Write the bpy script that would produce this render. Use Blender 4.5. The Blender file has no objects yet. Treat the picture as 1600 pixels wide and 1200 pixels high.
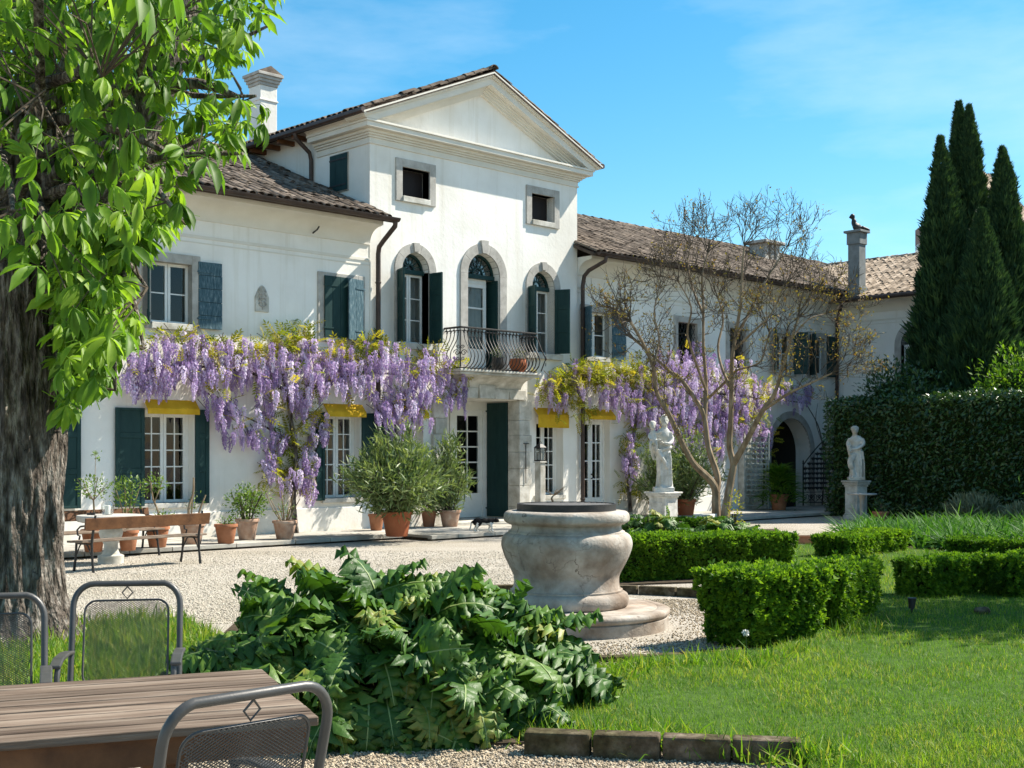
import bpy, bmesh, math, random
import numpy as np
from mathutils import Matrix, Vector
random.seed(7); RNG = np.random.default_rng(7)
SC = bpy.context.scene
COL = SC.collection
R_ = math.radians
# ---------------------------------------------------------------- camera
F_PX, HZ, CAMZ = 1970.0, 709.0, 1.62             # focal length in px of a 1600 px wide frame, horizon row, eye height
ANG = math.atan(2030/1970); CA, SA = math.cos(ANG), math.sin(ANG)
cam = bpy.data.cameras.new('camera'); camo = bpy.data.objects.new('camera', cam); COL.objects.link(camo)
camo.location = (0, 0, CAMZ); camo.rotation_euler = (R_(90), 0, ANG - R_(90))
cam.sensor_width = 36; cam.lens = 36*F_PX/1600; cam.shift_y = (HZ-600)/1600
cam.clip_start = .05; cam.clip_end = 2000
SC.camera = camo
# ---------------------------------------------------------------- sun, sky, exposure
SUN = Vector((2.6, -1.0, 3.1)).normalized()
sl = bpy.data.lights.new('sun', 'SUN'); so = bpy.data.objects.new('sun', sl); COL.objects.link(so)
sl.energy = 5.0; sl.angle = R_(.53); sl.color = (1, .93, .81)
so.rotation_euler = SUN.to_track_quat('Z', 'Y').to_euler()
W = bpy.data.worlds.new('World'); SC.world = W; W.use_nodes = True
nt = W.node_tree; nt.nodes.clear()
_o = nt.nodes.new('ShaderNodeOutputWorld'); _b = nt.nodes.new('ShaderNodeBackground'); _s = nt.nodes.new('ShaderNodeTexSky')
_s.sky_type = 'NISHITA'; _s.sun_disc = False
_s.sun_elevation = math.asin(SUN.z); _s.sun_rotation = math.atan2(SUN.x, SUN.y)
_s.air_density = 1.0; _s.dust_density = .35; _s.ozone_density = 1.6; _s.altitude = 100
_b.inputs['Strength'].default_value = .087
_h = nt.nodes.new('ShaderNodeHueSaturation'); _h.inputs['Hue'].default_value = .482; _h.inputs['Saturation'].default_value = 1.42; _h.inputs['Value'].default_value = 1.0
# thin veils of high cloud over the whole sky
_tc = nt.nodes.new('ShaderNodeTexCoord'); _mp = nt.nodes.new('ShaderNodeMapping'); _mp.inputs['Scale'].default_value = (1.2, 1.2, 4.5)
_n = nt.nodes.new('ShaderNodeTexNoise'); _n.inputs['Scale'].default_value = 1.9; _n.inputs['Detail'].default_value = 7; _n.inputs['Roughness'].default_value = .55
_r = nt.nodes.new('ShaderNodeMapRange'); _r.inputs['From Min'].default_value = .44; _r.inputs['From Max'].default_value = .8; _r.inputs['To Max'].default_value = .55
_m = nt.nodes.new('ShaderNodeMixRGB'); _m.inputs['Color2'].default_value = (6.2, 7.0, 7.6, 1)
nt.links.new(_tc.outputs['Generated'], _mp.inputs[0]); nt.links.new(_mp.outputs[0], _n.inputs['Vector']); nt.links.new(_n.outputs['Fac'], _r.inputs[0])
nt.links.new(_r.outputs[0], _m.inputs['Fac']); nt.links.new(_s.outputs[0], _h.inputs['Color']); nt.links.new(_h.outputs[0], _m.inputs['Color1'])
nt.links.new(_m.outputs[0], _b.inputs['Color']); nt.links.new(_b.outputs[0], _o.inputs['Surface'])
SC.view_settings.view_transform = 'Standard'; SC.view_settings.look = 'None'; SC.view_settings.gamma = 1
SC.view_settings.use_curve_mapping = False
SC.view_settings.exposure = 1.1
SC.render.engine = 'CYCLES'; SC.cycles.use_denoising = True
SC.cycles.max_bounces = 8; SC.cycles.transparent_max_bounces = 12
# ---------------------------------------------------------------- pixel -> place
def ray(u, v):
    r = (u-800)/F_PX; return CA+r*SA, SA-r*CA, (HZ-v)/F_PX
def dep(u, v, t):
    x, y, z = ray(u, v); return np.array((x*t, y*t, CAMZ+z*t))
def gnd(u, v, z0=0.):
    x, y, z = ray(u, v); t = (z0-CAMZ)/z; return np.array((x*t, y*t, z0))
def fac(u, v, Y=20.4):
    x, y, z = ray(u, v); t = Y/y; return np.array((x*t, Y, CAMZ+z*t))
def xpl(u, v, X):
    x, y, z = ray(u, v); t = X/x; return np.array((X, y*t, CAMZ+z*t))
def ld(lat, d, z=0.):
    return np.array((d*CA+lat*SA, d*SA-lat*CA, z))
def proj(P):
    P = np.asarray(P, float); d = P[..., 0]*CA+P[..., 1]*SA; l = P[..., 0]*SA-P[..., 1]*CA
    return 800+F_PX*l/d, HZ-F_PX*(P[..., 2]-CAMZ)/d, d
# ---------------------------------------------------------------- mesh helpers
class MB:
    def __init__(s): s.v = []; s.f = []; s.n = 0
    def add(s, V, Fc):
        V = np.asarray(V, float).reshape(-1, 3); k = s.n
        s.v.append(V); s.f.extend([tuple(int(i)+k for i in f) for f in Fc]); s.n += len(V); return s
    def box(s, x0, x1, y0, y1, z0, z1):
        V = [(x, y, z) for z in (z0, z1) for y in (y0, y1) for x in (x0, x1)]
        return s.add(V, [(0, 2, 3, 1), (4, 5, 7, 6), (0, 1, 5, 4), (2, 6, 7, 3), (0, 4, 6, 2), (1, 3, 7, 5)])
    def obox(s, c, size, ax=None, az=None):
        """box centred on c; ax = direction of its x axis, az = of its z axis"""
        ax = Vector(ax or (1, 0, 0)).normalized(); az = Vector(az or (0, 0, 1))
        ay = az.cross(ax).normalized(); az = ax.cross(ay)
        V = []
        for z in (-.5, .5):
            for y in (-.5, .5):
                for x in (-.5, .5):
                    V.append(Vector(c)+ax*x*size[0]+ay*y*size[1]+az*z*size[2])
        return s.add([tuple(p) for p in V], [(0, 2, 3, 1), (4, 5, 7, 6), (0, 1, 5, 4), (2, 6, 7, 3), (0, 4, 6, 2), (1, 3, 7, 5)])
    def tube(s, P, rad, n=8, cap=True, flat=1.):
        P = [Vector(p) for p in P]; m = len(P)
        if not hasattr(rad, '__len__'): rad = [rad]*m
        up = None; V = []
        for i, p in enumerate(P):
            d = (P[min(i+1, m-1)]-P[max(i-1, 0)])
            if d.length < 1e-9: d = Vector((0, 0, 1))
            d.normalize()
            if up is None: up = Vector((0, 0, 1)) if abs(d.z) < .9 else Vector((1, 0, 0))
            a = d.cross(up)
            if a.length < 1e-6: a = d.orthogonal()
            a.normalize(); b = a.cross(d).normalized(); up = b
            for k in range(n):
                t = 2*math.pi*(k+.5)/n
                V.append(tuple(p+a*math.cos(t)*rad[i]*flat+b*math.sin(t)*rad[i]))
        Fc = []
        for i in range(m-1):
            for k in range(n):
                Fc.append((i*n+k, i*n+(k+1) % n, (i+1)*n+(k+1) % n, (i+1)*n+k))
        if cap: Fc += [tuple(range(n))[::-1], tuple(range((m-1)*n, m*n))]
        return s.add(V, Fc)
    def lathe(s, prof, n=32, c=(0, 0, 0), caps=True, sq=None):
        V = []; m = len(prof)
        for r, z in prof:
            for k in range(n):
                t = 2*math.pi*k/n; V.append((c[0]+r*math.cos(t), c[1]+r*math.sin(t), c[2]+z))
        Fc = []
        for i in range(m-1):
            for k in range(n): Fc.append((i*n+k, i*n+(k+1) % n, (i+1)*n+(k+1) % n, (i+1)*n+k))
        if caps: Fc += [tuple(range(n))[::-1], tuple(range((m-1)*n, m*n))]
        return s.add(V, Fc)
    def prism(s, poly, y0, y1):
        """polygon in (x,z), counter-clockwise seen from -Y, extruded from y0 to y1"""
        n = len(poly); V = [(x, y0, z) for x, z in poly]+[(x, y1, z) for x, z in poly]
        Fc = [tuple(range(n)), tuple(range(n, 2*n))[::-1]]
        for i in range(n): j = (i+1) % n; Fc.append((i, i+n, j+n, j))
        return s.add(V, Fc)
    def sphere(s, c, r, n=12, m=8):
        rr = r if hasattr(r, '__len__') else (r, r, r); V = []; Fc = []
        for i in range(1, m):
            a = math.pi*i/m
            for k in range(n):
                t = 2*math.pi*k/n; V.append((c[0]+rr[0]*math.sin(a)*math.cos(t), c[1]+rr[1]*math.sin(a)*math.sin(t), c[2]+rr[2]*math.cos(a)))
        V += [(c[0], c[1], c[2]+rr[2]), (c[0], c[1], c[2]-rr[2])]; T = len(V)-2
        for i in range(m-2):
            for k in range(n): Fc.append((i*n+k, (i+1)*n+k, (i+1)*n+(k+1) % n, i*n+(k+1) % n))
        for k in range(n): Fc.append((T, k, (k+1) % n)); Fc.append((T+1, (m-2)*n+(k+1) % n, (m-2)*n+k))
        return s.add(V, Fc)
    def arrays(s): return (np.vstack(s.v) if s.v else np.zeros((0, 3))), s.f
ORG = {}
def mk(name, V, Fc, mat=None, smooth=False, rnd=None, angle=40):
    me = bpy.data.meshes.new(name)
    if isinstance(Fc, np.ndarray):
        nf, k = Fc.shape
        me.vertices.add(len(V)); me.vertices.foreach_set('co', np.ascontiguousarray(V, dtype=np.float32).ravel())
        me.loops.add(nf*k); me.loops.foreach_set('vertex_index', Fc.astype(np.int32).ravel())
        me.polygons.add(nf); me.polygons.foreach_set('loop_start', np.arange(0, nf*k, k, dtype=np.int32))
        me.update(calc_edges=True)
    else:
        me.from_pydata([tuple(p) for p in V], [], Fc); me.update()
    if mat: me.materials.append(mat)
    if rnd is not None:
        a = me.attributes.new('rnd', 'FLOAT', 'POINT'); a.data.foreach_set('value', np.asarray(rnd, np.float32))
    if smooth:
        me.polygons.foreach_set('use_smooth', [True]*len(me.polygons))
        if angle: me.set_sharp_from_angle(angle=R_(angle))
    return me
def root_of(o):
    while o.parent: o = o.parent
    return o
def link(name, me, parent=None):
    o = bpy.data.objects.new(name, me); COL.objects.link(o)
    if parent is not None: o.parent = parent
    return o
def part(name, mb, mat, parent=None, smooth=False, rnd=None, bevel=0, angle=40, xf=None):
    """one mesh object; the shape is given in world coordinates and stored relative to its thing's base"""
    V, Fc = mb.arrays() if isinstance(mb, MB) else mb
    V = np.array(V, float)
    if xf: V = xf(V)
    if parent is not None:
        og = ORG.get(root_of(parent).name)
        if og is not None: V = V-og
    o = link(name, mk(name, V, Fc, mat, smooth, rnd, angle), parent)
    if bevel:
        b = o.modifiers.new('bevel', 'BEVEL'); b.width = bevel; b.segments = 2; b.limit_method = 'ANGLE'; b.angle_limit = R_(40)
    return o
def tag(o, label, cat, group=None, kind=None):
    o['label'] = label; o['category'] = cat
    if group: o['group'] = group
    if kind: o['kind'] = kind
    return o
def thing(name, loc, label, cat, group=None):
    o = bpy.data.objects.new(name, None); COL.objects.link(o); o.location = tuple(loc); o.empty_display_size = .2
    ORG[o.name] = np.array(loc, float); return tag(o, label, cat, group)
def struct(name, mb, mat, smooth=False, **k):
    o = part(name, mb, mat, None, smooth, **k); o['kind'] = 'structure'; return o
def baked(o):
    """apply the modifiers of an object without operators"""
    dg = bpy.context.evaluated_depsgraph_get(); me = bpy.data.meshes.new_from_object(o.evaluated_get(dg))
    o.modifiers.clear(); o.data = me; return o
def remeshed(mb, vox, smooth_it=4):
    V, Fc = mb.arrays(); o = link('tmp_body', mk('tmp_body', V, Fc))
    r = o.modifiers.new('r', 'REMESH'); r.mode = 'VOXEL'; r.voxel_size = vox; r.use_smooth_shade = True
    if smooth_it:
        s = o.modifiers.new('s', 'SMOOTH'); s.factor = .5; s.iterations = smooth_it
    dg = bpy.context.evaluated_depsgraph_get(); me = bpy.data.meshes.new_from_object(o.evaluated_get(dg))
    V = np.array([tuple(v.co) for v in me.vertices]); Fc = [tuple(p.vertices) for p in me.polygons]
    bpy.data.objects.remove(o); bpy.data.meshes.remove(me)
    return V, Fc
def cut(V, Fc, cutter):
    """wall shape minus the openings"""
    a = link('tmp_wall', mk('tmp_wall', V, Fc)); cv, cf = cutter.arrays(); b = link('tmp_cut', mk('tmp_cut', cv, cf))
    m = a.modifiers.new('b', 'BOOLEAN'); m.operation = 'DIFFERENCE'; m.object = b; m.solver = 'EXACT'
    dg = bpy.context.evaluated_depsgraph_get(); me = bpy.data.meshes.new_from_object(a.evaluated_get(dg))
    V = np.array([tuple(v.co) for v in me.vertices]); Fc = [tuple(p.vertices) for p in me.polygons]
    bpy.data.objects.remove(a); bpy.data.objects.remove(b)
    return V, Fc
# ---------------------------------------------------------------- scatter
def norm(a): return a/np.maximum(np.linalg.norm(a, axis=-1, keepdims=True), 1e-9)
def frames(ydir, nrm):
    y = norm(ydir); x = norm(np.cross(y, nrm)); n = np.cross(x, y)
    return np.stack([x, y, n], axis=-1)
def scatter(tv, tf, Rm, S, T, rnd=None):
    N = len(T); S = np.broadcast_to(np.asarray(S, float).reshape(-1, 1, 1) if np.ndim(S) else np.full((1, 1, 1), S), (N, 1, 1))
    V = np.einsum('nij,vj->nvi', Rm*S, tv)+T[:, None, :]
    Fc = (tf[None]+(np.arange(N)*len(tv))[:, None, None]).reshape(-1, tf.shape[1])
    r = np.repeat(RNG.random(N) if rnd is None else rnd, len(tv))
    return V.reshape(-1, 3), Fc, r
def merge(parts_):
    V = []; Fs = []; Rr = []; k = 0
    for v, f, r in parts_:
        V.append(v); Fs.append(f+k); Rr.append(r); k += len(v)
    return np.vstack(V), np.vstack(Fs), np.concatenate(Rr)
def rvec(n): return norm(RNG.normal(size=(n, 3)))
def leaf_tpl(l=1., w=.4, fold=.12, droop=.15, segs=3, peak=.45):
    """a leaf along +y folded on its midrib, triangles"""
    V = []; Fc = []
    for i in range(segs+1):
        t = i/segs; hw = w*.5*(math.sin(math.pi*min(1, t/peak*.5)) if t < peak else math.cos(math.pi*.5*((t-peak)/(1-peak))**1.3))
        hw = max(hw, .012*w if 0 < i < segs else 0.004*w); z = -droop*t*t*l
        V += [(-hw, t*l, z+fold*hw*2), (0, t*l, z), (hw, t*l, z+fold*hw*2)]
    for i in range(segs):
        a = i*3
        for k in (0, 1): Fc += [(a+k, a+k+1, a+k+4), (a+k, a+k+4, a+k+3)]
    return np.array(V), np.array(Fc)
QUAD = (np.array([(0, 0, 0), (.32, .45, .06), (0, 1, -.05), (-.32, .45, .06)]), np.array([(0, 1, 2), (0, 2, 3)]))
def sprig_tpl(k=6, spread=.9, l=.5, w=.3, seed=1):
    rg = np.random.default_rng(seed); V = []; Fc = []
    for i in range(k):
        a = 2*math.pi*i/k+rg.random()*.7; e = spread*(.5+.5*rg.random()); h = .1+.5*rg.random()
        d = np.array((math.cos(a)*math.sin(e), math.sin(a)*math.sin(e), math.cos(e))); sd = np.cross(d, rg.normal(size=3)); sd /= np.linalg.norm(sd)
        b = np.array((0, 0, h*.5)); n = len(V); L = l*(.7+.6*rg.random())
        V += [b, b+d*L*.5+sd*w*.5, b+d*L, b+d*L*.5-sd*w*.5]; Fc += [(n, n+1, n+2), (n, n+2, n+3)]
    return np.array(V), np.array(Fc)
# ---------------------------------------------------------------- materials
MATS = {}
def new_mat(name):
    m = bpy.data.materials.new(name); m.use_nodes = True; t = m.node_tree; t.nodes.clear()
    o = t.nodes.new('ShaderNodeOutputMaterial'); return m, t, o
def N(t, typ, **k):
    n = t.nodes.new(typ)
    for a, b in k.items():
        if a.startswith('i_'):
            key = a[2:].replace('_', ' '); n.inputs[key].default_value = b
        else: setattr(n, a, b)
    return n
def ramp(t, cols):
    r = t.nodes.new('ShaderNodeValToRGB'); e = r.color_ramp.elements
    while len(e) < len(cols): e.new(.5)
    for el, (p, c) in zip(e, cols): el.position = p; el.color = (*c, 1)
    return r
def rnd_value(t):
    a = N(t, 'ShaderNodeAttribute', attribute_name='rnd'); oi = N(t, 'ShaderNodeObjectInfo')
    ad = N(t, 'ShaderNodeMath', operation='ADD'); fr = N(t, 'ShaderNodeMath', operation='FRACT')
    t.links.new(a.outputs['Fac'], ad.inputs[0]); t.links.new(oi.outputs['Random'], ad.inputs[1]); t.links.new(ad.outputs[0], fr.inputs[0])
    return fr.outputs[0]
def surf(name, cols, scale=5, rough=.85, bump=.0, bscale=40, detail=6, spec=.3, bdist=.01, metallic=0, stretch=(1, 1, 1), cols2=None, scale2=1., mix2=.5, crack=0, crack_scale=4, crack_col=(.1, .09, .08), rndmix=0, rotz=0):
    """noise-coloured surface with fine relief in object space"""
    m, t, o = new_mat(name); L = t.links.new
    b = N(t, 'ShaderNodeBsdfPrincipled'); b.inputs['Roughness'].default_value = rough; b.inputs['Specular IOR Level'].default_value = spec; b.inputs['Metallic'].default_value = metallic
    g = N(t, 'ShaderNodeNewGeometry'); mp = N(t, 'ShaderNodeMapping'); mp.inputs['Scale'].default_value = stretch; 
    if rotz:
        vr = N(t, 'ShaderNodeVectorRotate', rotation_type='Z_AXIS'); vr.inputs['Angle'].default_value = rotz; L(g.outputs['Position'], vr.inputs['Vector']); L(vr.outputs[0], mp.inputs[0])
    else: L(g.outputs['Position'], mp.inputs[0])
    n = N(t, 'ShaderNodeTexNoise', i_Scale=scale, i_Detail=detail, i_Roughness=.6); L(mp.outputs[0], n.inputs['Vector'])
    r = ramp(t, cols); L(n.outputs['Fac'], r.inputs[0]); c = r.outputs[0]
    if cols2:
        n2 = N(t, 'ShaderNodeTexNoise', i_Scale=scale2, i_Detail=5, i_Roughness=.6); L(mp.outputs[0], n2.inputs['Vector'])
        r2 = ramp(t, cols2); L(n2.outputs['Fac'], r2.inputs[0])
        mx = N(t, 'ShaderNodeMixRGB', blend_type='MULTIPLY'); mx.inputs[0].default_value = mix2; L(c, mx.inputs[1]); L(r2.outputs[0], mx.inputs[2]); c = mx.outputs[0]
    if rndmix:
        hv = N(t, 'ShaderNodeHueSaturation'); mr = N(t, 'ShaderNodeMapRange'); mr.inputs['To Min'].default_value = 1-rndmix; mr.inputs['To Max'].default_value = 1+rndmix
        L(rnd_value(t), mr.inputs[0]); L(mr.outputs[0], hv.inputs['Value']); L(c, hv.inputs['Color']); c = hv.outputs[0]
    h = None
    if bump:
        nb = N(t, 'ShaderNodeTexNoise', i_Scale=bscale, i_Detail=4); L(mp.outputs[0], nb.inputs['Vector']); h = nb.outputs['Fac']
    if crack:
        wn = N(t, 'ShaderNodeTexNoise', i_Scale=crack_scale*2, i_Detail=3); L(mp.outputs[0], wn.inputs['Vector'])
        wa = N(t, 'ShaderNodeVectorMath', operation='MULTIPLY_ADD'); wa.inputs[1].default_value = (.35, .35, .35); L(wn.outputs['Color'], wa.inputs[0]); L(mp.outputs[0], wa.inputs[2])
        vo = N(t, 'ShaderNodeTexVoronoi', feature='DISTANCE_TO_EDGE', i_Scale=crack_scale); L(wa.outputs[0], vo.inputs['Vector'])
        mr = N(t, 'ShaderNodeMapRange'); mr.inputs['From Max'].default_value = .022; mr.inputs['To Min'].default_value = crack; mr.inputs['To Max'].default_value = 0; L(vo.outputs['Distance'], mr.inputs[0])
        msk = N(t, 'ShaderNodeTexNoise', i_Scale=crack_scale*.7, i_Detail=2); L(mp.outputs[0], msk.inputs['Vector'])
        mk_ = N(t, 'ShaderNodeMapRange'); mk_.inputs['From Min'].default_value = .5; mk_.inputs['From Max'].default_value = .62; L(msk.outputs['Fac'], mk_.inputs[0])
        mu = N(t, 'ShaderNodeMath', operation='MULTIPLY'); L(mr.outputs[0], mu.inputs[0]); L(mk_.outputs[0], mu.inputs[1])
        mx = N(t, 'ShaderNodeMixRGB'); mx.inputs[2].default_value = (*crack_col, 1); L(mu.outputs[0], mx.inputs[0]); L(c, mx.inputs[1]); c = mx.outputs[0]
    if h is not None:
        bp = N(t, 'ShaderNodeBump'); bp.inputs['Strength'].default_value = bump; bp.inputs['Distance'].default_value = bdist; L(h, bp.inputs['Height']); L(bp.outputs[0], b.inputs['Normal'])
    L(c, b.inputs['Base Color']); L(b.outputs[0], o.inputs[0]); MATS[name] = m; return m
def leafm(name, cols, transl=.4, rough=.5, spec=.3, tcol=1.5, bump=0, bscale=60):
    m, t, o = new_mat(name); L = t.links.new
    r = ramp(t, cols); g = N(t, 'ShaderNodeNewGeometry'); n = N(t, 'ShaderNodeTexNoise', i_Scale=18, i_Detail=2); L(g.outputs['Position'], n.inputs['Vector'])
    a = N(t, 'ShaderNodeMath', operation='MULTIPLY_ADD'); a.inputs[1].default_value = .5; a.inputs[2].default_value = -.25; L(n.outputs['Fac'], a.inputs[0])
    s = N(t, 'ShaderNodeMath', operation='ADD'); L(rnd_value(t), s.inputs[0]); L(a.outputs[0], s.inputs[1]); L(s.outputs[0], r.inputs[0])
    b = N(t, 'ShaderNodeBsdfPrincipled'); b.inputs['Roughness'].default_value = rough; b.inputs['Specular IOR Level'].default_value = spec
    L(r.outputs[0], b.inputs['Base Color'])
    if bump:
        nb = N(t, 'ShaderNodeTexNoise', i_Scale=bscale, i_Detail=3); L(g.outputs['Position'], nb.inputs['Vector'])
        bp = N(t, 'ShaderNodeBump'); bp.inputs['Strength'].default_value = bump; bp.inputs['Distance'].default_value = .012; L(nb.outputs['Fac'], bp.inputs['Height']); L(bp.outputs[0], b.inputs['Normal'])
    tr = N(t, 'ShaderNodeBsdfTranslucent'); mm = N(t, 'ShaderNodeMixRGB', blend_type='MULTIPLY'); mm.inputs[0].default_value = 1; mm.inputs[2].default_value = (tcol*1.05, tcol*1.1, tcol*.45, 1)
    L(r.outputs[0], mm.inputs[1]); L(mm.outputs[0], tr.inputs[0])
    mx = N(t, 'ShaderNodeMixShader'); mx.inputs[0].default_value = transl; L(b.outputs[0], mx.inputs[1]); L(tr.outputs[0], mx.inputs[2]); L(mx.outputs[0], o.inputs[0])
    MATS[name] = m; return m
def flatm(name, col, rough=.5, spec=.4, metallic=0):
    m, t, o = new_mat(name); b = N(t, 'ShaderNodeBsdfPrincipled'); b.inputs['Base Color'].default_value = (*col, 1)
    b.inputs['Roughness'].default_value = rough; b.inputs['Specular IOR Level'].default_value = spec; b.inputs['Metallic'].default_value = metallic
    t.links.new(b.outputs[0], o.inputs[0]); MATS[name] = m; return m
def glassm(name, tint=(.75, .8, .8), k=1.0):
    m, t, o = new_mat(name); L = t.links.new
    f = N(t, 'ShaderNodeFresnel'); f.inputs[0].default_value = 1.5; g = N(t, 'ShaderNodeBsdfGlossy'); g.inputs['Roughness'].default_value = .015
    tr = N(t, 'ShaderNodeBsdfTransparent'); tr.inputs[0].default_value = (*tint, 1); mx = N(t, 'ShaderNodeMixShader')
    mu = N(t, 'ShaderNodeMath', operation='MULTIPLY_ADD'); mu.inputs[1].default_value = .8*k; mu.inputs[2].default_value = .01
    L(f.outputs[0], mu.inputs[0]); L(mu.outputs[0], mx.inputs[0]); L(tr.outputs[0], mx.inputs[1]); L(g.outputs[0], mx.inputs[2]); L(mx.outputs[0], o.inputs[0]); MATS[name] = m; return m
plaster = surf('plaster', [(.25, (.74, .715, .665)), (.5, (.83, .81, .765)), (.75, (.87, .855, .81))], scale=.9, rough=.95, bump=.35, bscale=14, bdist=.012, spec=.1, cols2=[(.32, (.80, .77, .70)), (.55, (1, 1, 1))], scale2=.35, mix2=.6)
def weather(m):
    """rain streaks, damp patches at the foot and hair cracks on old render"""
    t = m.node_tree; L = t.links.new; b = [n for n in t.nodes if n.type == 'BSDF_PRINCIPLED'][0]; src = b.inputs['Base Color'].links[0].from_socket
    g = N(t, 'ShaderNodeNewGeometry'); mp = N(t, 'ShaderNodeMapping'); mp.inputs['Scale'].default_value = (5, 5, .22); L(g.outputs['Position'], mp.inputs[0])
    n1 = N(t, 'ShaderNodeTexNoise', i_Scale=1.1, i_Detail=6, i_Roughness=.65); L(mp.outputs[0], n1.inputs['Vector']); r1 = ramp(t, [(.30, (.80, .77, .70)), (.46, (1, 1, 1))]); L(n1.outputs['Fac'], r1.inputs[0])
    n2 = N(t, 'ShaderNodeTexNoise', i_Scale=2.2, i_Detail=7, i_Roughness=.7); L(g.outputs['Position'], n2.inputs['Vector']); sx = N(t, 'ShaderNodeSeparateXYZ'); L(g.outputs['Position'], sx.inputs[0])
    ma = N(t, 'ShaderNodeMath', operation='MULTIPLY_ADD'); ma.inputs[1].default_value = 1.6; L(n2.outputs['Fac'], ma.inputs[0]); L(sx.outputs['Z'], ma.inputs[2]); r2 = ramp(t, [(.55, (.66, .63, .55)), (.8, (.86, .84, .78)), (1., (1, 1, 1))]); L(ma.outputs[0], r2.inputs[0])
    m1 = N(t, 'ShaderNodeMixRGB', blend_type='MULTIPLY'); m1.inputs[0].default_value = .5; L(src, m1.inputs[1]); L(r1.outputs[0], m1.inputs[2])
    m2 = N(t, 'ShaderNodeMixRGB', blend_type='MULTIPLY'); m2.inputs[0].default_value = .8; L(m1.outputs[0], m2.inputs[1]); L(r2.outputs[0], m2.inputs[2]); L(m2.outputs[0], b.inputs['Base Color'])
weather(plaster)
plaster_mould = surf('plaster_mould', [(.3, (.66, .625, .55)), (.7, (.74, .71, .64))], scale=2, rough=.95, bump=.2, bscale=25, spec=.1)
stone_grey = surf('stone_grey', [(.3, (.36, .34, .31)), (.7, (.52, .50, .46))], scale=6, rough=.9, bump=.4, bscale=60, spec=.15, cols2=[(.3, (.7, .7, .68)), (.6, (1, 1, 1))], scale2=2, mix2=.7)
stone_pale = surf('stone_pale', [(.3, (.50, .48, .43)), (.7, (.66, .64, .59))], scale=5, rough=.9, bump=.4, bscale=50, spec=.15, cols2=[(.35, (.62, .60, .55)), (.6, (1, 1, 1))], scale2=2.5, mix2=.8)
statue_stone = surf('statue_stone', [(.3, (.55, .54, .50)), (.65, (.74, .73, .69))], scale=9, rough=.9, bump=.4, bscale=70, spec=.15, cols2=[(.35, (.55, .55, .5)), (.55, (1, 1, 1))], scale2=5, mix2=.6)
well_stone = surf('well_stone', [(.28, (.225, .192, .16)), (.5, (.39, .352, .308)), (.72, (.54, .50, .45))], scale=4.5, rough=.85, bump=.5, bscale=45, spec=.2, cols2=[(.3, (.55, .42, .32)), (.58, (1, 1, 1))], scale2=1.9, mix2=.9, crack=.9, crack_scale=3.2, crack_col=(.10, .075, .06))
paving = surf('paving', [(.3, (.33, .31, .28)), (.7, (.47, .45, .40))], scale=3, rough=.92, bump=.4, bscale=40, spec=.15, cols2=[(.3, (.6, .58, .52)), (.6, (1, 1, 1))], scale2=1.3, mix2=.7, rndmix=.1)
gravelm = surf('gravel', [(.32, (.21, .18, .145)), (.5, (.43, .39, .335)), (.68, (.58, .54, .475))], scale=38, rough=.95, bump=1.0, bscale=48, bdist=.03, spec=.1, cols2=[(.35, (.74, .72, .66)), (.6, (1, 1, 1))], scale2=.6, mix2=.8, detail=3)
pebblem = surf('pebble', [(.3, (.34, .295, .235)), (.7, (.58, .53, .445))], scale=14, rough=.9, spec=.15, rndmix=.4)
pebble_warm = surf('pebble_warm', [(.3, (.22, .17, .115)), (.7, (.46, .385, .28))], scale=14, rough=.9, spec=.15, rndmix=.45)
soilm = surf('soil', [(.3, (.035, .028, .02)), (.7, (.09, .07, .05))], scale=12, rough=1, bump=.8, bscale=40, spec=.05)
lawnm = surf('lawn', [(.3, (.035, .07, .015)), (.7, (.07, .12, .03))], scale=9, rough=1, bump=.6, bscale=60, spec=.05)
tilem = surf('roof_tile', [(.25, (.07, .055, .045)), (.5, (.155, .122, .098)), (.75, (.27, .22, .175))], scale=3.5, rough=.95, bump=.5, bscale=50, spec=.1, cols2=[(.38, (.5, .5, .46)), (.62, (1, 1, 1))], scale2=9, mix2=.7, rndmix=.5)
tile_pale = surf('roof_tile_pale', [(.25, (.19, .145, .105)), (.5, (.34, .27, .205)), (.75, (.47, .39, .31))], scale=3.5, rough=.95, bump=.5, bscale=50, spec=.1, cols2=[(.35, (.45, .42, .38)), (.6, (1, 1, 1))], scale2=9, mix2=.6, rndmix=.4)
roof_deck = surf('roof_deck', [(.3, (.06, .048, .04)), (.7, (.11, .085, .07))], scale=4, rough=1, spec=.05)
greenw = surf('green_wood', [(.3, (.009, .034, .034)), (.7, (.018, .052, .050))], scale=7, rough=.55, bump=.15, bscale=30, spec=.2, stretch=(1, 1, .3))
green_worn = surf('green_wood_worn', [(.34, (.028, .065, .085)), (.56, (.07, .13, .16)), (.70, (.24, .30, .32))], scale=16, rough=.75, bump=.4, bscale=40, spec=.2, stretch=(4, 4, .5))
whitew = surf('white_wood', [(.3, (.70, .70, .665)), (.7, (.80, .80, .77))], scale=5, rough=.5, spec=.35)
iron = surf('iron', [(.3, (.012, .012, .013)), (.7, (.035, .032, .03))], scale=18, rough=.55, bump=.2, bscale=60, spec=.4)
iron_green = surf('iron_grey_green', [(.3, (.16, .20, .20)), (.7, (.27, .32, .31))], scale=14, rough=.7, bump=.2, bscale=60)
gutterm = surf('brown_metal', [(.3, (.035, .022, .018)), (.7, (.07, .045, .036))], scale=6, rough=.5, spec=.4)
greymetal = surf('grey_metal', [(.3, (.042, .041, .039)), (.7, (.066, .064, .061))], scale=9, rough=.42, spec=.5, bump=.05, bscale=90)
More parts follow.
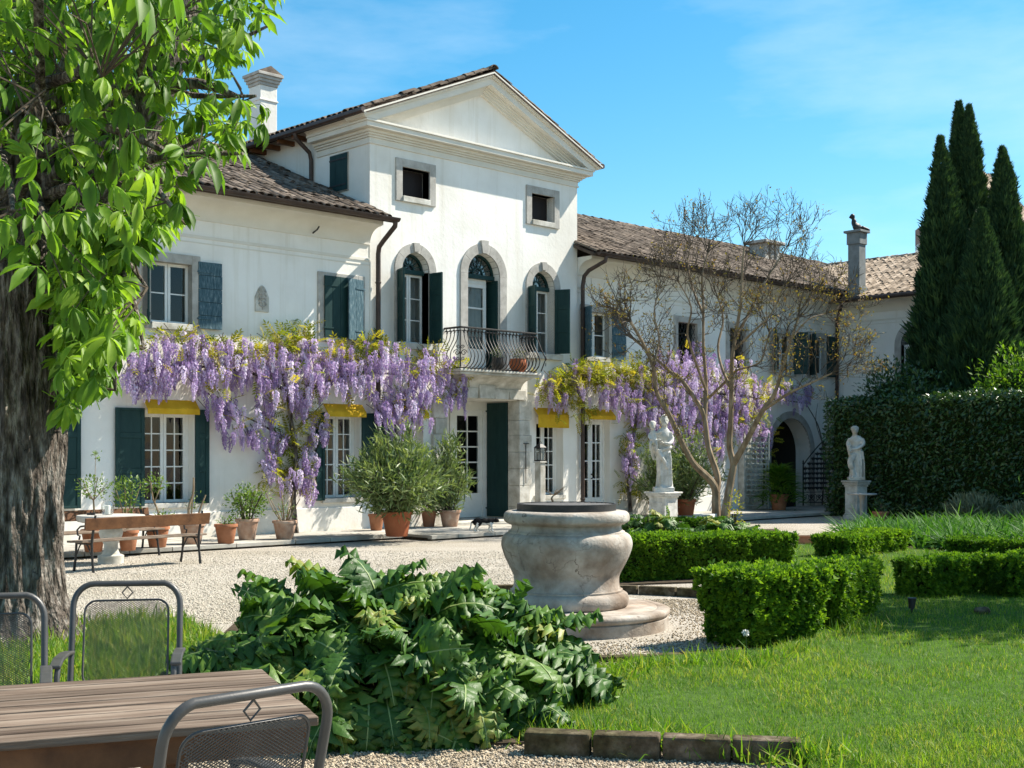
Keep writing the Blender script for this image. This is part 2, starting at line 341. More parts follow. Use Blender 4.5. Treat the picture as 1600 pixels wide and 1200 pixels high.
terracotta = surf('terracotta', [(.3, (.30, .125, .065)), (.7, (.43, .20, .115))], scale=6, rough=.9, bump=.25, bscale=40, spec=.1, cols2=[(.33, (.75, .72, .68)), (.6, (1, 1, 1))], scale2=5, mix2=.8)
terracotta_old = surf('terracotta_old', [(.3, (.30, .17, .11)), (.55, (.42, .28, .205)), (.75, (.5, .40, .32))], scale=6, rough=.95, bump=.3, bscale=40, spec=.1)
terracotta_red = surf('terracotta_red', [(.3, (.30, .085, .035)), (.7, (.40, .13, .055))], scale=4, rough=.7, bump=.1, bscale=40, spec=.25)
wood_top = surf('weathered_plank', [(.28, (.055, .036, .025)), (.5, (.15, .11, .082)), (.72, (.28, .225, .175))], scale=3.2, rough=.85, bump=.6, bscale=11, spec=.15, rndmix=.25, rotz=.39, stretch=(.55, 9, 9), detail=9)
wood_brown = surf('brown_wood', [(.3, (.075, .032, .013)), (.7, (.17, .075, .03))], scale=6, rough=.6, bump=.3, bscale=30, spec=.3)
wood_seat = surf('seat_wood', [(.3, (.12, .085, .06)), (.7, (.24, .185, .14))], scale=6, rough=.75, bump=.3, bscale=30, spec=.2)
barkm = surf('bark', [(.33, (.035, .029, .024)), (.5, (.135, .113, .095)), (.68, (.37, .335, .295))], scale=9, rough=.95, bump=1.0, bscale=16, bdist=.09, spec=.06, stretch=(2.2, 2.2, .6), detail=10, crack=.9, crack_scale=3.4, crack_col=(.015, .012, .01))
myrtle_bark = surf('smooth_bark', [(.3, (.15, .105, .065)), (.55, (.27, .205, .135)), (.75, (.42, .34, .24))], scale=5, rough=.8, bump=.2, bscale=20, spec=.15, stretch=(2, 2, .6))
lead_grey = surf('weathered_cement', [(.3, (.15, .165, .165)), (.7, (.25, .265, .26))], scale=5, rough=.85, bump=.3, bscale=40, spec=.2)
twigm = flatm('twig', (.085, .068, .050), .85, .1)
stemm = flatm('green_stem', (.10, .12, .045), .7, .2)
yellowc = surf('yellow_canvas', [(.3, (.55, .33, .02)), (.7, (.66, .42, .035))], scale=5, rough=.85, bump=.1, bscale=80, spec=.1)
curtainm = surf('curtain', [(.3, (.30, .30, .29)), (.7, (.42, .42, .41))], scale=3, rough=1, spec=.05)
room_shadem = flatm('room_shade', (.045, .04, .036), .9, .1)  # near-black wall colour standing in for the shade of the interiors
edgem = surf('edge_block', [(.3, (.05, .037, .025)), (.5, (.11, .085, .06)), (.72, (.22, .18, .135))], scale=14, rough=.95, bump=.7, bscale=45, spec=.1, cols2=[(.4, (.45, .5, .3)), (.62, (1, 1, 1))], scale2=4, mix2=.8)
glass = glassm('window_glass')
jar_glass = glassm('jar_glass', (.96, .97, .97), .5)
candlem = flatm('candle_wax', (.78, .75, .68), .6, .3)
leaf_chestnut = leafm('chestnut_leaf', [(0, (.065, .14, .016)), (.5, (.13, .245, .024)), (1, (.24, .36, .04))], .48, .5, .3, 1.55)
leaf_acanthus = leafm('acanthus_leaf', [(0, (.030, .085, .012)), (.6, (.062, .14, .018)), (.88, (.12, .205, .03)), (1, (.24, .24, .05))], .24, .48, .32, 1.5, .4, 38)
rib_acanthus = flatm('acanthus_rib', (.20, .27, .09), .5, .3)
leaf_hedge = leafm('hedge_leaf', [(0, (.036, .092, .010)), (.5, (.074, .16, .014)), (1, (.17, .28, .02))], .35, .6, .2, 1.6)
leaf_laurel = leafm('laurel_leaf', [(0, (.018, .050, .013)), (.6, (.035, .085, .020)), (1, (.075, .135, .032))], .15, .3, .5, 1.2)
leaf_cypress = leafm('cypress_leaf', [(0, (.017, .044, .020)), (.6, (.033, .074, .030)), (1, (.07, .125, .04))], .15, .7, .15, 1.2)
leaf_oleander = leafm('oleander_leaf', [(0, (.07, .115, .04)), (.6, (.15, .205, .08)), (1, (.27, .32, .15))], .3, .45, .35, 1.3)
leaf_wisteria = leafm('wisteria_leaf', [(0, (.13, .17, .018)), (.5, (.27, .27, .025)), (1, (.37, .29, .05))], .45, .55, .2, 1.4)
leaf_citrus = leafm('citrus_leaf', [(0, (.06, .13, .02)), (1, (.15, .22, .04))], .35, .45, .3, 1.4)
leaf_spring = leafm('spring_leaf', [(0, (.20, .17, .035)), (.6, (.27, .20, .05)), (1, (.24, .12, .04))], .4, .6, .2, 1.2)
leaf_strap = leafm('strap_leaf', [(0, (.03, .10, .016)), (.6, (.055, .155, .022)), (1, (.11, .23, .04))], .3, .6, .15, 1.4)
leaf_grass = leafm('grass_blade', [(0, (.055, .13, .010)), (.4, (.105, .215, .015)), (.75, (.19, .295, .025)), (1, (.32, .30, .08))], .4, .5, .25, 1.5)
leaf_lavender = leafm('lavender_leaf', [(0, (.12, .14, .08)), (1, (.27, .28, .18))], .2, .7, .15, 1.1)
leaf_fern = leafm('fern_leaf', [(0, (.06, .15, .015)), (1, (.14, .25, .03))], .4, .5, .25, 1.4)
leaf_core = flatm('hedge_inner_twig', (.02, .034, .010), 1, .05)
def petalm():
    m = leafm('wisteria_petal', [(0, (.32, .23, .41)), (.45, (.50, .39, .58)), (.8, (.66, .57, .72)), (1, (.82, .77, .84))], .35, .6, .15, 1.)
    for n in m.node_tree.nodes:
        if n.type == 'MIX_RGB': n.inputs[2].default_value = (1.1, .95, 1.25, 1)
    return m
petal = petalm()
# ================================================================ ground
struct('ground', MB().add([(-300, -300, 0), (300, -300, 0), (300, 300, 0), (-300, 300, 0)], [(0, 1, 2, 3)]), gravelm)
def pip(poly, P):
    P = np.asarray(P)[:, :2]; ins = np.zeros(len(P), bool); n = len(poly)
    for i in range(n):
        x0, y0 = poly[i][:2]; x1, y1 = poly[(i+1) % n][:2]
        if y0 == y1: continue
        c = ((y0 > P[:, 1]) != (y1 > P[:, 1])) & (P[:, 0] < (x1-x0)*(P[:, 1]-y0)/(y1-y0)+x0); ins ^= c
    return ins
# terrace of stone slabs along the house
terr = struct('terrace', MB().box(3, 15.2, 18.72, 20.39, .0, .055).box(15.2, 33.3, 17.92, 20.39, .0, .055), soilm)
slab_me = {}
def slabs(x0, x1, y0, y1, rows):
    ys = np.linspace(y0, y1, rows+1)
    for j in range(rows):
        x = x0-random.random()*.8
        while x < x1:
            w = random.choice((.75, .95, 1.2)); a, b = max(x, x0)+.006, min(x+w, x1)-.006; x += w
            if b-a < .1: continue
            h = .1+random.uniform(-.004, .006)
            o = part('paving_slab', MB().box(a, b, ys[j]+.006, ys[j+1]-.006, .03, h), paving, terr, bevel=.008)
slabs(4, 15.2, 18.6, 20.385, 3); slabs(15.2, 33.3, 17.8, 20.385, 4)
# ================================================================ villa
YF = 20.4; XC = 18.86; XL, XR = 15.76, 21.94; XE = 33.35; EAVE_Z, EAVE_Y, RIDGE_Y, SLOPE = 6.3, 19.72, 24.8, .42
villa = thing('villa', (XC, YF, 0), 'white plastered villa with a pedimented centre block and an iron balcony', 'house')
wing = thing('side_wing', (27.5, YF, 0), 'long low white wing with grey tiles between the villa and the end house', 'house')
endw = thing('end_wing', (XE, 17, 0), 'white end house with pale barrel tiles standing square to the long wing', 'house')
class Face:
    """a wall plane: s along it to the right, d into it, z up"""
    def __init__(s, root, kind): s.root = root; s.kind = kind
    def xf(s, V):
        if s.kind == 'front': return V+np.array((0, YF, 0))
        if s.kind == 'end': return np.stack([XE+V[:, 1], -V[:, 0], V[:, 2]], 1)
        if s.kind == 'cside': return np.stack([XL+V[:, 1], -V[:, 0], V[:, 2]], 1)
FV, FW, FE, FS = Face(villa, 'front'), Face(wing, 'front'), Face(endw, 'end'), Face(villa, 'cside')
def arch_poly(xc, hw, zb, zs, n=20):
    return [(xc-hw, zb), (xc+hw, zb)]+[(xc+hw*math.cos(math.pi*i/n), zs+hw*math.sin(math.pi*i/n)) for i in range(n+1)]
def ring(mb, xc, r0, r1, zs, y0, y1, n=20, a0=0, a1=math.pi):
    for i in range(n):
        a, b = a0+(a1-a0)*i/n, a0+(a1-a0)*(i+1)/n
        P = [(xc+r*math.cos(t), zs+r*math.sin(t)) for r, t in ((r0, a), (r1, a), (r1, b), (r0, b))]
        V = [(x, y, z) for y in (y0, y1) for x, z in P]
        Fc = [(0, 1, 2, 3), (7, 6, 5, 4), (1, 5, 6, 2), (0, 3, 7, 4)]
        if i == 0: Fc.append((0, 4, 5, 1))
        if i == n-1: Fc.append((3, 2, 6, 7))
        mb.add(V, Fc)
def casement(f, win, x0, x1, z0, z1, cols, rows, d, fw=.05, mw=.022, panel=0.):
    """one glazed leaf: white frame with bars, a pane in each light"""
    mb = MB(); y0, y1 = d, d+.05
    zb = z0+fw+panel
    mb.box(x0, x0+fw, y0, y1, z0, z1).box(x1-fw, x1, y0, y1, z0, z1).box(x0+fw, x1-fw, y0+.001, y1-.001, z1-fw, z1).box(x0+fw, x1-fw, y0+.001, y1-.001, z0, zb)
    xs = np.linspace(x0+fw, x1-fw, cols+1); zs = np.linspace(zb, z1-fw, rows+1)
    for x in xs[1:-1]: mb.box(x-mw/2, x+mw/2, y0+.008, y1-.008, zb, z1-fw)
    for z in zs[1:-1]: mb.box(x0+fw, x1-fw, y0+.010, y1-.010, z-mw/2, z+mw/2)
    part('casement', mb, whitew, win, xf=f.xf)
    for i in range(cols):
        for j in range(rows):
            k = random.uniform(-.003, .003)
            part('pane', MB().add([(xs[i], d+.022+k, zs[j]), (xs[i+1], d+.022, zs[j]), (xs[i+1], d+.022-k, zs[j+1]), (xs[i], d+.022+k*.5, zs[j+1])], [(0, 1, 2, 3)]), glass, win, xf=f.xf)
def surround(f, xc, hw, z0, z1, fw=.17, sill=True, mat=None, proud=.035, dd=.2):
    mb = MB(); a, b = xc-hw, xc+hw
    mb.box(a-fw, a, -proud, dd, z0-fw*.7, z1+fw).box(b, b+fw, -proud, dd, z0-fw*.7, z1+fw).box(a, b, -proud, dd, z1, z1+fw)
    w = part('window', mb, mat or stone_grey, f.root, bevel=.006, xf=f.xf)
    s = MB(); s.box(a+.001, b-.001, -proud-.03, dd, z0-fw*.7, z0); part('sill', s, stone_pale, w, bevel=.008, xf=f.xf)
    return w
def plain_window(f, xc, hw, z0, z1):
    """deep plaster reveal with a stone sill"""
    mb = MB().box(xc-hw-.06, xc+hw+.06, -.05, .3, z0-.09, z0); return part('window', mb, stone_pale, f.root, bevel=.008, xf=f.xf)
def shutter(f, hx, z0, z1, w, ang, boards='h', mat=None, n=5, d=-.05, label=None):
    """leaf hinged at hx; ang 0 = flat on the wall to the right, 180 = to the left, 90 = standing straight out"""
    a = R_(ang); c, s = math.cos(a), -math.sin(a); mat = mat or greenw; th = .04
    sgn = 1 if ang <= 90 else -1
    def pl(V):
        x, y = V[:, 0].copy(), V[:, 1].copy()*sgn
        V = V.copy(); V[:, 0] = hx+x*c+y*(-s); V[:, 1] = d+x*s+y*c; return f.xf(V)
    fr = MB()
    if boards == 'p':          # panelled joinery
        fr.box(0, .07, 0, th, z0, z1).box(w-.07, w, 0, th, z0, z1)
        zs = [z0, z0+(z1-z0)*.36, z0+(z1-z0)*.72, z1]
        for z in zs: fr.box(.07, w-.07, .001, th-.001, max(z0, z-.045), min(z1, z+.045))
        o = part('shutter', fr, mat, f.root, bevel=.004, xf=pl)
        for i in range(3): part('panel', MB().box(.069, w-.069, .012, th-.012, zs[i]+.044, zs[i+1]-.044), mat, o, bevel=.006, xf=pl)
    else:
        fr.box(.006, w-.006, th*.62+.001, th*.62+.012, z0+.006, z1-.006)
        o = part('shutter', fr, mat, f.root, xf=pl)
        for za in (z0+.17, z1-.2): part('hinge', MB().box(-.03, w*.55, -.012, -.001, za, za+.03), mat, o, xf=pl); part('batten', MB().box(.02, w-.02, th*.62+.013, th+.008, za-.02, za+.06), mat, o, xf=pl)
        for i in range(n):
            if boards == 'h':
                a0, a1 = z0+(z1-z0)*i/n, z0+(z1-z0)*(i+1)/n; q = random.uniform(-.004, .004)
                part('plank', MB().box(q, w+q, .0, th*.62, a0+.004, a1-.004), mat, o, bevel=.004, xf=pl)
            else:
                a0, a1 = w*i/n, w*(i+1)/n
                part('plank', MB().box(a0+.002, a1-.002, .0, th*.62, z0, z1), mat, o, bevel=.004, xf=pl)
    if label: o['label'] = label
    return o
# ---- openings (centre, half width, sill, head)
UP_L = [(8.0, .405), (11.31, .405), (15.05, .405)]; UZ = (3.95, 5.03)
cut_l, cut_c, cut_w, cut_e = MB(), MB(), MB(), MB()
for xc, hw in UP_L: cut_l.box(xc-hw-.1, xc+hw+.1, YF-.3, YF+.9, UZ[0]-.08, UZ[1]+.1)
GF_L = [(8.55, .5, .74, 2.40), (11.28, .5, .74, 2.40), (15.08, .45, .74, 2.44)]
for xc, hw, a, b in GF_L: cut_l.box(xc-hw, xc+hw, YF-.3, YF+.9, a, b)
AR = [(XC-1.91, .37, 3.93, 5.46), (XC+.04, .48, 3.5, 5.55), (XC+1.91, .37, 3.93, 5.46)]
for xc, hw, a, b in AR: cut_c.prism(arch_poly(xc, hw, a, b), YF-.3, YF+.9)
for s in (-1, 1): cut_c.box(XC+s*1.9-.37, XC+s*1.9+.37, YF-.3, YF+.9, 6.98, 7.58)
DOOR = (17.75, 19.97, .1, 2.82)
cut_c.box(DOOR[0], DOOR[1], YF-.3, YF+.9, -.5, DOOR[3])
GF_C = [(16.72, .46, .66, 2.44), (21.0, .46, .66, 2.44)]
for xc, hw, a, b in GF_C: cut_c.box(xc-hw, xc+hw, YF-.3, YF+.9, a, b)
UP_W = [(22.64, .42), (26.15, .40), (28.35, .36), (30.62, .40), (32.32, .40)]
for xc, hw in UP_W: cut_w.box(xc-hw-.1, xc+hw+.1, YF-.3, YF+.9, UZ[0]-.08, UZ[1]+.1)
cut_w.box(22.14, 23.12, YF-.3, YF+.9, -.5, 2.47)
ARCHW = (30.95, 1.02, 1.62); cut_w.prism(arch_poly(ARCHW[0], ARCHW[1], -.5, ARCHW[2], 28), YF-.3, YF+.9)
# ---- walls
def wall(name, root, box, cutter, mat=plaster):
    V, Fc = MB().box(*box).arrays(); V, Fc = cut(V, Fc, cutter)
    return part(name, (V, Fc), mat, root)
wall('wall', villa, (3, XL, YF, YF+.5, -.1, 6.28), cut_l)
wall('wall', villa, (XL+.001, XR-.001, YF-.012, YF+.5, -.1, 8.3), cut_c)
wall('wall', wing, (XR, XE, YF, YF+.5, -.1, 6.28), cut_w)
# upper side walls of the centre block, back walls, partitions coloured near black for the shade of the rooms
part('wall', MB().box(XL+.002, XL+.4, YF+.5, 25.6, 5.6, 8.57), plaster, villa)
part('wall', MB().box(XR-.4, XR-.002, YF+.5, 25.6, 5.6, 8.45), plaster, villa)
part('partition', MB().box(3, XR, 23.3, 23.4, 0, 6.3).box(XL+.41, XR-.41, 23.3, 23.4, 6.31, 8.4).box(3, XR, YF+.51, 23.29, 3.05, 3.15).box(3, XR, YF+.51, 23.29, 6.0, 6.1), room_shadem, villa)
part('partition', MB().box(XR, 39, 23.3, 23.4, 0, 6.3).box(XR+.01, 39, YF+.51, 23.29, 3.05, 3.15), room_shadem, wing)
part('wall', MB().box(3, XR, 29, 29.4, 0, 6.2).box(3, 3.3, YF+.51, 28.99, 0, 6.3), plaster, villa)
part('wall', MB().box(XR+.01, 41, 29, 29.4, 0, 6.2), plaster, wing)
# base line of the plaster: a slightly thicker plinth
part('plinth', MB().box(3, DOOR[0]-.45, YF-.03, YF+.02, 0, .56), plaster, villa, bevel=.01)
part('plinth', MB().box(23.3, 29.7, YF-.03, YF+.02, 0, .5), plaster, wing, bevel=.01)
# ---- wing cornices: cove, fascia and two string lines
def coveprof(p=.46, top=6.28, h=.42):
    """profile (out, z) of a coved cornice, from wall to eave"""
    pr = [(0, top-h), (.03, top-h), (.03, top-h+.035)]
    for i in range(7):
        a = math.pi/2*i/6; pr.append((.03+(p-.1)*(1-math.cos(a)), top-h+.035+(h-.12)*math.sin(a)))
    pr += [(p-.03, top-.075), (p, top-.075), (p, top), (0, top)]
    return pr
def extr_x(mb, prof, x0, x1, yf):
    n = len(prof); V = [(x0, yf-o, z) for o, z in prof]+[(x1, yf-o, z) for o, z in prof]
    Fc = [(i, (i+1) % n, n+(i+1) % n, n+i) for i in range(n)]+[tuple(range(n))[::-1], tuple(range(n, 2*n))]
    return mb.add(V, Fc)
def extr_y(mb, prof, y0, y1, xf_):
    n = len(prof); V = [(xf_-o, y0, z) for o, z in prof]+[(xf_-o, y1, z) for o, z in prof]
    Fc = [(i, n+i, n+(i+1) % n, (i+1) % n) for i in range(n)]+[tuple(range(n)), tuple(range(n, 2*n))[::-1]]
    return mb.add(V, Fc)
part('cornice', extr_x(MB(), coveprof(), 3, XL-.002, YF), plaster_mould, villa, smooth=True, angle=25)
part('string_course', MB().box(3, XL-.01, YF-.018, YF+.01, 5.53, 5.585).box(3, XL-.012, YF-.012, YF+.01, 5.44, 5.46), plaster_mould, villa)
part('cornice', extr_x(MB(), coveprof(), XR+.02, XE-.002, YF), plaster_mould, wing, smooth=True, angle=25)
part('string_course', MB().box(XR+.02, XE-.01, YF-.018, YF+.01, 5.53, 5.585).box(XR+.02, XE-.012, YF-.012, YF+.01, 5.44, 5.46), plaster_mould, wing)
# ---- roofs with barrel tiles
def tile_tpl():
    V = []; Fc = []; n = 6
    for (y, r, zz) in ((0, .088, .012), (.40, .070, 0.0)):
        for k in range(n+1):
            t = math.pi*k/n; V.append((r*math.cos(t), y, zz+r*.72*math.sin(t)))
    for k in range(n):
        Fc += [(k, k+1, n+2+k), (k, n+2+k, n+1+k)]
    b = len(V)
    for k in range(n+1):                         # visible thickness at the lower end
        t = math.pi*k/n; V.append((.072*math.cos(t), 0.002, .012+.072*.72*math.sin(t)))
    for k in range(n): Fc += [(k, b+k, b+k+1), (k, b+k+1, k+1)]
    return np.array(V), np.array(Fc)
TILE = tile_tpl()
tile_me = {}
def roof(root, name, corner, along, upd, L, H, mat, ntop=300, jitter=.012, col=.185, rowp=.27, clip=None, under=None):
    """slope starting at corner; 'along' unit vector along the eave, 'upd' unit vector up the slope"""
    corner, along, upd = [np.array(a, float) for a in (corner, along, upd)]; nrm = np.cross(along, upd)
    if nrm[2] < 0: nrm = -nrm
    P = [corner-nrm*.03, corner+along*L-nrm*.03, corner+along*L+upd*H-nrm*.03, corner+upd*H-nrm*.03]; Q = [p-nrm*.07 for p in P]
    deck = MB().add(P+Q, [(0, 1, 2, 3), (7, 6, 5, 4), (0, 4, 5, 1), (1, 5, 6, 2), (2, 6, 7, 3), (3, 7, 4, 0)])
    o = part('roof', deck, roof_deck, root)
    cs, rs = np.arange(col*.6, L-col*.3, col), np.arange(-.03, H-.2, rowp)
    A, B = np.meshgrid(cs, rs); T = corner+A.ravel()[:, None]*along+B.ravel()[:, None]*upd
    T += RNG.normal(size=T.shape)*jitter*.5; T += nrm*(RNG.random(len(T))[:, None]*.012)
    if clip is not None: T = T[clip(T)]
    yd = upd+RNG.normal(size=T.shape)*.02+nrm*.03; Rm = frames(yd, np.broadcast_to(nrm, T.shape))
    u, v, d = proj(T); vis = (u > -60) & (u < 1660) & (d > 0)
    order = np.argsort(np.where(vis, d, d+1000)); sel = order[:ntop]; rest = order[ntop:]
    if mat.name not in tile_me: tile_me[mat.name] = mk('roof_tile', TILE[0], TILE[1], mat, True, angle=50)
    og = ORG[root.name]
    for i in sel:
        t = link('roof_tile', tile_me[mat.name], o)
        M = np.eye(4); M[:3, :3] = Rm[i]; M[:3, 3] = T[i]-og; t.matrix_local = Matrix(M.tolist())
    if len(rest):
        V, Fc, r = scatter(*TILE, Rm[rest], 1., T[rest]); q = part('roof_tiles', (V, Fc), mat, o, True, rnd=r, angle=50); q['kind'] = 'stuff'
    # pan tiles between the barrels: shallow gutters, seen as dark valleys
    return o
nm = lambda a: np.array(a, float)/np.linalg.norm(a)
UPN = nm((0, 1, SLOPE)); HL = (RIDGE_Y-EAVE_Y)*math.sqrt(1+SLOPE**2)
roof(villa, 'roof', (3, EAVE_Y, EAVE_Z+.03), (1, 0, 0), UPN, XL+.14-3, HL, tilem, clip=lambda T: (T[:, 0] < XL-.1) | (T[:, 1] < YF-.1))
roof(wing, 'roof', (XR-.14, EAVE_Y, EAVE_Z+.03), (1, 0, 0), UPN, 40-XR, HL, tilem, clip=lambda T: ((T[:, 0] > XR+.1) | (T[:, 1] < YF-.1)))
# back slopes (shape only seen from elsewhere)
UPB = nm((0, -1, SLOPE))
part('roof', MB().add([(3, RIDGE_Y+5, EAVE_Z+.03), (XL, RIDGE_Y+5, EAVE_Z+.03), (XL, RIDGE_Y, 8.47), (3, RIDGE_Y, 8.47)], [(0, 1, 2, 3)]), roof_deck, villa)
part('roof', MB().add([(XR, RIDGE_Y+5, EAVE_Z+.03), (40, RIDGE_Y+5, EAVE_Z+.03), (40, RIDGE_Y, 8.47), (XR, RIDGE_Y, 8.47)], [(0, 1, 2, 3)]), roof_deck, wing)
def ridge_caps(root, p0, p1, mat, n):
    p0, p1 = np.array(p0), np.array(p1); d = nm(p1-p0); T = p0+(p1-p0)*np.arange(n)[:, None]/n
    V, Fc, r = scatter(*TILE, frames(np.broadcast_to(d, T.shape)+RNG.normal(size=T.shape)*.02, np.broadcast_to((0, 0, 1.), T.shape)), 1.25, T)
    part('ridge_tiles', (V, Fc), mat, root, True, rnd=r)['kind'] = 'stuff'
ridge_caps(villa, (3, RIDGE_Y, 8.47), (XL, RIDGE_Y, 8.47), tilem, 34); ridge_caps(wing, (XR, RIDGE_Y, 8.47), (38, RIDGE_Y, 8.47), tilem, 42)
# gutters and downpipes
def gutter_x(root, x0, x1, y, z):
    mb = MB(); n = 8; V = []
    for x in (x0, x1):
        for r in (.075, .062):
            for k in range(n+1):
                t = math.pi+math.pi*k/n; V.append((x, y+r*math.cos(t), z+r*math.sin(t)))
    m = n+1; Fc = []
    for k in range(n): Fc += [(k, k+1, 2*m+k+1, 2*m+k), (m+k+1, m+k, 3*m+k, 3*m+k+1)]
    Fc += [(0, 2*m, 3*m, m), (n, m+n, 3*m+n, 2*m+n)]
    Fc += [tuple(range(m))[::-1], tuple(range(2*m, 3*m))]
    part('gutter', mb.add(V, Fc), gutterm, root, True)
gutter_x(villa, 3, XL+.16, EAVE_Y-.06, EAVE_Z+.02); gutter_x(wing, XR-.05, XE-.6, EAVE_Y-.06, EAVE_Z+.02)
def pipe(root, P, r=.05):
    o = part('downpipe', MB().tube(P, r, 10), gutterm, root, True)
    z = P[-1][2]+.4
    while z < P[-2][2]-.2:
        part('pipe_clip', MB().lathe([(r+.004, -.02), (r+.012, -.015), (r+.012, .015), (r+.004, .02)], 12, (P[-1][0], P[-1][1], z)), gutterm, o); z += 1.5
pipe(villa, [(XL+.08, EAVE_Y-.06, EAVE_Z-.05), (XL+.08, EAVE_Y-.05, EAVE_Z-.14), (XL+.13, 20.1, 5.93), (XL+.14, 20.26, 5.82), (XL+.14, 20.29, 5.68), (XL+.14, 20.29, .2)])
pipe(wing, [(XR+.22, EAVE_Y-.06, EAVE_Z-.05), (XR+.2, EAVE_Y-.05, EAVE_Z-.16), (XR+.1, 20.1, 5.95), (XR+.09, 20.24, 5.83), (XR+.09, 20.29, 5.6), (XR+.09, 20.29, .15)])
pipe(wing, [(XE-.75, EAVE_Y-.06, EAVE_Z-.05), (XE-.6, EAVE_Y+.1, EAVE_Z-.2), (XE-.22, 20.15, 5.8), (XE-.14, 20.27, 5.6), (XE-.14, 20.28, .15)])
# ---- centre block: entablature, pediment, roof
def entab(mb, x0, x1, yf, y1):
    """stepped mouldings run round three sides, one box ring per step"""
    for out, a, b in ((.03, 7.93, 7.97), (.015, 7.97, 8.06), (.05, 8.06, 8.10), (.09, 8.10, 8.14), (.14, 8.14, 8.20), (.27, 8.20, 8.30), (.30, 8.30, 8.345)):
        mb.box(x0-out, x1+out, yf-out, y1, a, b-.001)
    return mb
part('cornice', entab(MB(), XL, XR, YF-.012, 22.2), plaster_mould, villa, bevel=.006)
RSL = .425; EXZ = 8.5; EXO = .42; AP = (XC, EXZ+(XC-XL+EXO)*RSL)          # apex of the roof surface
def rake(mb, out, top, bot, y1):
    """raking moulding on both slopes: between two offsets below the roof line"""
    for s in (-1, 1):
        E_ = (XC-XL if s < 0 else XR-XC)+.05+out; zl = 8.347       # how far the band runs from the ridge line
        xt, xb_ = min(E_, (AP[1]-top-zl)/RSL), min(E_, (AP[1]-bot-zl)/RSL)
        P = [(0, AP[1]-top), (xt, AP[1]-top-xt*RSL)]
        if xt >= E_-1e-6 and xb_ < E_: P.append((E_, zl))
        P += [(xb_, AP[1]-bot-xb_*RSL), (0, AP[1]-bot)]
        P = [(XC+s*x, z) for x, z in P]
        mb.prism(P if s < 0 else P[::-1], YF-.012-out, y1)
    return mb
for k, (out, t, b) in enumerate(((.41, .05, .085), (.385, .086, .12), (.35, .121, .155), (.30, .156, .31), (.15, .311, .35), (.11, .351, .39), (.07, .391, .44), (.03, .441, .48))):
    part('raking_cornice', rake(MB(), out, t, b, YF+.25+k*.002), plaster_mould, villa)
part('tympanum', MB().prism([(XL-.1, 8.34), (XR+.1, 8.34), (XC, AP[1]-.25)], YF+.04, YF+.3), plaster, villa)
sp_ = [(0, 8.346), (.28, 8.346), (.30, 8.39), (.35, 8.42), (.38, 8.47), (0, 8.47)]
part('cornice', extr_y(MB(), sp_, YF-.28, 22.2, XL), plaster_mould, villa); part('cornice', extr_y(MB(), [(-o, z) for o, z in sp_][::-1], YF-.28, 22.2, XR), plaster_mould, villa)
0 and part('tympanum_moulding', MB().prism([(XL+.55, 8.46), (XL+.75, 8.46), (XC, AP[1]-.62), (XC, AP[1]-.53)], YF+.0, YF+.05).prism([(XC, AP[1]-.53), (XC, AP[1]-.62), (XR-.75, 8.46), (XR-.55, 8.46)], YF+.0, YF+.05), plaster_mould, villa)
LC = math.hypot(XC-XL+EXO, (XC-XL+EXO)*RSL)
roof(villa, 'roof', (XL-EXO, 25.9, EXZ), (0, -1, 0), nm((1, 0, RSL)), 25.9-YF+.42, LC, tilem, ntop=200)
roof(villa, 'roof', (XR+EXO, YF-.42, EXZ), (0, 1, 0), nm((-1, 0, RSL)), 25.9-YF+.42, LC, tilem, ntop=60)
ridge_caps(villa, (XC, 19.96, AP[1]+.01), (XC, 25.9, AP[1]+.01), tilem, 18)
part('gable_wall', MB().prism([(XL, 6), (XR, 6), (XR, 8.4), (XC, AP[1]-.1), (XL, 8.4)], 25.61, 25.9), plaster, villa)
part('gutter', MB().tube([(XL-EXO-.05, 19.98, EXZ-.05), (XL-EXO-.05, 25.9, EXZ-.05)], .06, 8), gutterm, villa, True)
part('gutter', MB().tube([(XR+EXO+.05, 19.98, EXZ-.05), (XR+EXO+.05, 25.9, EXZ-.05)], .06, 8), gutterm, villa, True)
for y in np.arange(22.5, 25.8, .55): part('rafter_end', MB().box(XL-.4, XL+.01, y, y+.09, 8.33, 8.43), wood_brown, villa)
pipe(villa, [(XL-EXO-.05, 22.35, EXZ-.1), (XL-EXO-.03, 22.35, 8.3), (XL-.1, 22.35, 8.05), (XL-.06, 22.35, 7.9), (XL-.06, 22.35, 7.35)], .045)
# side shutter on the upper left flank
a, b = xpl(545, 230, XL), xpl(517, 283, XL)
part('window', MB().box(-a[1]-.62, -a[1]+.0, -.03, .2, 7.08, 7.88), stone_grey, villa, xf=FS.xf)
sh = part('shutter', MB().box(-a[1]-.59, -a[1]-.03, -.0315, -.0305, 7.11, 7.85), greenw, villa, xf=FS.xf)
for z_ in (7.2, 7.74): part('hinge', MB().box(-a[1]-.6, -a[1]-.02, -.064, -.053, z_, z_+.03), iron, sh, xf=FS.xf)
for i in range(3): part('plank', MB().box(-a[1]-.6+i*.2+.003, -a[1]-.4+i*.2-.003, -.052, -.032, 7.1, 7.86), greenw, sh, xf=FS.xf)
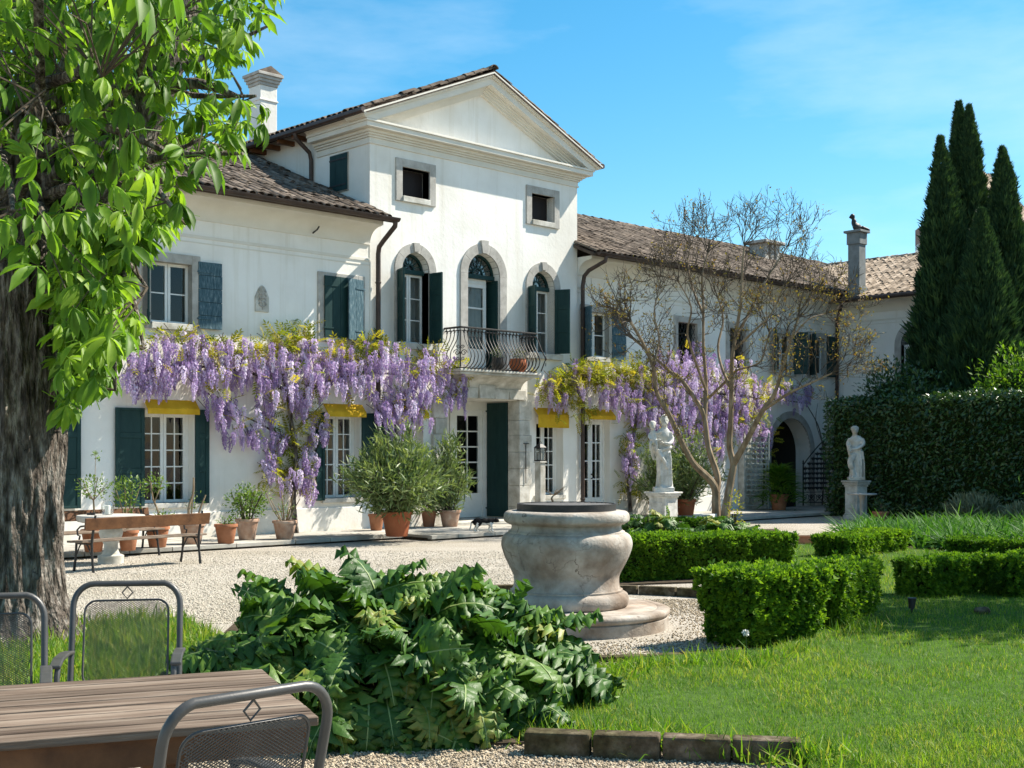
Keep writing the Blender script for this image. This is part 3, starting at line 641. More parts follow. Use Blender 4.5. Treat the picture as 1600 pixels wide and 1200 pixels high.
# ---- chimneys
def chimney(root, x, y, w, z0, z1, mat, cap='flare'):
    c = part('chimney', MB().box(x-w/2, x+w/2, y-w/2, y+w/2, z0, z1), mat, root, bevel=.015)
    mb = MB()
    if cap == 'flare':
        part('chimney_band', MB().box(x-w/2-.02, x+w/2+.02, y-w/2-.02, y+w/2+.02, z1-.35, z1-.31), mat, c, bevel=.01)
        for i, o in enumerate((.02, .05, .08, .11)): mb.box(x-w/2-o, x+w/2+o, y-w/2-o, y+w/2+o, z1+.07*i+.001, z1+.07*(i+1))
    part('chimney_cap', mb, stone_grey, c, bevel=.01); return c
P = dep(411, 300, 28.9); ch = chimney(villa, P[0], P[1], .46, 8.3, 10.0, plaster); mb = MB()
mb.prism([(P[0]-.33, 10.281), (P[0]+.33, 10.281), (P[0], 10.44)], P[1]-.33, P[1]+.33); part('chimney_roof', mb, tilem, ch)
# ---- left wing windows
for i, (xc, hw) in enumerate(UP_L):
    w = surround(FV, xc, hw, *UZ)
    casement(FV, w, xc-hw, xc-.005, UZ[0], UZ[1], 1, 2, .12); casement(FV, w, xc+.005, xc+hw, UZ[0], UZ[1], 1, 2, .12)
    part('frame', MB().box(xc-hw-.099, xc-hw, .19, .26, UZ[0], UZ[1]).box(xc+hw, xc+hw+.099, .19, .26, UZ[0], UZ[1]), whitew, w, xf=FV.xf)
for xc in (8.0, 11.31):
    shutter(FV, xc+.53, UZ[0]-.06, UZ[1]+.08, .47, 3, 'h', green_worn if xc > 10 else greenw)
    shutter(FV, xc-.44, UZ[0]-.06, UZ[1]+.08, .44, 118, 'h', greenw)
shutter(FV, 15.05-.44, UZ[0]-.03, UZ[1]+.1, .56, 0, 'v', greenw, 3, d=-.075)
shutter(FV, 15.05+.50, UZ[0]-.06, UZ[1]+.08, .46, 166, 'v', green_worn, 2, d=-.09, label='bleached half open shutter leaf')
# ground floor windows of the left wing
def gf_window(f, xc, hw, z0, z1, cols=2, rows=5, d=.22):
    w = plain_window(f, xc, hw, z0, z1)
    part('frame', MB().box(xc-hw+.002, xc-hw+.05, d-.01, d+.08, z0, z1-.002).box(xc+hw-.05, xc+hw-.002, d-.01, d+.08, z0, z1-.002).box(xc-hw+.05, xc+hw-.05, d-.009, d+.079, z1-.07, z1-.003), whitew, w, xf=f.xf)
    casement(f, w, xc-hw+.05, xc-.004, z0+.001, z1-.07, cols, rows, d, .055); casement(f, w, xc+.004, xc+hw-.05, z0+.001, z1-.07, cols, rows, d, .055)
    return w
for xc, hw, a, b in GF_L+[GF_C[0]]: gf_window(FV, xc, hw, a, b)
gf_window(FV, *GF_C[1])
shutter(FV, 11.28-.5, .70, 2.42, .55, 178, 'p'); shutter(FV, 11.28+.5, .72, 2.42, .27, 4, 'p')
shutter(FV, 8.55-.5, .70, 2.42, .5, 178, 'p'); shutter(FV, 8.55+.5, .70, 2.42, .55, 2, 'p')
shutter(FV, 15.08-.45, .70, 2.44, .22, 172, 'p'); shutter(FV, 15.08+.47, .72, 2.44, .5, 4, 'p')
shutter(FV, 16.72-.46, .70, 2.44, .24, 178, 'p')
def awning(f, xc, w, z, drop):
    mb = MB().add([(xc-w/2, -.02, z+.16), (xc+w/2, -.02, z+.16), (xc+w/2, -.17, z), (xc-w/2, -.17, z), (xc-w/2, -.02, z+.14), (xc+w/2, -.02, z+.14), (xc+w/2, -.16, z-.015), (xc-w/2, -.16, z-.015)],
        [(0, 3, 2, 1), (4, 5, 6, 7), (0, 4, 7, 3), (1, 2, 6, 5), (0, 1, 5, 4), (3, 7, 6, 2)])
    o = part('awning', mb, yellowc, f.root, xf=f.xf)
    m2 = MB(); n = 12
    V = []; Fc = []
    for i in range(n+1):
        x = xc-w/2+w*i/n; yy = -.172-.006*math.sin(i*2.1)
        V += [(x, yy, z-.001), (x, yy-.006*math.sin(i*1.3), z-drop), (x, yy+.008, z-.001), (x, yy+.008, z-drop)]
    for i in range(n):
        a = i*4; Fc += [(a, a+1, a+5, a+4), (a+2, a+6, a+7, a+3), (a+1, a+3, a+7, a+5)]
    part('valance', m2.add(V, Fc), yellowc, o, xf=f.xf)
awning(FV, 11.28, 1.02, 2.42, .10); awning(FV, 15.08, .95, 2.45, .10); awning(FV, 16.72, .98, 2.46, .1); awning(FV, 20.98, 1.02, 2.52, .30)
awning(FW, 22.66, .98, 2.53, .09)
# carved stone plaque
px = 13.2
pq = part('plaque', MB().prism([(px-.15, 4.30), (px+.15, 4.30), (px+.15, 4.58)]+[(px+.15-.15*i/8, 4.58+.22*math.sin(math.pi/2*i/8)) for i in range(1, 9)]+[(px-.15*i/8, 4.80-.22*(1-math.cos(math.pi/2*i/8))) for i in range(1, 9)], YF-.03, YF+.02), stone_pale, villa, bevel=.01)
rv = MB().tube([(px, YF-.035, 4.34), (px, YF-.035, 4.74)], .012, 6)
for z in (4.40, 4.48, 4.56, 4.64):
    for s in (-1, 1): rv.tube([(px, YF-.034, z), (px+s*.05, YF-.036, z+.01), (px+s*.085, YF-.036, z+.045), (px+s*.06, YF-.036, z+.07), (px+s*.04, YF-.036, z+.05)], .011, 6)
part('relief', rv, stone_grey, pq, True)
part('wall_hook', MB().tube([(14.35, YF-.01, 5.92), (14.35, YF-.18, 5.98), (14.35, YF-.24, 6.03)], .016, 6), iron, villa)
# ---- centre block windows
for s in (-1, 1):
    w = surround(FV, XC+s*1.9, .37, 6.98, 7.58, .17, proud=.05)
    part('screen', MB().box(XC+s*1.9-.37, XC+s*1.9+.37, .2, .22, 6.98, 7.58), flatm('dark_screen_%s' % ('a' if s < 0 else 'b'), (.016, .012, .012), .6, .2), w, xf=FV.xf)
def arched(xc, hw, zb, zs, kind):
    fw = .19 if kind != 'door' else .215; mb = MB()
    mb.box(xc-hw-fw, xc-hw, -.05, .25, zb-.1, zs).box(xc+hw, xc+hw+fw, -.05, .25, zb-.1, zs)
    w = part('window', mb, stone_grey, villa, bevel=.006, xf=FV.xf)
    na = 5
    for i in range(na):                          # the arch is five stones
        m2 = MB(); ring(m2, xc, hw, hw+fw, zs, -.05, .25, 6, math.pi*i/na+.006, math.pi*(i+1)/na-.006); part('voussoir', m2, stone_grey, w, xf=FV.xf)
    m2 = MB(); ring(m2, xc, hw+(.0 if kind == 'door' else .02), hw+fw+(.07 if kind == 'door' else .015), zs, -.085, .1, 3, math.pi*.455, math.pi*.545); part('keystone', m2, stone_grey, w, xf=FV.xf)
    if kind != 'door':
        part('sill', MB().box(xc-hw-fw-.05, xc+hw+fw+.05, -.10, .25, zb-.13, zb), stone_pale, w, bevel=.01, xf=FV.xf)
    # fanlight
    d = .16; fm = MB(); ring(fm, xc, hw-.05, hw, zs, d, d+.06, 18); ring(fm, xc, hw*.28, hw*.28+.03, zs+.03, d+.005, d+.055, 12)
    for i in range(1, 8):
        t = math.pi*i/8; fm.tube([(xc+hw*.3*math.cos(t), d+.03, zs+.03+hw*.3*math.sin(t)), (xc+(hw-.03)*math.cos(t), d+.03, zs+(hw-.03)*math.sin(t))], .013, 4)
    fm.box(xc-hw+.001, xc+hw-.001, d-.03, d+.07, zs-.06, zs+.03)
    part('fanlight', fm, greenw, w, xf=FV.xf)
    part('pane', MB().prism([(xc+(hw-.03)*math.cos(math.pi*i/16), zs+(hw-.03)*math.sin(math.pi*i/16)) for i in range(17)], d+.025, d+.03), glass, w, xf=FV.xf)
    return w
for k, (xc, hw, zb, zs) in enumerate((AR[0], AR[2])):
    w = arched(xc, hw, zb, zs, 'window')
    casement(FV, w, xc-hw+.002, xc-.004, zb+.002, zs-.062, 1, 3, .2); casement(FV, w, xc+.004, xc+hw-.002, zb+.002, zs-.062, 1, 3, .2)
    cm = MB(); V = []; Fc = []
    for i in range(31):
        x = xc-.34+.68*i/30; yy = .36+.03*math.sin(i*1.3); V += [(x, yy, zb), (x, yy, zs)]
    for i in range(30): Fc.append((2*i, 2*i+2, 2*i+3, 2*i+1))
    part('curtain', cm.add(V, Fc), curtainm, w, True, xf=FV.xf)
    shutter(FV, xc-hw-.10, zb+.01, zs-.03, .37, 110, 'p', d=-.06); shutter(FV, xc+hw-.02, zb+.01, zs-.03, .37, 86 if k == 0 else 66, 'p', d=-.06)
xc, hw, zb, zs = AR[1]; w = arched(xc, hw, zb, zs, 'door')
part('frame', MB().box(xc-hw+.001, xc-hw+.09, .22, .32, zb, zs-.061).box(xc-hw+.09, xc+.30, .221, .319, zs-.16, zs-.061), whitew, w, xf=FV.xf)
casement(FV, w, xc-.36, xc+.32, zb+.01, zs-.16, 1, 3, .24, .085, .035, .35)
V = []; Fc = []
for i in range(31): x = xc-.3+.6*i/30; yy = .36+.035*math.sin(i*1.1); V += [(x, yy, zb+.1), (x, yy, zs-.2)]
for i in range(30): Fc.append((2*i, 2*i+2, 2*i+3, 2*i+1))
part('curtain', MB().add(V, Fc), curtainm, w, True, xf=FV.xf)
shutter(FV, xc+hw-.03, zb+.02, zs-.07, .42, 90, 'p', d=.44)
# ---- balcony
BX0, BX1, BP, BZ = 17.75, 20.05, .56, 3.42
bal = part('balcony', MB().box(BX0-.06, BX1+.06, YF-BP-.06, YF+.01, BZ-.055, BZ).box(BX0-.02, BX1+.02, YF-BP-.02, YF+.01, BZ-.11, BZ-.056), stone_pale, villa, bevel=.012)
pr = [(0, 2.86), (.07, 2.86), (.07, 2.93), (.12, 2.95)]+[(.12+.36*(1-math.cos(math.pi/2*i/6)), 2.97+.31*math.sin(math.pi/2*i/6)) for i in range(7)]+[(.50, 3.308), (0, 3.308)]
part('corbel', extr_x(MB(), pr, BX0+.12, BX1-.12, YF-.01), stone_pale, bal, True, angle=30)
lx = [BX0-.02, 18.15, 18.62, 19.10, 19.56, BX1+.03]
for i in range(5):
    t = (2.83, 3.05+(.08 if i == 2 else 0)); q = .05
    P = [(lx[i]+.004+(q*.5 if i > 0 else 0), t[0]), (lx[i+1]-.004-(q*.5 if i < 4 else 0), t[0]), (lx[i+1]-.004+(q*.2 if i < 4 else 0), t[1]), (lx[i]+.004-(q*.2 if i > 0 else 0), t[1])]
    part('voussoir', MB().prism(P, YF-.17-(.03 if i == 2 else 0), YF+.02), stone_pale, bal, bevel=.01)
PROF = [(0, .86), (.0, .80), (-.015, .72), (.02, .6), (.10, .47), (.19, .34), (.215, .24), (.18, .13), (.09, .04), (.0, .0)]
rail = MB(); ypl = YF-BP+.02; xa, xb = BX0+.02, BX1-.02; z0 = BZ+.02
rail.tube([(xa, YF, z0+.86), (xa, ypl, z0+.86), (xb, ypl, z0+.86), (xb, YF, z0+.86)], .022, 6, flat=1.3)
rail.tube([(xa, YF, z0+.79), (xa, ypl, z0+.79), (xb, ypl, z0+.79), (xb, YF, z0+.79)], .010, 6)
rail.tube([(xa, YF, z0), (xa, ypl, z0), (xb, ypl, z0), (xb, YF, z0)], .014, 6)
part('handrail', rail, iron, bal)
def bar(base, out):
    P = [(base[0]+out[0]*o, base[1]+out[1]*o, z0+z) for o, z in PROF]
    m = MB().tube(P, .0105, 6)
    sc = [(base[0]+out[0]*(.035*math.cos(a)-.0), base[1]+out[1]*(.035*math.cos(a)), z0+.775+.035*math.sin(a)) for a in np.linspace(0, 5, 9)]
    m.tube(sc, .009, 5); part('baluster', m, iron, bal, True)
for i in range(21):
    x = xa+.10+(xb-xa-.2)*i/20; bar((x, ypl), (0, -1))
for s, x in ((-1, xa), (1, xb)):
    for i in range(4): bar((x, ypl+.1+i*.12), (s, 0))
def spiral(c, r0, r1, turns, ax, n=22, a0=0, sgn=1):
    ax = np.array(ax, float); P = []
    for i in range(n+1):
        t = i/n; a = a0+sgn*turns*2*math.pi*t; r = r0+(r1-r0)*t
        P.append(np.array(c)+ax*r*math.cos(a)+np.array((0, 0, 1))*r*math.sin(a))
    return P
for (cx, cy, ox, oy, tx, ty) in ((xa, ypl, -.15, -.15, .7, -.7), (xb, ypl, .15, -.15, .7, .7)):
    m = MB(); c0 = np.array((cx+ox, cy+oy, z0+.3)); ax = np.array((tx, ty, 0))
    m.tube([(cx, cy, z0+.8), (cx+ox*.5, cy+oy*.5, z0+.52), (cx+ox, cy+oy, z0+.3), (cx+ox*.5, cy+oy*.5, z0+.02)], .014, 6)
    for s in (-1, 1):
        m.tube(spiral(c0+ax*s*.075+np.array((0, 0, .0)), .07, .015, 1.3, ax*s), .009, 5)
        m.tube(spiral(c0+ax*s*.045+np.array((0, 0, .12)), .045, .01, 1.3, ax*s), .008, 5); m.tube(spiral(c0+ax*s*.045+np.array((0, 0, -.12)), .045, .01, 1.3, ax*s, a0=3), .008, 5)
    m.sphere(c0, .03, 8, 6); part('scroll_ornament', m, iron, bal, True)
# ---- main door: stone jambs, deep niche, green leaf folded back, glazed doors
d0, d1, dz0, dz1 = DOOR
for s, xe in ((-1, d0), (1, d1)):
    zs = [.1, .42, .9, 1.28, 1.66, 2.04, 2.38, 2.83]
    for i in range(7):
        wd = .30 if i % 2 else .36
        if i == 0: wd = .40
        a, b = (xe-wd, xe+.03) if s < 0 else (xe-.03, xe+wd)
        part('jamb_stone', MB().box(a, b, YF-.10-(.03 if i == 0 else 0), YF+.28, zs[i]+.003, zs[i+1]-.003), stone_pale, villa, bevel=.01)
part('doorstep', MB().box(d0-.1, d1+.1, YF-.34, YF+1.05, .0, .155), stone_pale, villa, bevel=.012)
part('niche', MB().box(d0-.1, d0, YF+.501, YF+1.25, 0, 3.0).box(d1, d1+.1, YF+.501, YF+1.25, 0, 3.0).box(d0-.1, d1+.1, YF+.5, YF+1.25, dz1, 3.0), plaster, villa)
dd = 1.0
dr = part('door', MB().box(d0+.001, d0+.14, dd, dd+.1, .16, dz1-.001).box(d1-.14, d1-.001, dd, dd+.1, .16, dz1-.001).box(d0+.14, d1-.14, dd+.001, dd+.099, dz1-.2, dz1-.001).box(XC-.05, XC+.05, dd-.02, dd+.06, .16, dz1-.2), whitew, villa, xf=FV.xf)
for a, b in ((d0+.14, XC-.05), (XC+.05, d1-.14)):
    casement(FV, dr, a+.003, b-.003, .165, dz1-.202, 2, 5, dd+.02, .13, .03, .42)
shutter(FV, d1-.045, .18, dz1-.03, .68, 90, 'v', greenw, 2, d=.97); shutter(FV, d0+.045, .18, dz1-.03, .68, 90, 'v', greenw, 2, d=.97)
# wrought thermometer-like rod on the jamb and a ring
part('wall_rod', MB().tube([(20.12, YF-.12, .95), (20.12, YF-.12, 1.85)], .01, 5).tube([(20.05, YF-.12, 1.85), (20.22, YF-.12, 1.85)], .01, 5), iron, villa)
# ---- wing: windows, French door, arch
def wing_window(xc, hw, rows=2):
    w = surround(FW, xc, hw, *UZ, fw=.16); casement(FW, w, xc-hw, xc-.005, UZ[0], UZ[1], 1, rows, .12); casement(FW, w, xc+.005, xc+hw, UZ[0], UZ[1], 1, rows, .12); return w
for i, (xc, hw) in enumerate(UP_W):
    if i in (1, 2):
        w = surround(FW, xc, hw, *UZ, fw=.16); m = MB(); n = 5
        for k in range(-n, n+1):
            x0_, z0_ = xc-hw, UZ[0]
            for s in (-1, 1):
                P = []
                for t in np.linspace(-1, 1, 41):
                    x = t*hw; z = (UZ[0]+UZ[1])/2+s*t*hw*1.6+k*.22
                    if UZ[0] < z < UZ[1]: P.append((xc+x, .06, z))
                if len(P) > 1: m.tube([P[0], P[-1]], .008, 4)
        part('grille', m, iron, w, xf=FW.xf)
        part('pane', MB().box(xc-hw, xc+hw, .15, .155, UZ[0], UZ[1]), glass, w, xf=FW.xf)
    else: wing_window(xc, hw)
shutter(FW, 22.64-.50, UZ[0]-.05, UZ[1]+.08, .44, 112, 'h', green_worn, 6); shutter(FW, 22.64+.52, UZ[0]-.05, UZ[1]+.08, .48, 4, 'h', green_worn, 6)
shutter(FW, 30.62-.46, UZ[0]-.05, UZ[1]+.08, .42, 150, 'h', greenw); shutter(FW, 30.62+.40, UZ[0]-.05, UZ[1]+.08, .4, 60, 'h', greenw)
shutter(FW, 32.32-.40, UZ[0]-.05, UZ[1]+.08, .5, 130, 'h', greenw); shutter(FW, 32.32+.46, UZ[0]-.05, UZ[1]+.08, .42, 10, 'h', greenw)
fd = part('door', MB().box(22.141, 22.20, .18, .28, .1, 2.465).box(23.06, 23.119, .18, .28, .1, 2.465).box(22.20, 23.06, .181, .279, 2.40, 2.465), whitew, wing, xf=FW.xf)
casement(FW, fd, 22.202, 22.626, .11, 2.398, 2, 4, .2, .07, .028, .38); casement(FW, fd, 22.634, 23.058, .11, 2.398, 2, 4, .2, .07, .028, .38)
part('door_knob', MB().sphere((22.66, .17, 1.12), .022, 8, 6).sphere((22.66, .17, 1.02), .018, 8, 6), iron, fd, xf=FW.xf)
ac, ah, az = ARCHW; m = MB(); ring(m, ac, ah, ah+.2, az, -.03, .02, 24); m.box(ac-ah-.2, ac-ah, -.03, .02, 0, az).box(ac+ah, ac+ah+.2, -.03, .02, 0, az)
arch_o = part('archway', m, stone_grey, wing, xf=FW.xf)
for xx in (ac-ah-.3, ac+ah): part('passage_wall', MB().box(xx, xx+.3, YF+.501, 23.29, 0, 3.04), room_shadem, wing)  # near-black sides: the shade of the passage is put into their colour
pd = part('door', MB().box(ac-ah+.01, ac-ah+.1, 1.6, 1.7, 0, 3).box(ac+ah-.1, ac+ah-.01, 1.6, 1.7, 0, 3).box(ac-ah+.1, ac+ah-.1, 1.6, 1.7, 2.2, 3.0), greenw, wing, xf=FW.xf)
for a, b in ((ac-ah+.1, ac-.01), (ac+.01, ac+ah-.1)):
    m = MB(); m.box(a, a+.09, 1.6, 1.66, 0, 2.2).box(b-.09, b, 1.6, 1.66, 0, 2.2).box(a+.09, b-.09, 1.6, 1.66, 0, .75).box(a+.09, b-.09, 1.6, 1.66, 2.1, 2.2).box(a+.09, b-.09, 1.61, 1.65, 1.38, 1.44)
    part('door_leaf', m, greenw, pd, xf=FW.xf); part('pane', MB().box(a+.09, b-.09, 1.63, 1.635, .75, 2.1), glass, pd, xf=FW.xf)
    part('curtain', MB().box(a+.15, b-.12, 1.75, 1.76, .75, 2.1), curtainm, pd, xf=FW.xf)
# chimney with posts on the long wing
cx, cy = 35.2, 24.3
P = dep(1195, 390, 40.5); cx, cy = P[0], P[1]
c = part('chimney', MB().box(cx-.42, cx+.42, cy-.3, cy+.3, 7.4, 7.8).box(cx-.42, cx-.2, cy-.3, cy+.3, 7.8, 8.32).box(cx+.2, cx+.42, cy-.3, cy+.3, 7.8, 8.32).box(cx-.08, cx+.08, cy-.3, cy+.3, 7.8, 8.32), stone_grey, wing, bevel=.02)
part('chimney_cap', MB().box(cx-.55, cx+.55, cy-.42, cy+.42, 8.321, 8.42), stone_grey, c, bevel=.02)
# ---- end wing
EY0, EY1 = 9.0, 25.0
cut_e = MB().prism(arch_poly(-17.75, .5, 3.6, 4.75), -.3, .9)
V, Fc = MB().box(-EY1, -EY0, 0, .5, -.1, 6.12).arrays(); V, Fc = cut(V, Fc, cut_e); part('wall', (V, Fc), plaster, endw, xf=FE.xf)
mw = MB(); ring(mw, -17.75, .5, .7, 4.75, -.05, .25, 16); mw.box(-18.45, -18.25, -.05, .25, 3.5, 4.75).box(-17.25, -17.05, -.05, .25, 3.5, 4.75)
w = part('window', mw, stone_grey, endw, xf=FE.xf)
casement(FE, w, -18.25, -17.755, 3.6, 4.70, 1, 2, .15); casement(FE, w, -17.745, -17.25, 3.6, 4.70, 1, 2, .15)
part('pane', MB().prism([(-17.75+.48*math.cos(math.pi*i/12), 4.75+.48*math.sin(math.pi*i/12)) for i in range(13)], .17, .175), glass, w, xf=FE.xf)
m = MB().box(-18.25, -17.25, .13, .2, 4.70, 4.76)
for t in (.25, .5, .75): m.tube([(-17.75, .17, 4.76), (-17.75+.48*math.cos(math.pi*t), .17, 4.75+.48*math.sin(math.pi*t))], .013, 4)
part('fanlight', m, whitew, w, xf=FE.xf)
part('cornice', extr_y(MB(), coveprof(.40, 6.12, .36), EY0, YF-.5, XE), plaster_mould, endw, True, angle=25)
part('string_course', MB().box(-YF, -EY0, -.016, .01, 5.50, 5.55).box(-YF, -EY0, -.011, .01, 5.41, 5.43), plaster_mould, endw, xf=FE.xf)
ERX = 37.8; ES = (8.0-6.12)/(ERX-(XE-.62)); UPE = nm((1, 0, ES)); HE = math.hypot(ERX-(XE-.62), 8.0-6.12)
roof(endw, 'roof', (XE-.62, EY1+1, 6.15), (0, -1, 0), UPE, EY1+1-EY0, HE, tile_pale, col=.20, rowp=.29)
part('roof', MB().add([(ERX, EY1, 8.03), (ERX, EY0, 8.03), (ERX+5, EY0, 6.1), (ERX+5, EY1, 6.1)], [(0, 1, 2, 3)]), roof_deck, endw)
ridge_caps(endw, (ERX, EY0, 8.05), (ERX, EY1, 8.05), tile_pale, 46)
part('gutter', MB().tube([(XE-.68, EY0, 6.12), (XE-.68, YF-.55, 6.12)], .065, 8), gutterm, endw, True)
part('wall', MB().box(XE+.51, ERX+4, EY0, EY0+.4, 0, 6.1).box(ERX+4, ERX+4.4, EY0, EY1, 0, 6.1).prism([(XE+.6, 6.1), (ERX+4, 6.1), (ERX, 7.85)], EY0, EY0+.4), plaster, endw)
part('partition', MB().box(XE+2, XE+2.1, EY0+.41, 20, 0, 6.1), room_shadem, endw)
P = dep(1336, 455, 36.9); cxx, cyy = P[0]+.1, P[1]
c = part('chimney', MB().box(cxx-.185, cxx+.185, cyy-.185, cyy+.185, 6.2, 7.75).box(cxx-.22, cxx+.22, cyy-.22, cyy+.22, 6.3, 6.5), lead_grey, endw, bevel=.012)
part('chimney_cap', MB().box(cxx-.215, cxx+.215, cyy-.215, cyy+.215, 7.74, 8.08), lead_grey, c, bevel=.012); part('chimney_lid', MB().box(cxx-.28, cxx+.28, cyy-.28, cyy+.28, 8.081, 8.15), lead_grey, c, bevel=.012)
fb = MB().sphere((cxx, cyy, 8.27), (.17, .11, .12)).sphere((cxx-.06, cyy+.06, 8.40), (.08, .08, .13)).sphere((cxx-.09, cyy+.09, 8.58), (.08, .075, .085)).sphere((cxx-.14, cyy+.13, 8.55), (.05, .045, .04)).tube([(cxx+.1, cyy-.1, 8.26), (cxx+.24, cyy-.22, 8.2), (cxx+.3, cyy-.27, 8.17)], [.06, .045, .02], 8)
part('finial', remeshed(fb, .022), iron, c, True, angle=0)
# ---- a further house whose tiled gable shows between the cypresses
far = thing('far_house', dep(1560, 600, 50)*np.array((1, 1, 0)), 'tiled gable of a taller house half hidden behind the cypresses', 'house')
c0 = ld(0, 50); cl = lambda u, z: (u-800)/F_PX*50
P0 = dep(1540, 292, 50); 
def far_pt(u, v, t): return dep(u, v, t)
a, b_, c_, d_ = far_pt(1536, 290, 50), far_pt(1640, 385, 50), far_pt(1640, 360, 58), far_pt(1545, 270, 58)
a0, b0 = far_pt(1430, 385, 50), far_pt(1430, 360, 58)
dn_ = np.array((0, 0, .2)); fl_ = lambda p: (p[0], p[1], 0.)
part('wall', MB().add([fl_(a0), fl_(b_), tuple(b_-dn_), tuple(a-dn_), tuple(a0-dn_), fl_(b0), fl_(c_), tuple(c_-dn_), tuple(d_-dn_), tuple(b0-dn_)], [(0, 1, 2, 3, 4), (5, 9, 8, 7, 6), (0, 4, 9, 5), (1, 6, 7, 2), (2, 7, 8, 3), (3, 8, 9, 4)]), plaster, far)
L_ = np.linalg.norm(d_-a); 
rp = part('roof', MB().add([tuple(x) for x in (a, b_, c_, d_)]+[tuple(x) for x in (a0, b0)], [(0, 1, 2, 3), (4, 0, 3, 5)]), roof_deck, far)
T = []
e1, e2 = (b_-a), nm(d_-a); nn = nm(np.cross(e1, d_-a)); nn = nn if nn[2] > 0 else -nn
for i in range(int(np.linalg.norm(e1)/.28)):
    for j in range(30): T.append(a+nm(e1)*i*.28+e2*j*.2)
T = np.array(T)+nn*.02
V, Fc, r = scatter(*TILE, frames(np.broadcast_to(-nm(e1), T.shape), np.broadcast_to(nn, T.shape)), 1., T); part('roof_tiles', (V, Fc), tile_pale, rp, True, rnd=r)['kind'] = 'stuff'
from mathutils import noise as mnoise
# ================================================================ lawn, edging, gravel
def gpoly(px): return [tuple(gnd(u, v)) for u, v in px]
LAWN_A = gpoly([(900, 1075), (940, 1050), (1000, 1036), (1060, 1032), (1140, 1024), (1200, 1024), (1290, 985), (1330, 930), (1228, 905), (1232, 856), (1310, 853), (1480, 866), (1760, 872), (2100, 900), (2300, 1400), (1280, 1330), (1262, 1205), (1256, 1186), (815, 1163), (800, 1120)])
LAWN_B = gpoly([(95, 985), (180, 972), (290, 968), (340, 1000), (420, 1060), (380, 1130), (250, 1190), (0, 1190), (-400, 1110), (-420, 1000)])
def sheet(name, poly, z, mat):
    n = len(poly); V = [(x, y, z) for x, y, _ in poly]+[(x, y, -.05) for x, y, _ in poly]
    Fc = [tuple(range(n))[::-1]]+[(i, (i+1) % n, n+(i+1) % n, n+i) for i in range(n)]
    bm = bmesh.new(); vs = [bm.verts.new(p) for p in V]
    for f in Fc: bm.faces.new([vs[i] for i in f])
    bmesh.ops.recalc_face_normals(bm, faces=bm.faces); bmesh.ops.triangulate(bm, faces=bm.faces)
    me = bpy.data.meshes.new(name); bm.to_mesh(me); bm.free(); me.materials.append(mat); o = link(name, me); o['kind'] = 'structure'; return o
sheet('lawn', LAWN_A, .045, lawnm); sheet('lawn', LAWN_B, .03, lawnm)
sheet('flower_bed', gpoly([(1310, 853), (1345, 822), (1480, 822), (1600, 825), (1800, 830), (1800, 872), (1480, 866)]), .028, soilm)
sheet('flower_bed', gpoly([(330, 1010), (400, 945), (600, 935), (760, 965), (900, 1045), (890, 1105), (825, 1165), (560, 1172), (440, 1110)]), .02, soilm)
sheet('flower_bed', gpoly([(960, 916), (1260, 905), (1215, 828), (975, 830)]), .022, soilm)
def blade_tpl(segs=3, bend=.35, w=.07):
    V = []; Fc = []
    for i in range(segs+1):
        t = i/segs; hw = w*.5*(1-t)**.7; V += [(-hw, bend*t*t, t*(1-.25*bend*t)), (hw, bend*t*t, t*(1-.25*bend*t))]
    V = V[:-1]
    for i in range(segs-1): a = 2*i; Fc += [(a, a+1, a+3), (a, a+3, a+2)]
    a = 2*(segs-1); Fc.append((a, a+1, a+2)); return np.array(V), np.array(Fc)
BL = [blade_tpl(2, b, .085) for b in (.15, .45, .8)]
def zrot(n, tilt=.25):
    a = RNG.random(n)*2*math.pi; y = np.stack([np.cos(a), np.sin(a), np.zeros(n)], 1); up = norm(np.array((0, 0, 1.))+RNG.normal(size=(n, 3))*tilt)
    x = norm(np.cross(y, up)); return np.stack([x, np.cross(up, x), up], -1)
def grow_grass(name, poly, n, h0, h1, label, dmin=4.5, dmax=22, skip=None, keep=lambda T: np.ones(len(T), bool), z=.04):
    P = np.array(poly); lo, hi = P.min(0), P.max(0); out = []
    # candidates are denser near by: sample (lateral, depth) with density falling with distance
    d = dmin*(dmax/dmin)**RNG.random(n*4); l = (RNG.random(n*4)*1.22-.51)*d
    T = np.stack([d*CA+l*SA, d*SA-l*CA, np.full(len(d), z)], 1)
    T = T[pip(poly, T) & keep(T)][:n]
    if skip is not None: T = T[~skip(T)]
    prt = []
    nz = np.array([mnoise.noise((x*.9, y*.9, 0))+.7*mnoise.noise((x*2.7, y*2.7, 5)) for x, y, _ in T]) if len(T) < 400000 else np.zeros(len(T))
    which = RNG.integers(0, 3, len(T)); dd = T[:, 0]*CA+T[:, 1]*SA
    for k in range(3):
        m = which == k; S = (h0+(h1-h0)*RNG.random(m.sum())**2)*np.clip(1-.45*nz[m], .5, 1.8)*(.8+.035*dd[m])
        prt.append(scatter(*BL[k], zrot(m.sum()), S, T[m], np.clip(.48+.55*nz[m]+RNG.normal(size=m.sum())*.22, 0, .999)))
    V, Fc, r = merge(prt); o = part(name, (V, Fc), leaf_grass, None, rnd=r); return tag(o, label, 'grass', kind='stuff')
WELL = ld(.514, 11.9)
grow_grass('grass', LAWN_A, 245000, .025, .058, 'bright green mown lawn in front of the clipped hedges')
grow_grass('grass', LAWN_B, 30000, .06, .15, 'long fresh grass round the foot of the big tree trunk', 5, 13)
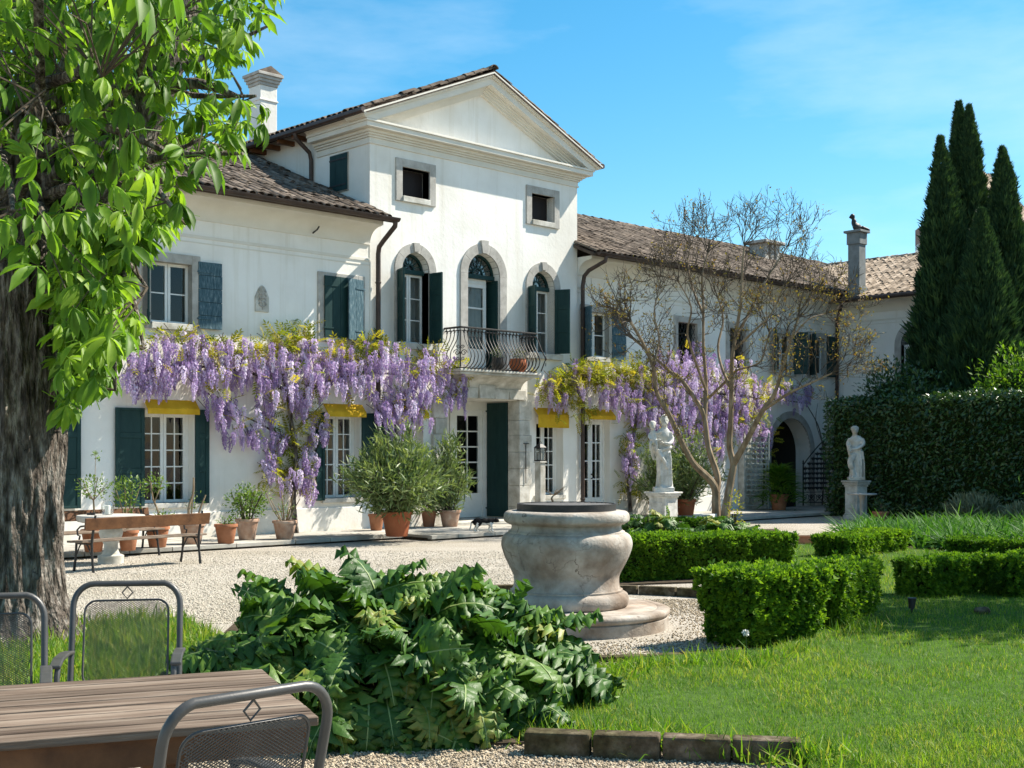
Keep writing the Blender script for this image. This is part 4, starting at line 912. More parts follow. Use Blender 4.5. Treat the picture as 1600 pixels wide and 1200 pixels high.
# ragged longer tufts along the edging and under the hedge
def tufts(pts, n, label, h=.16):
    T = []
    for (u, v, s) in pts:
        c = gnd(u, v, .03); k = int(n*s); T.append(c+np.concatenate([RNG.normal(size=(k, 2))*.11*s, np.zeros((k, 1))], 1))
    T = np.vstack(T); V, Fc, r = merge([scatter(*BL[k], zrot(len(T[k::3]), .45), h*(.4+.7*RNG.random(len(T[k::3]))), T[k::3]) for k in range(3)])
    tag(part('grass_tuft', (V, Fc), leaf_grass, None, rnd=r), label, 'grass', kind='stuff')
tufts([(u, v, RNG.uniform(.6, 1.3)) for u, v in [(850, 1150), (890, 1155), (940, 1160), (985, 1050), (1020, 1162), (1090, 1040), (1150, 1035), (1180, 1045), (1215, 1032), (1250, 1020), (1262, 1190), (1130, 1175), (1190, 1182), (960, 1060), (1290, 1190), (1010, 1046), (1060, 1170), (1245, 1185), (1050, 1042), (1320, 990), (1360, 985)]], 90, 'ragged grass tufts along the stone edging and under the near hedge')
# edging blocks
ea, eb = gnd(815, 1181), gnd(1254, 1198); ed = nm(eb-ea); L_ = np.linalg.norm(eb-ea); ept = 0
ks = thing('stone_edging', ea, 'row of rough brown stone blocks edging the near lawn', 'edging')
for i in range(4):
    c = ea+ed*L_*(i+.5)/4+np.array((-ed[1], ed[0], 0))*.06+np.array((0, 0, .055)); c2 = c+RNG.normal(size=3)*np.array((.006, .006, .004))
    part('block', MB().obox(c2, (L_/4-.014, .13, .15), tuple(ed+RNG.normal(size=3)*np.array((.012, .012, .008)))), edgem, ks, bevel=.014)
# low curbs round the gravel ring of the well
def curb(name, rad, a0, a1, n, label, h=.07):
    k = thing(name, WELL*np.array((1, 1, 0)), label, 'edging')
    for i in range(n):
        aa, ab = a0+(a1-a0)*i/n+.004, a0+(a1-a0)*(i+1)/n-.004; m = MB()
        V = []
        for a in np.linspace(aa, ab, 4):
            for r in (rad, rad+.1):
                for z in (-.02, h): V.append((WELL[0]+r*math.cos(a), WELL[1]+r*math.sin(a), z))
        Fc = []
        for j in range(3):
            b = j*4; Fc += [(b, b+4, b+5, b+1), (b+2, b+3, b+7, b+6), (b+1, b+5, b+7, b+3)]
        Fc += [(0, 1, 3, 2), (12, 14, 15, 13)]
        part('block', m.add(V, Fc), edgem, k, bevel=.008)
aw = lambda u, v: math.atan2(*(gnd(u, v)-WELL)[[1, 0]])
curb('stone_curb', 2.75, aw(1095, 935)-.05, aw(960, 905)+.5, 6, 'low mossy stone curb at the foot of the long box hedge', .10)
curb('stone_curb', 2.06, aw(900, 1045), aw(1140, 1018), 5, 'sunken stone curb between the well gravel and the lawn', .05)
# loose pebbles on the gravel
def peb_tpl(seed):
    rg = np.random.default_rng(seed); V = np.array([(1, 0, 0), (-1, 0, 0), (0, 1, 0), (0, -1, 0), (0, 0, .7), (0, 0, -.7)])*(.7+.6*rg.random((6, 1)))
    return V, np.array([(0, 2, 4), (2, 1, 4), (1, 3, 4), (3, 0, 4), (2, 0, 5), (1, 2, 5), (3, 1, 5), (0, 3, 5)])
def pebbles(T, s0, s1, label, mat=None):
    prt = [scatter(*peb_tpl(k), zrot(len(T[k::4]), .5), s0+(s1-s0)*RNG.random(len(T[k::4])), T[k::4]) for k in range(4)]
    V, Fc, r = merge(prt); tag(part('pebbles', (V, Fc), mat or pebblem, None, True, rnd=r, angle=0), label, 'gravel', kind='stuff')
d = 5.6+RNG.random(22000)*1.5; l = -1.9+RNG.random(22000)*3.6; T = np.stack([d*CA+l*SA, d*SA-l*CA, np.full(len(d), .004)], 1); pebbles(T[~pip(LAWN_A, T)], .006, .014, 'loose brownish pebbles in front of the lawn edging', pebble_warm)
a = RNG.random(46000)*2*math.pi; rr = 1.0+2.1*np.sqrt(RNG.random(46000)); T = np.stack([WELL[0]+rr*np.cos(a), WELL[1]+rr*np.sin(a), np.full(len(a), .005)], 1); dd = T[:, 0]*CA+T[:, 1]*SA
pebbles(T[~pip(LAWN_A, T) & (dd < 14)], .006, .013, 'loose yellowish pebbles ringing the stone well', pebble_warm)
d = 12+RNG.random(30000)**1.4*9; l = d*(-.40+.42*RNG.random(30000)); T = np.stack([d*CA+l*SA, d*SA-l*CA, np.full(len(d), .003)], 1); pebbles(T[T[:, 1] < 18.5], .007, .014, 'loose white pebbles over the court before the house')
# ================================================================ well
well = thing('stone_well', WELL*np.array((1, 1, 0)), 'large urn shaped stone wellhead with black iron lid on a round step', 'well')
wc = (WELL[0], WELL[1], 0)
def rough_lathe(prof, n, c, amp, sc):
    V, Fc = MB().lathe(prof, n, c).arrays()
    for i, p in enumerate(V):
        q = (p[0]*sc, p[1]*sc, p[2]*sc); dn = mnoise.noise(q)*amp+mnoise.noise((q[0]*4, q[1]*4, q[2]*4))*amp*.35
        r = math.hypot(p[0]-c[0], p[1]-c[1]) or 1; V[i] = (c[0]+(p[0]-c[0])*(1+dn/r), c[1]+(p[1]-c[1])*(1+dn/r), p[2]+dn*.4)
    return V, Fc
def smooth_prof(P, k=4):
    P = np.array(P); out = []
    for i in range(len(P)-1):
        p0, p1, p2, p3 = P[max(i-1, 0)], P[i], P[i+1], P[min(i+2, len(P)-1)]
        for t in np.arange(k)/k: out.append(.5*((2*p1)+(-p0+p2)*t+(2*p0-5*p1+4*p2-p3)*t*t+(-p0+3*p1-3*p2+p3)*t**3))
    out.append(P[-1]); return [tuple(p) for p in out]
body = smooth_prof([(.50, .188), (.565, .192), (.585, .225), (.588, .265), (.572, .305), (.545, .325)], 3)+[(.528, .33), (.528, .347)]+smooth_prof([(.512, .35), (.498, .39), (.495, .44), (.505, .49), (.54, .558), (.59, .66), (.617, .745), (.618, .80), (.60, .85), (.568, .875)], 4)+[(.552, .878), (.55, .892)]+smooth_prof([(.53, .90), (.515, .93), (.52, .955)], 3)+[(.545, .96), (.55, .967)]+smooth_prof([(.565, .972), (.586, .99), (.592, 1.025), (.584, 1.06), (.555, 1.083), (.50, 1.088)], 4)+[(.46, 1.088), (.45, .95)]
part('bowl', rough_lathe(body, 112, wc, .009, 3.5), well_stone, well, True, angle=60)
part('step', rough_lathe([(.955, -.03), (.958, .105), (.945, .112), (.945, .118)]+smooth_prof([(.958, .122), (.972, .145), (.965, .175), (.93, .188)], 3)+[(.86, .189), (.85, .183), (.845, .189), (.40, .190)], 112, wc, .006, 3.), well_stone, well, True, angle=50)
lid = part('iron_lid', MB().lathe([(.462, 1.085), (.468, 1.085), (.468, 1.152), (.452, 1.152), (.452, 1.085)], 64, wc, caps=False).lathe([(.445, 1.09), (.445, 1.115), (.40, 1.12)], 48, wc), iron, well, True, angle=30)
for i in range(14):
    y = -.42+.84*i/13; h = math.sqrt(max(.0, .45**2-y*y)); part('bar', MB().tube([(wc[0]-h, wc[1]+y, 1.135), (wc[0]+h, wc[1]+y, 1.135)], .011, 6), iron, lid)
# three lighter inlaid panels and upright joints
for u0 in (817,):
    a0 = math.atan2(*(ld(-.30, 11.4)-WELL)[[1, 0]]); pm = MB(); zz = np.linspace(.55, .855, 8); aa = np.linspace(a0-.19, a0+.19, 6)
    rr = np.interp(zz, [p[1] for p in body], [p[0] for p in body]); V = []
    for off in (.0, .012):
        for z, r in zip(zz, rr):
            for a in aa: V.append((wc[0]+(r+off)*math.cos(a), wc[1]+(r+off)*math.sin(a), z))
    Fc = []; k = 48
    for j in range(7):
        for i in range(5): b = k+j*6+i; Fc.append((b, b+1, b+7, b+6))
    for i in range(5): Fc += [(i, i+1, k+i+1, k+i), (42+i+1, 42+i, k+42+i, k+42+i+1)]
    for j in range(7): Fc += [(j*6+6, j*6, k+j*6, k+j*6+6), (j*6+5, j*6+11, k+j*6+11, k+j*6+5)]
    part('panel', pm.add(V, Fc), well_stone, well, True)
# ================================================================ foreground table and chairs
def orient(loc, fwd):
    """matrix taking local +y to fwd"""
    f = Vector((fwd[0], fwd[1], 0)).normalized(); return Matrix(((f.y, f.x, 0, loc[0]), (-f.x, f.y, 0, loc[1]), (0, 0, 1, loc[2]), (0, 0, 0, 1)))
wd = lambda l, d: (d*CA+l*SA, d*SA-l*CA)
c_nr, c_fr, c_nl = ld(-.64, 4.20), ld(-.95, 5.25), ld(-1.53, 3.84)
tdir = nm(c_nl-c_nr); sdir = np.array((-tdir[1], tdir[0], 0)); sdir = sdir if np.dot(sdir, c_fr-c_nr) > 0 else -sdir
tb = thing('garden_table', c_nr+tdir*.9+sdir*.5, 'weathered slatted wooden table among the grey metal chairs', 'table')
TL, TW, nP = 2.0, 1.03, 9
for i in range(nP):
    .0; w_ = TW/nP; c = c_nr+sdir*(i+.5)*w_+tdir*(TL/2)+np.array((0, 0, .727))
    part('plank', MB().obox(c+np.array((0, 0, RNG.uniform(-.002, .002))), (TL+RNG.uniform(-.006, .006), w_-.018, .03), tuple(tdir)), wood_top, tb, bevel=.004)
for s_ in (.06, TW-.06): part('apron', MB().obox(c_nr+sdir*s_+tdir*(TL/2)+np.array((0, 0, .665)), (TL-.06, .03, .095), tuple(tdir)), wood_brown, tb, bevel=.004)
for t_ in (.05, TL-.05): part('apron', MB().obox(c_nr+sdir*TW/2+tdir*t_+np.array((0, 0, .662)), (.03, TW-.16, .085), tuple(tdir)), wood_brown, tb, bevel=.004)
for t_ in (.45, TL-.3):
    for s_ in (.13, TW-.13): part('leg', MB().obox(c_nr+sdir*s_+tdir*t_+np.array((0, 0, .31)), (.07, .07, .62), tuple(tdir)), wood_brown, tb, bevel=.006)
    part('stretcher', MB().obox(c_nr+sdir*TW/2+tdir*t_+np.array((0, 0, .2)), (.04, TW-.34, .06), tuple(tdir)), wood_brown, tb, bevel=.004)
def rrect(hw, z0, z1, r, n=6):
    P = []
    for cx, cz, a0 in ((hw-r, z1-r, 0), (-hw+r, z1-r, 90), (-hw+r, z0+r, 180), (hw-r, z0+r, 270)):
        for i in range(n+1): a = R_(a0+90*i/n); P.append((cx+r*math.cos(a), cz+r*math.sin(a)))
    return P
def lattice(hw, z0, z1, r, mapf, s=.0165, k=.62, rad=.0017):
    mb = MB(); H_ = z1-z0; W_ = 2*hw
    n = int((W_+H_/k)/s)+1
    for fam in (1, -1):
        for i in range(n):
            x0_ = -hw+i*s if fam == 1 else hw-i*s
            P = []
            for t in np.linspace(0, 1, 34):
                z = z0+H_*t; x = x0_-fam*(z-z0)/k
                if abs(x) > hw: continue
                dx, dz = abs(x)-(hw-r), max(z0+r-z, z-(z1-r))
                if dx > 0 and dz > 0 and dx*dx+dz*dz > r*r: continue
                P.append(mapf(x, z))
            if len(P) > 1: mb.tube([P[0], P[-1]], rad, 4, cap=False)
    return mb
def make_chair(label):
    t = thing('garden_chair', (0, 0, 0), label, 'chair', 'grey metal garden chairs')
    yb = lambda z: -.20-(z-.42)*.28
    top, hw = .945, .262; P = [(hw, yb(.30), .30)]; rc = .10
    for i in range(8): a = R_(90*i/7); P.append((hw-rc+rc*math.cos(a), yb(top-rc+rc*math.sin(a)), top-rc+rc*math.sin(a)+.012*math.sin(a)))
    for i in range(1, 8): a = R_(90+90*i/7); P.append((-hw+rc+rc*math.cos(a), yb(top-rc+rc*math.sin(a)), top-rc+rc*math.sin(a)+.012*math.sin(a)))
    P.append((-hw, yb(.30), .30))
    part('back_frame', MB().tube(P, .0155, 10), greymetal, t, True)
    mp = lambda x, z: (x, yb(z)+.004+.02*(1-(x/.21)**2)*-1, z)
    pr = [mp(x, z) for x, z in rrect(.205, .46, .872, .055)]
    bp = part('mesh_back', lattice(.205, .46, .872, .055, mp, rad=.0017), greymetal, t); bp['kind'] = 'stuff'
    part('mesh_rim', MB().tube(pr+[pr[0]], .0055, 6), greymetal, bp, True)
    o = MB(); q = .026
    D = [(0, yb(.94), .94), (q, yb(.91), .91), (0, yb(.88), .88), (-q, yb(.91), .91), (0, yb(.94), .94)]; o.tube(D, .0038, 6); part('diamond_ornament', o, greymetal, t)
    ms = lambda x, y: (x, y, .425-.02*(1-(x/.23)**2))
    sp = part('mesh_seat', lattice(.23, -.20, .26, .05, ms, s=.016, rad=.0022), greymetal, t); sp['kind'] = 'stuff'
    R2 = [ms(x, y) for x, y in rrect(.235, -.205, .265, .05)]; part('seat_rim', MB().tube(R2+[R2[0]], .012, 8), greymetal, sp, True)
    for s in (-1, 1):
        part('leg', MB().tube([(s*.262, .25, 0), (s*.262, .235, .3), (s*.262, .22, .58), (s*.262, .19, .625)], .014, 8), greymetal, t, True)
        part('leg', MB().tube([(s*.262, -.34, 0), (s*.262, -.26, .25), (s*.262, yb(.42), .42)], .014, 8), greymetal, t, True)
        A = [(s*.272, .215, .625), (s*.272, .1, .645), (s*.272, -.1, .64), (s*.268, -.245, .625)]
        m = MB(); V = []
        for (x, y, z) in A:
            for dx, dz in ((-.026, -.008), (.026, -.008), (.026, .01), (-.026, .01)): V.append((x+dx, y, z+dz))
        Fc = []
        for j in range(3):
            for k in range(4): b = j*4; Fc.append((b+k, b+(k+1) % 4, b+4+(k+1) % 4, b+4+k))
        part('armrest', m.add(V, Fc+[(3, 2, 1, 0), (12, 13, 14, 15)]), greymetal, t, bevel=.006)
    part('stretcher', MB().tube([(-.262, .236, .28), (.262, .236, .28)], .009, 6), greymetal, t, True)
    return t
def dup(root, label=None):
    r = root.copy(); COL.objects.link(r)
    if label: r['label'] = label
    for c in list(root.children):
        q = c.copy(); COL.objects.link(q); q.parent = r
        for g in c.children: h = g.copy(); COL.objects.link(h); h.parent = q
    return r
ch1 = make_chair('grey metal mesh chair facing the camera behind the table end'); ORG[ch1.name] = None
fwd = -sdir; ch1.matrix_world = orient(ld(-1.90, 6.12), wd(.20, -.98))
ch2 = dup(ch1, 'grey metal mesh chair in front of the tree trunk'); ch2.matrix_world = orient(ld(-2.34, 5.55), wd(.34, -.94))
ch3 = dup(ch1, 'grey metal mesh chair with its back to the camera'); ch3.matrix_world = orient(ld(-.95, 3.74), wd(-.68, .73))
# ================================================================ acanthus clump
def acanthus_tpl(seed, L=1., droop=1.2, lobes=8):
    rg = np.random.default_rng(seed); V = []; Fc = []; M = []
    def P(t, x, lift=0.):           # t along the midrib, x sideways
        a = droop*t; y = math.sin(a)/droop if droop > .05 else t; z = -(1-math.cos(a))/max(droop, .05)
        nz = math.cos(a); ny = math.sin(a)
        k = lift-.30*abs(x)
        return (x, L*(y+ny*k), L*(z+nz*k))
    env = lambda t: .275*(math.sin(math.pi*min(1, (t+.10)/1.08)**.8)**.75)+.01
    def v(p): V.append(p); return len(V)-1
    for s in (-1, 1):
        for i in range(lobes):
            t0, t1 = .06+.94*i/lobes, .06+.94*(i+1)/lobes; tm = (t0+t1)/2; e = env(tm)*(.85+.3*rg.random()); adv = .07
            wob = lambda: (rg.random()-.5)*.11; adv = .05+.05*rg.random()
            m0, m1 = v(P(t0, 0)), v(P(min(t1, 1), 0)); sn = (.32+.18*rg.random())*e
            s0, s1 = v(P(t0+.02, s*sn, .01)), v(P(min(1, t1+.02), s*sn*.9, .01))
            c = v(P(min(1, tm+adv*.4), s*e*.55, .075+wob()))
            p1, p2, p3, p4 = v(P(t0-.005, s*e*(.78+.1*rg.random()), wob())), v(P(tm-.01, s*e*(.70+.1*rg.random()), .03+wob())), v(P(min(1.03, tm+adv), s*e*(1.12+.25*rg.random()), -.04+wob())), v(P(min(1.04, tm+adv+.045), s*e*.70, wob()))
            pa, pb = v(P(t0+.03, s*e*(.66+.1*rg.random()), wob())), v(P(min(1.04, t1+.035), s*e*.80*(.9+.2*rg.random()), wob()))
            ring_ = [s0, p1, pa, p2, p3, p4, pb, s1]
            tri = [(m0, s0, c), (m0, c, m1), (m1, c, s1)]+[(ring_[j], ring_[j+1], c) for j in range(7)]
            for f in tri: Fc.append(f if s < 0 else f[::-1]); M.append(0)
    for i in range(6):               # pale midrib
        t0, t1 = i/6, (i+1)/6; w0, w1 = .016*(1-t0*.8), .016*(1-t1*.8)
        a = [v(P(t0, -w0, .012)), v(P(t0, w0, .012)), v(P(t1, w1, .012)), v(P(t1, -w1, .012))]; Fc += [(a[0], a[1], a[2]), (a[0], a[2], a[3])]; M += [1, 1]
    return np.array(V), np.array(Fc), M
def acanthus(loc_l, loc_d, rl, rd, H, n, label, big=1., name='acanthus_plant', seed=3, mat=None):
    rg = np.random.default_rng(seed); c = ld(loc_l, loc_d); root = thing(name, c, label, 'plant')
    mes = []
    for k in range(6):
        tv, tf, M = acanthus_tpl(seed*10+k, 1., (.8, 1.4, 1.9, 2.4, 1.1, 1.7)[k])
        me = mk('leaf', tv, tf, mat or leaf_acanthus); me.materials.append(rib_acanthus); me.polygons.foreach_set('material_index', M); mes.append(me)
    stems = MB()
    for i in range(n):
        q = math.sqrt(rg.random())*1.0; a = rg.random()*2*math.pi
        if i < n*.45 and True: a = -math.pi/2+rg.normal()*1.1; q = math.sqrt(rg.random())   # more leaves toward the open side
        q = min(q, .97); hz = H*(1-q**2.4)**.62
        l, d_ = rl*q*math.cos(a)*(.86 if math.cos(a) < 0 else .72), rd*q*math.sin(a)*.86
        base = ld(loc_l+l, loc_d+d_, max(.06, hz*(.62+.3*rg.random())))
        out = np.array(ld(math.cos(a)*rl, math.sin(a)*rd))+rg.normal(size=3)*.55*np.array((1, 1, 0)); out[2] = 0; out = nm(out)
        if q < .25: out = nm(rg.normal(size=3)*np.array((1, 1, 0)))
        el = (.95-.9*q)+rg.normal()*.3
        y = np.array((out[0]*math.cos(el), out[1]*math.cos(el), math.sin(el))); up = np.array((0, 0, 1.))+rg.normal(size=3)*.38
        Rm = frames(y[None], up[None])[0]; s = big*(.34+.22*rg.random())*(1.05 if q > .4 else .95)
        o = link('leaf', mes[rg.integers(0, 6)], root); M4 = np.eye(4); M4[:3, :3] = Rm*s; M4[:3, 3] = base-c; o.matrix_local = Matrix(M4.tolist())
        g = ld(loc_l+l*.45, loc_d+d_*.45, .0); stems.tube([g, (g+base)/2+np.array((0, 0, .04)), base, base+y*s*.1], [.011, .010, .008, .006], 5)
    part('stems', stems, stemm, root, True)['kind'] = 'stuff'
    return root
acanthus(-.72, 8.05, 1.42, 1.18, .84, 298, 'sprawling clump of dark glossy lobed acanthus leaves before the well')
# ================================================================ hedges
SPR = [sprig_tpl(7, 1.0, .62, .30, k) for k in range(4)]
def hedge(label, pf0, pf1, width, h, dens=1500, name='box_hedge', taper=.08, mat=None, size=.07, cat='hedge', group='clipped box hedges', wob=.045, core=None, back=None):
    """clipped hedge; pf0, pf1 = foot of its front face, it extends away from the camera by width"""
    p0, p1 = np.array(pf0, float), np.array(pf1, float); p0[2] = p1[2] = 0; ax = nm(p1-p0); L = np.linalg.norm(p1-p0)
    bk = np.array((-ax[1], ax[0], 0)); view = nm((p0+p1)/2*np.array((1, 1, 0))); bk = bk if np.dot(bk, view) > 0 else -bk
    if back is not None: bk = np.array(back, float)
    root = thing(name, (p0+p1)/2+bk*width/2, label, cat, group)
    # surface points of the clipped body, the foot drawn in a little
    A = {'top': L*width, 'front': L*h, 'back': L*h*.5, 'e0': width*h, 'e1': width*h}; pts = []; nrs = []
    for k, ar in A.items():
        n = int(ar*dens*(1.15 if k == 'top' else 1)); a, b = RNG.random(n), RNG.random(n)
        if k == 'top': q = (a*L, b*width, np.full(n, h)); nn = (0, 0, 1)
        elif k == 'front': q = (a*L, np.zeros(n), b*h); nn = -bk
        elif k == 'back': q = (a*L, np.full(n, width), b*h); nn = bk
        elif k == 'e0': q = (np.zeros(n), a*width, b*h); nn = -ax
        else: q = (np.full(n, L), a*width, b*h); nn = ax
        x, y, z = q; tp = taper*(1-z/h); x = tp+x*(L-2*tp)/L; y = tp+y*(width-2*tp)/width
        P = p0+x[:, None]*ax+y[:, None]*bk; P[:, 2] = z
        pts.append(P); nrs.append(np.broadcast_to(np.array(nn, float), P.shape))
    P = np.vstack(pts); Nn = np.vstack(nrs)
    bmp = np.array([mnoise.noise((p[0]*3.2, p[1]*3.2, p[2]*3.2))+.6*mnoise.noise((p[0]*8, p[1]*8, p[2]*8)) for p in P])
    P = P+Nn*(bmp[:, None]*wob)-Nn*(RNG.random(len(P))[:, None]**2*.05)+Nn*((RNG.random(len(P)) < .05)*RNG.random(len(P))*.06)[:, None]; P[:, 2] = np.maximum(P[:, 2], .03)
    up = norm(Nn*.9+np.array((0, 0, .55))+RNG.normal(size=P.shape)*.45); y = norm(np.cross(up, RNG.normal(size=P.shape))); x = np.cross(y, up)
    Rm = np.stack([x, y, up], -1); w = RNG.integers(0, 4, len(P)); rv = np.clip(.45+.35*bmp+.16*RNG.normal(size=len(P)), 0, .999)
    V, Fc, r = merge([scatter(*SPR[k], Rm[w == k], size*(.7+.6*RNG.random((w == k).sum())), P[w == k], rv[w == k]) for k in range(4)])
    o = part('foliage', (V, Fc), mat or leaf_hedge, root, rnd=r); o['kind'] = 'stuff'
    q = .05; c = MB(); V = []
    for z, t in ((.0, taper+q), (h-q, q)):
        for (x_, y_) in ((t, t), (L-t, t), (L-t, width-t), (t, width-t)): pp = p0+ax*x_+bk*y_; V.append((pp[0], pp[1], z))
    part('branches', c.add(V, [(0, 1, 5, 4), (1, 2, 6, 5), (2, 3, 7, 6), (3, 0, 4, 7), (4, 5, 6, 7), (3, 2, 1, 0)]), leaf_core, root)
    return root
hedge('long clipped box hedge just behind the stone well', gnd(968, 913), gnd(1246, 901), .58, .54)
hedge('nearest box hedge block bulging over the well gravel', ld(1.93, 10.22), ld(2.76, 10.86), .66, .61, 1900, taper=.13)
hedge('box hedge row running back from the nearest block', ld(2.94, 11.32), ld(3.66, 12.55), .44, .54, 1800, taper=.06)
hedge('low rounded box hedge beside the dark garden spotlight', gnd(1436, 941), gnd(1542, 935), .46, .42, 1700, taper=.07)
hedge('short low box hedge block in front of the daylilies', gnd(1326, 877), gnd(1423, 864), .62, .34, 1400)
hedge('low box hedge running out of view below the lavender', gnd(1478, 884), gnd(1640, 893), .55, .36, 1400)
hedge('box hedge end cut by the right side of the view', gnd(1585, 941), gnd(1700, 932), .55, .46, 1600)
# tall laurel hedge
LSP = [leaf_tpl(1, .45, .15, .2, 2)]
def leafy(P, Rm, S, tpl, rv=None): return scatter(*tpl, Rm, S, P, rv)
def laurel_hedge(p0, p1, width, h, label):
    p0, p1 = np.array(p0), np.array(p1); ax = nm(p1-p0); L = np.linalg.norm(p1-p0); side = np.array((-ax[1], ax[0], 0)); side = side if side[0] < 0 else -side   # faces -X
    root = thing('tall_hedge', (p0+p1)/2, label, 'hedge'); n1, n2 = int(L*h*420), int(L*width*420)
    a, b = RNG.random(n1)*L, RNG.random(n1)*h; P1 = p0+a[:, None]*ax; P1[:, 2] = b
    N1 = np.broadcast_to(side, P1.shape); a, b = RNG.random(n2)*L, RNG.random(n2)*width; P2 = p0+a[:, None]*ax-b[:, None]*side; P2[:, 2] = h; N2 = np.broadcast_to((0, 0, 1.), P2.shape)
    n3 = int(width*h*420); a, b = RNG.random(n3)*width, RNG.random(n3)*h; P3 = p0-a[:, None]*side; P3[:, 2] = b; N3 = np.broadcast_to(-ax, P3.shape)
    P = np.vstack([P1, P2, P3]); Nn = np.vstack([N1, N2, N3]); bmp = np.array([mnoise.noise((p[0]*1.3, p[1]*1.3, p[2]*1.3))+.5*mnoise.noise((p[0]*4, p[1]*4, p[2]*4)) for p in P])
    P = P+Nn*(bmp[:, None]*.14)-Nn*(RNG.random(len(P))[:, None]**2*.2); P[:, 2] = np.maximum(P[:, 2], .05)
    y = norm(Nn*.7+np.array((0, 0, -.25))+RNG.normal(size=P.shape)*.6); Rm = frames(y, norm(Nn+np.array((0, 0, .6))+RNG.normal(size=P.shape)*.5))
    V, Fc, r = scatter(*LSP[0], Rm, .09+.06*RNG.random(len(P)), P); part('foliage', (V, Fc), leaf_laurel, root, rnd=r)['kind'] = 'stuff'
    q = .14; m = MB(); V = []
    for z in (0, h-q):
        for (x_, y_) in ((q, q), (L-q, q), (L-q, width-q), (q, width-q)): pp = p0+ax*x_-side*y_; V.append((pp[0], pp[1], z))
    part('branches', m.add(V, [(0, 1, 5, 4), (1, 2, 6, 5), (2, 3, 7, 6), (3, 0, 4, 7), (4, 5, 6, 7), (3, 2, 1, 0)]), leaf_core, root)
laurel_hedge((28.95, 18.0, 0), (26.0, 7.5, 0), 1.3, 3.0, 'tall dark clipped evergreen hedge behind the statue with the bare arm')
# ================================================================ loose shrubs
def blob_leaves(c, rad, n, tpl, s0, s1, mat, root, up=.4, shell=.45, name='foliage', squash=None, droop=0):
    u = rvec(n); rr = (shell+(1-shell)*RNG.random(n))[:, None]; bm_ = np.array([1+.28*mnoise.noise((p[0]*2.2+c[0], p[1]*2.2+c[1], p[2]*2.2)) for p in u])[:, None]
    P = np.array(c)+u*rr*bm_*np.array(rad); P[:, 2] = np.maximum(P[:, 2], .05)
    y = norm(u*.8+np.array((0, 0, up-droop))+RNG.normal(size=P.shape)*.5); nn = norm(u+np.array((0, 0, .8))+RNG.normal(size=P.shape)*.5)
    V, Fc, r = scatter(*tpl, frames(y, nn), s0+(s1-s0)*RNG.random(n), P); o = part(name, (V, Fc), mat, root, rnd=r); o['kind'] = 'stuff'; return o
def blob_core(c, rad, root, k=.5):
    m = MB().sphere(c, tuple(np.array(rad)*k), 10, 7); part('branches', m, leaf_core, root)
def shrub(name, c, rad, n, tpl, s0, s1, mat, label, cat='shrub', group=None, k=.5, **kw):
    r = thing(name, (c[0], c[1], 0), label, cat, group); blob_leaves(c, rad, n, tpl, s0, s1, mat, r, **kw); 
    if k: blob_core(c, rad, r, k)
    m = MB()
    for i in range(5): a = RNG.random()*6.28; m.tube([(c[0]+.05*math.cos(a), c[1]+.05*math.sin(a), 0), (c[0]+rad[0]*.4*math.cos(a), c[1]+rad[1]*.4*math.sin(a), c[2])], [.03, .015], 5)
    part('stems', m, twigm, r)['kind'] = 'stuff'; return r
LL = leaf_tpl(1, .42, .15, .2, 2); LANCE = leaf_tpl(1, .17, .1, .2, 2)
P = dep(1395, 590, 32.6); shrub('laurel_shrub', (P[0], P[1], 2.9), (1.0, 1.0, 1.25), 2600, LL, .1, .16, leaf_laurel, 'loose evergreen shrub rising between tall hedge and arched window')
P = dep(1440, 610, 31.6); shrub('laurel_shrub', (P[0], P[1], 2.6), (1.1, 1.1, 1.15), 2200, LL, .1, .16, leaf_laurel, 'rounded evergreen shrub at the foot of the left cypress')
P = dep(1592, 580, 30.); shrub('laurel_shrub', (P[0], P[1], 3.0), (1.1, 1.1, 1.25), 2400, LL, .1, .16, leaf_hedge, 'lighter green shrub above the hedge under the right cypress')
P = ld(9.95, 27.2); shrub('lavender_bush', (P[0], P[1], .34), (.52, .52, .36), 2600, LANCE, .12, .22, leaf_lavender, 'grey green lavender bush in front of the tall hedge', up=1.1, k=.4)
P = ld(10.5, 26.); shrub('lavender_bush', (P[0], P[1], .26), (.45, .45, .3), 1500, LANCE, .12, .2, leaf_lavender, 'small grey lavender bush at the right end of the daylilies', up=1.1, k=.4)
P = ld(8.95, 20.5); shrub('rose_shrub', (P[0], P[1], 1.12), (.62, .62, .34), 330, LL, .09, .14, leaf_fern, 'yellow green leafy shrub leaning in above the daylilies', k=0)
# daylilies: strap leaves
ST = [blade_tpl(5, b, .14) for b in (.7, 1.1, 1.5)]
def straps(name, T, h0, h1, label, mat=None, tilt=.35, cat='plant'):
    prt = []
    for k in range(3):
        t = T[k::3]; prt.append(scatter(*ST[k], zrot(len(t), tilt), h0+(h1-h0)*RNG.random(len(t)), t))
    V, Fc, r = merge(prt); o = part(name, (V, Fc), mat or leaf_strap, None, rnd=r); return tag(o, label, cat, kind='stuff')
DB = gpoly([(1306, 855), (1345, 832), (1480, 831), (1600, 831), (1700, 835), (1760, 868), (1480, 864), (1400, 858)]); lo, hi = np.min(DB, 0), np.max(DB, 0)
C = lo+(hi-lo)*RNG.random((1500, 3)); C[:, 2] = .03; C = C[pip(DB, C)][:420]
T = (C[:, None, :]+RNG.normal(size=(len(C), 24, 3))*np.array((.06, .06, 0))).reshape(-1, 3)
straps('daylily_bed', T, .24, .44, 'bed of arching green daylily leaves below the tall hedge')
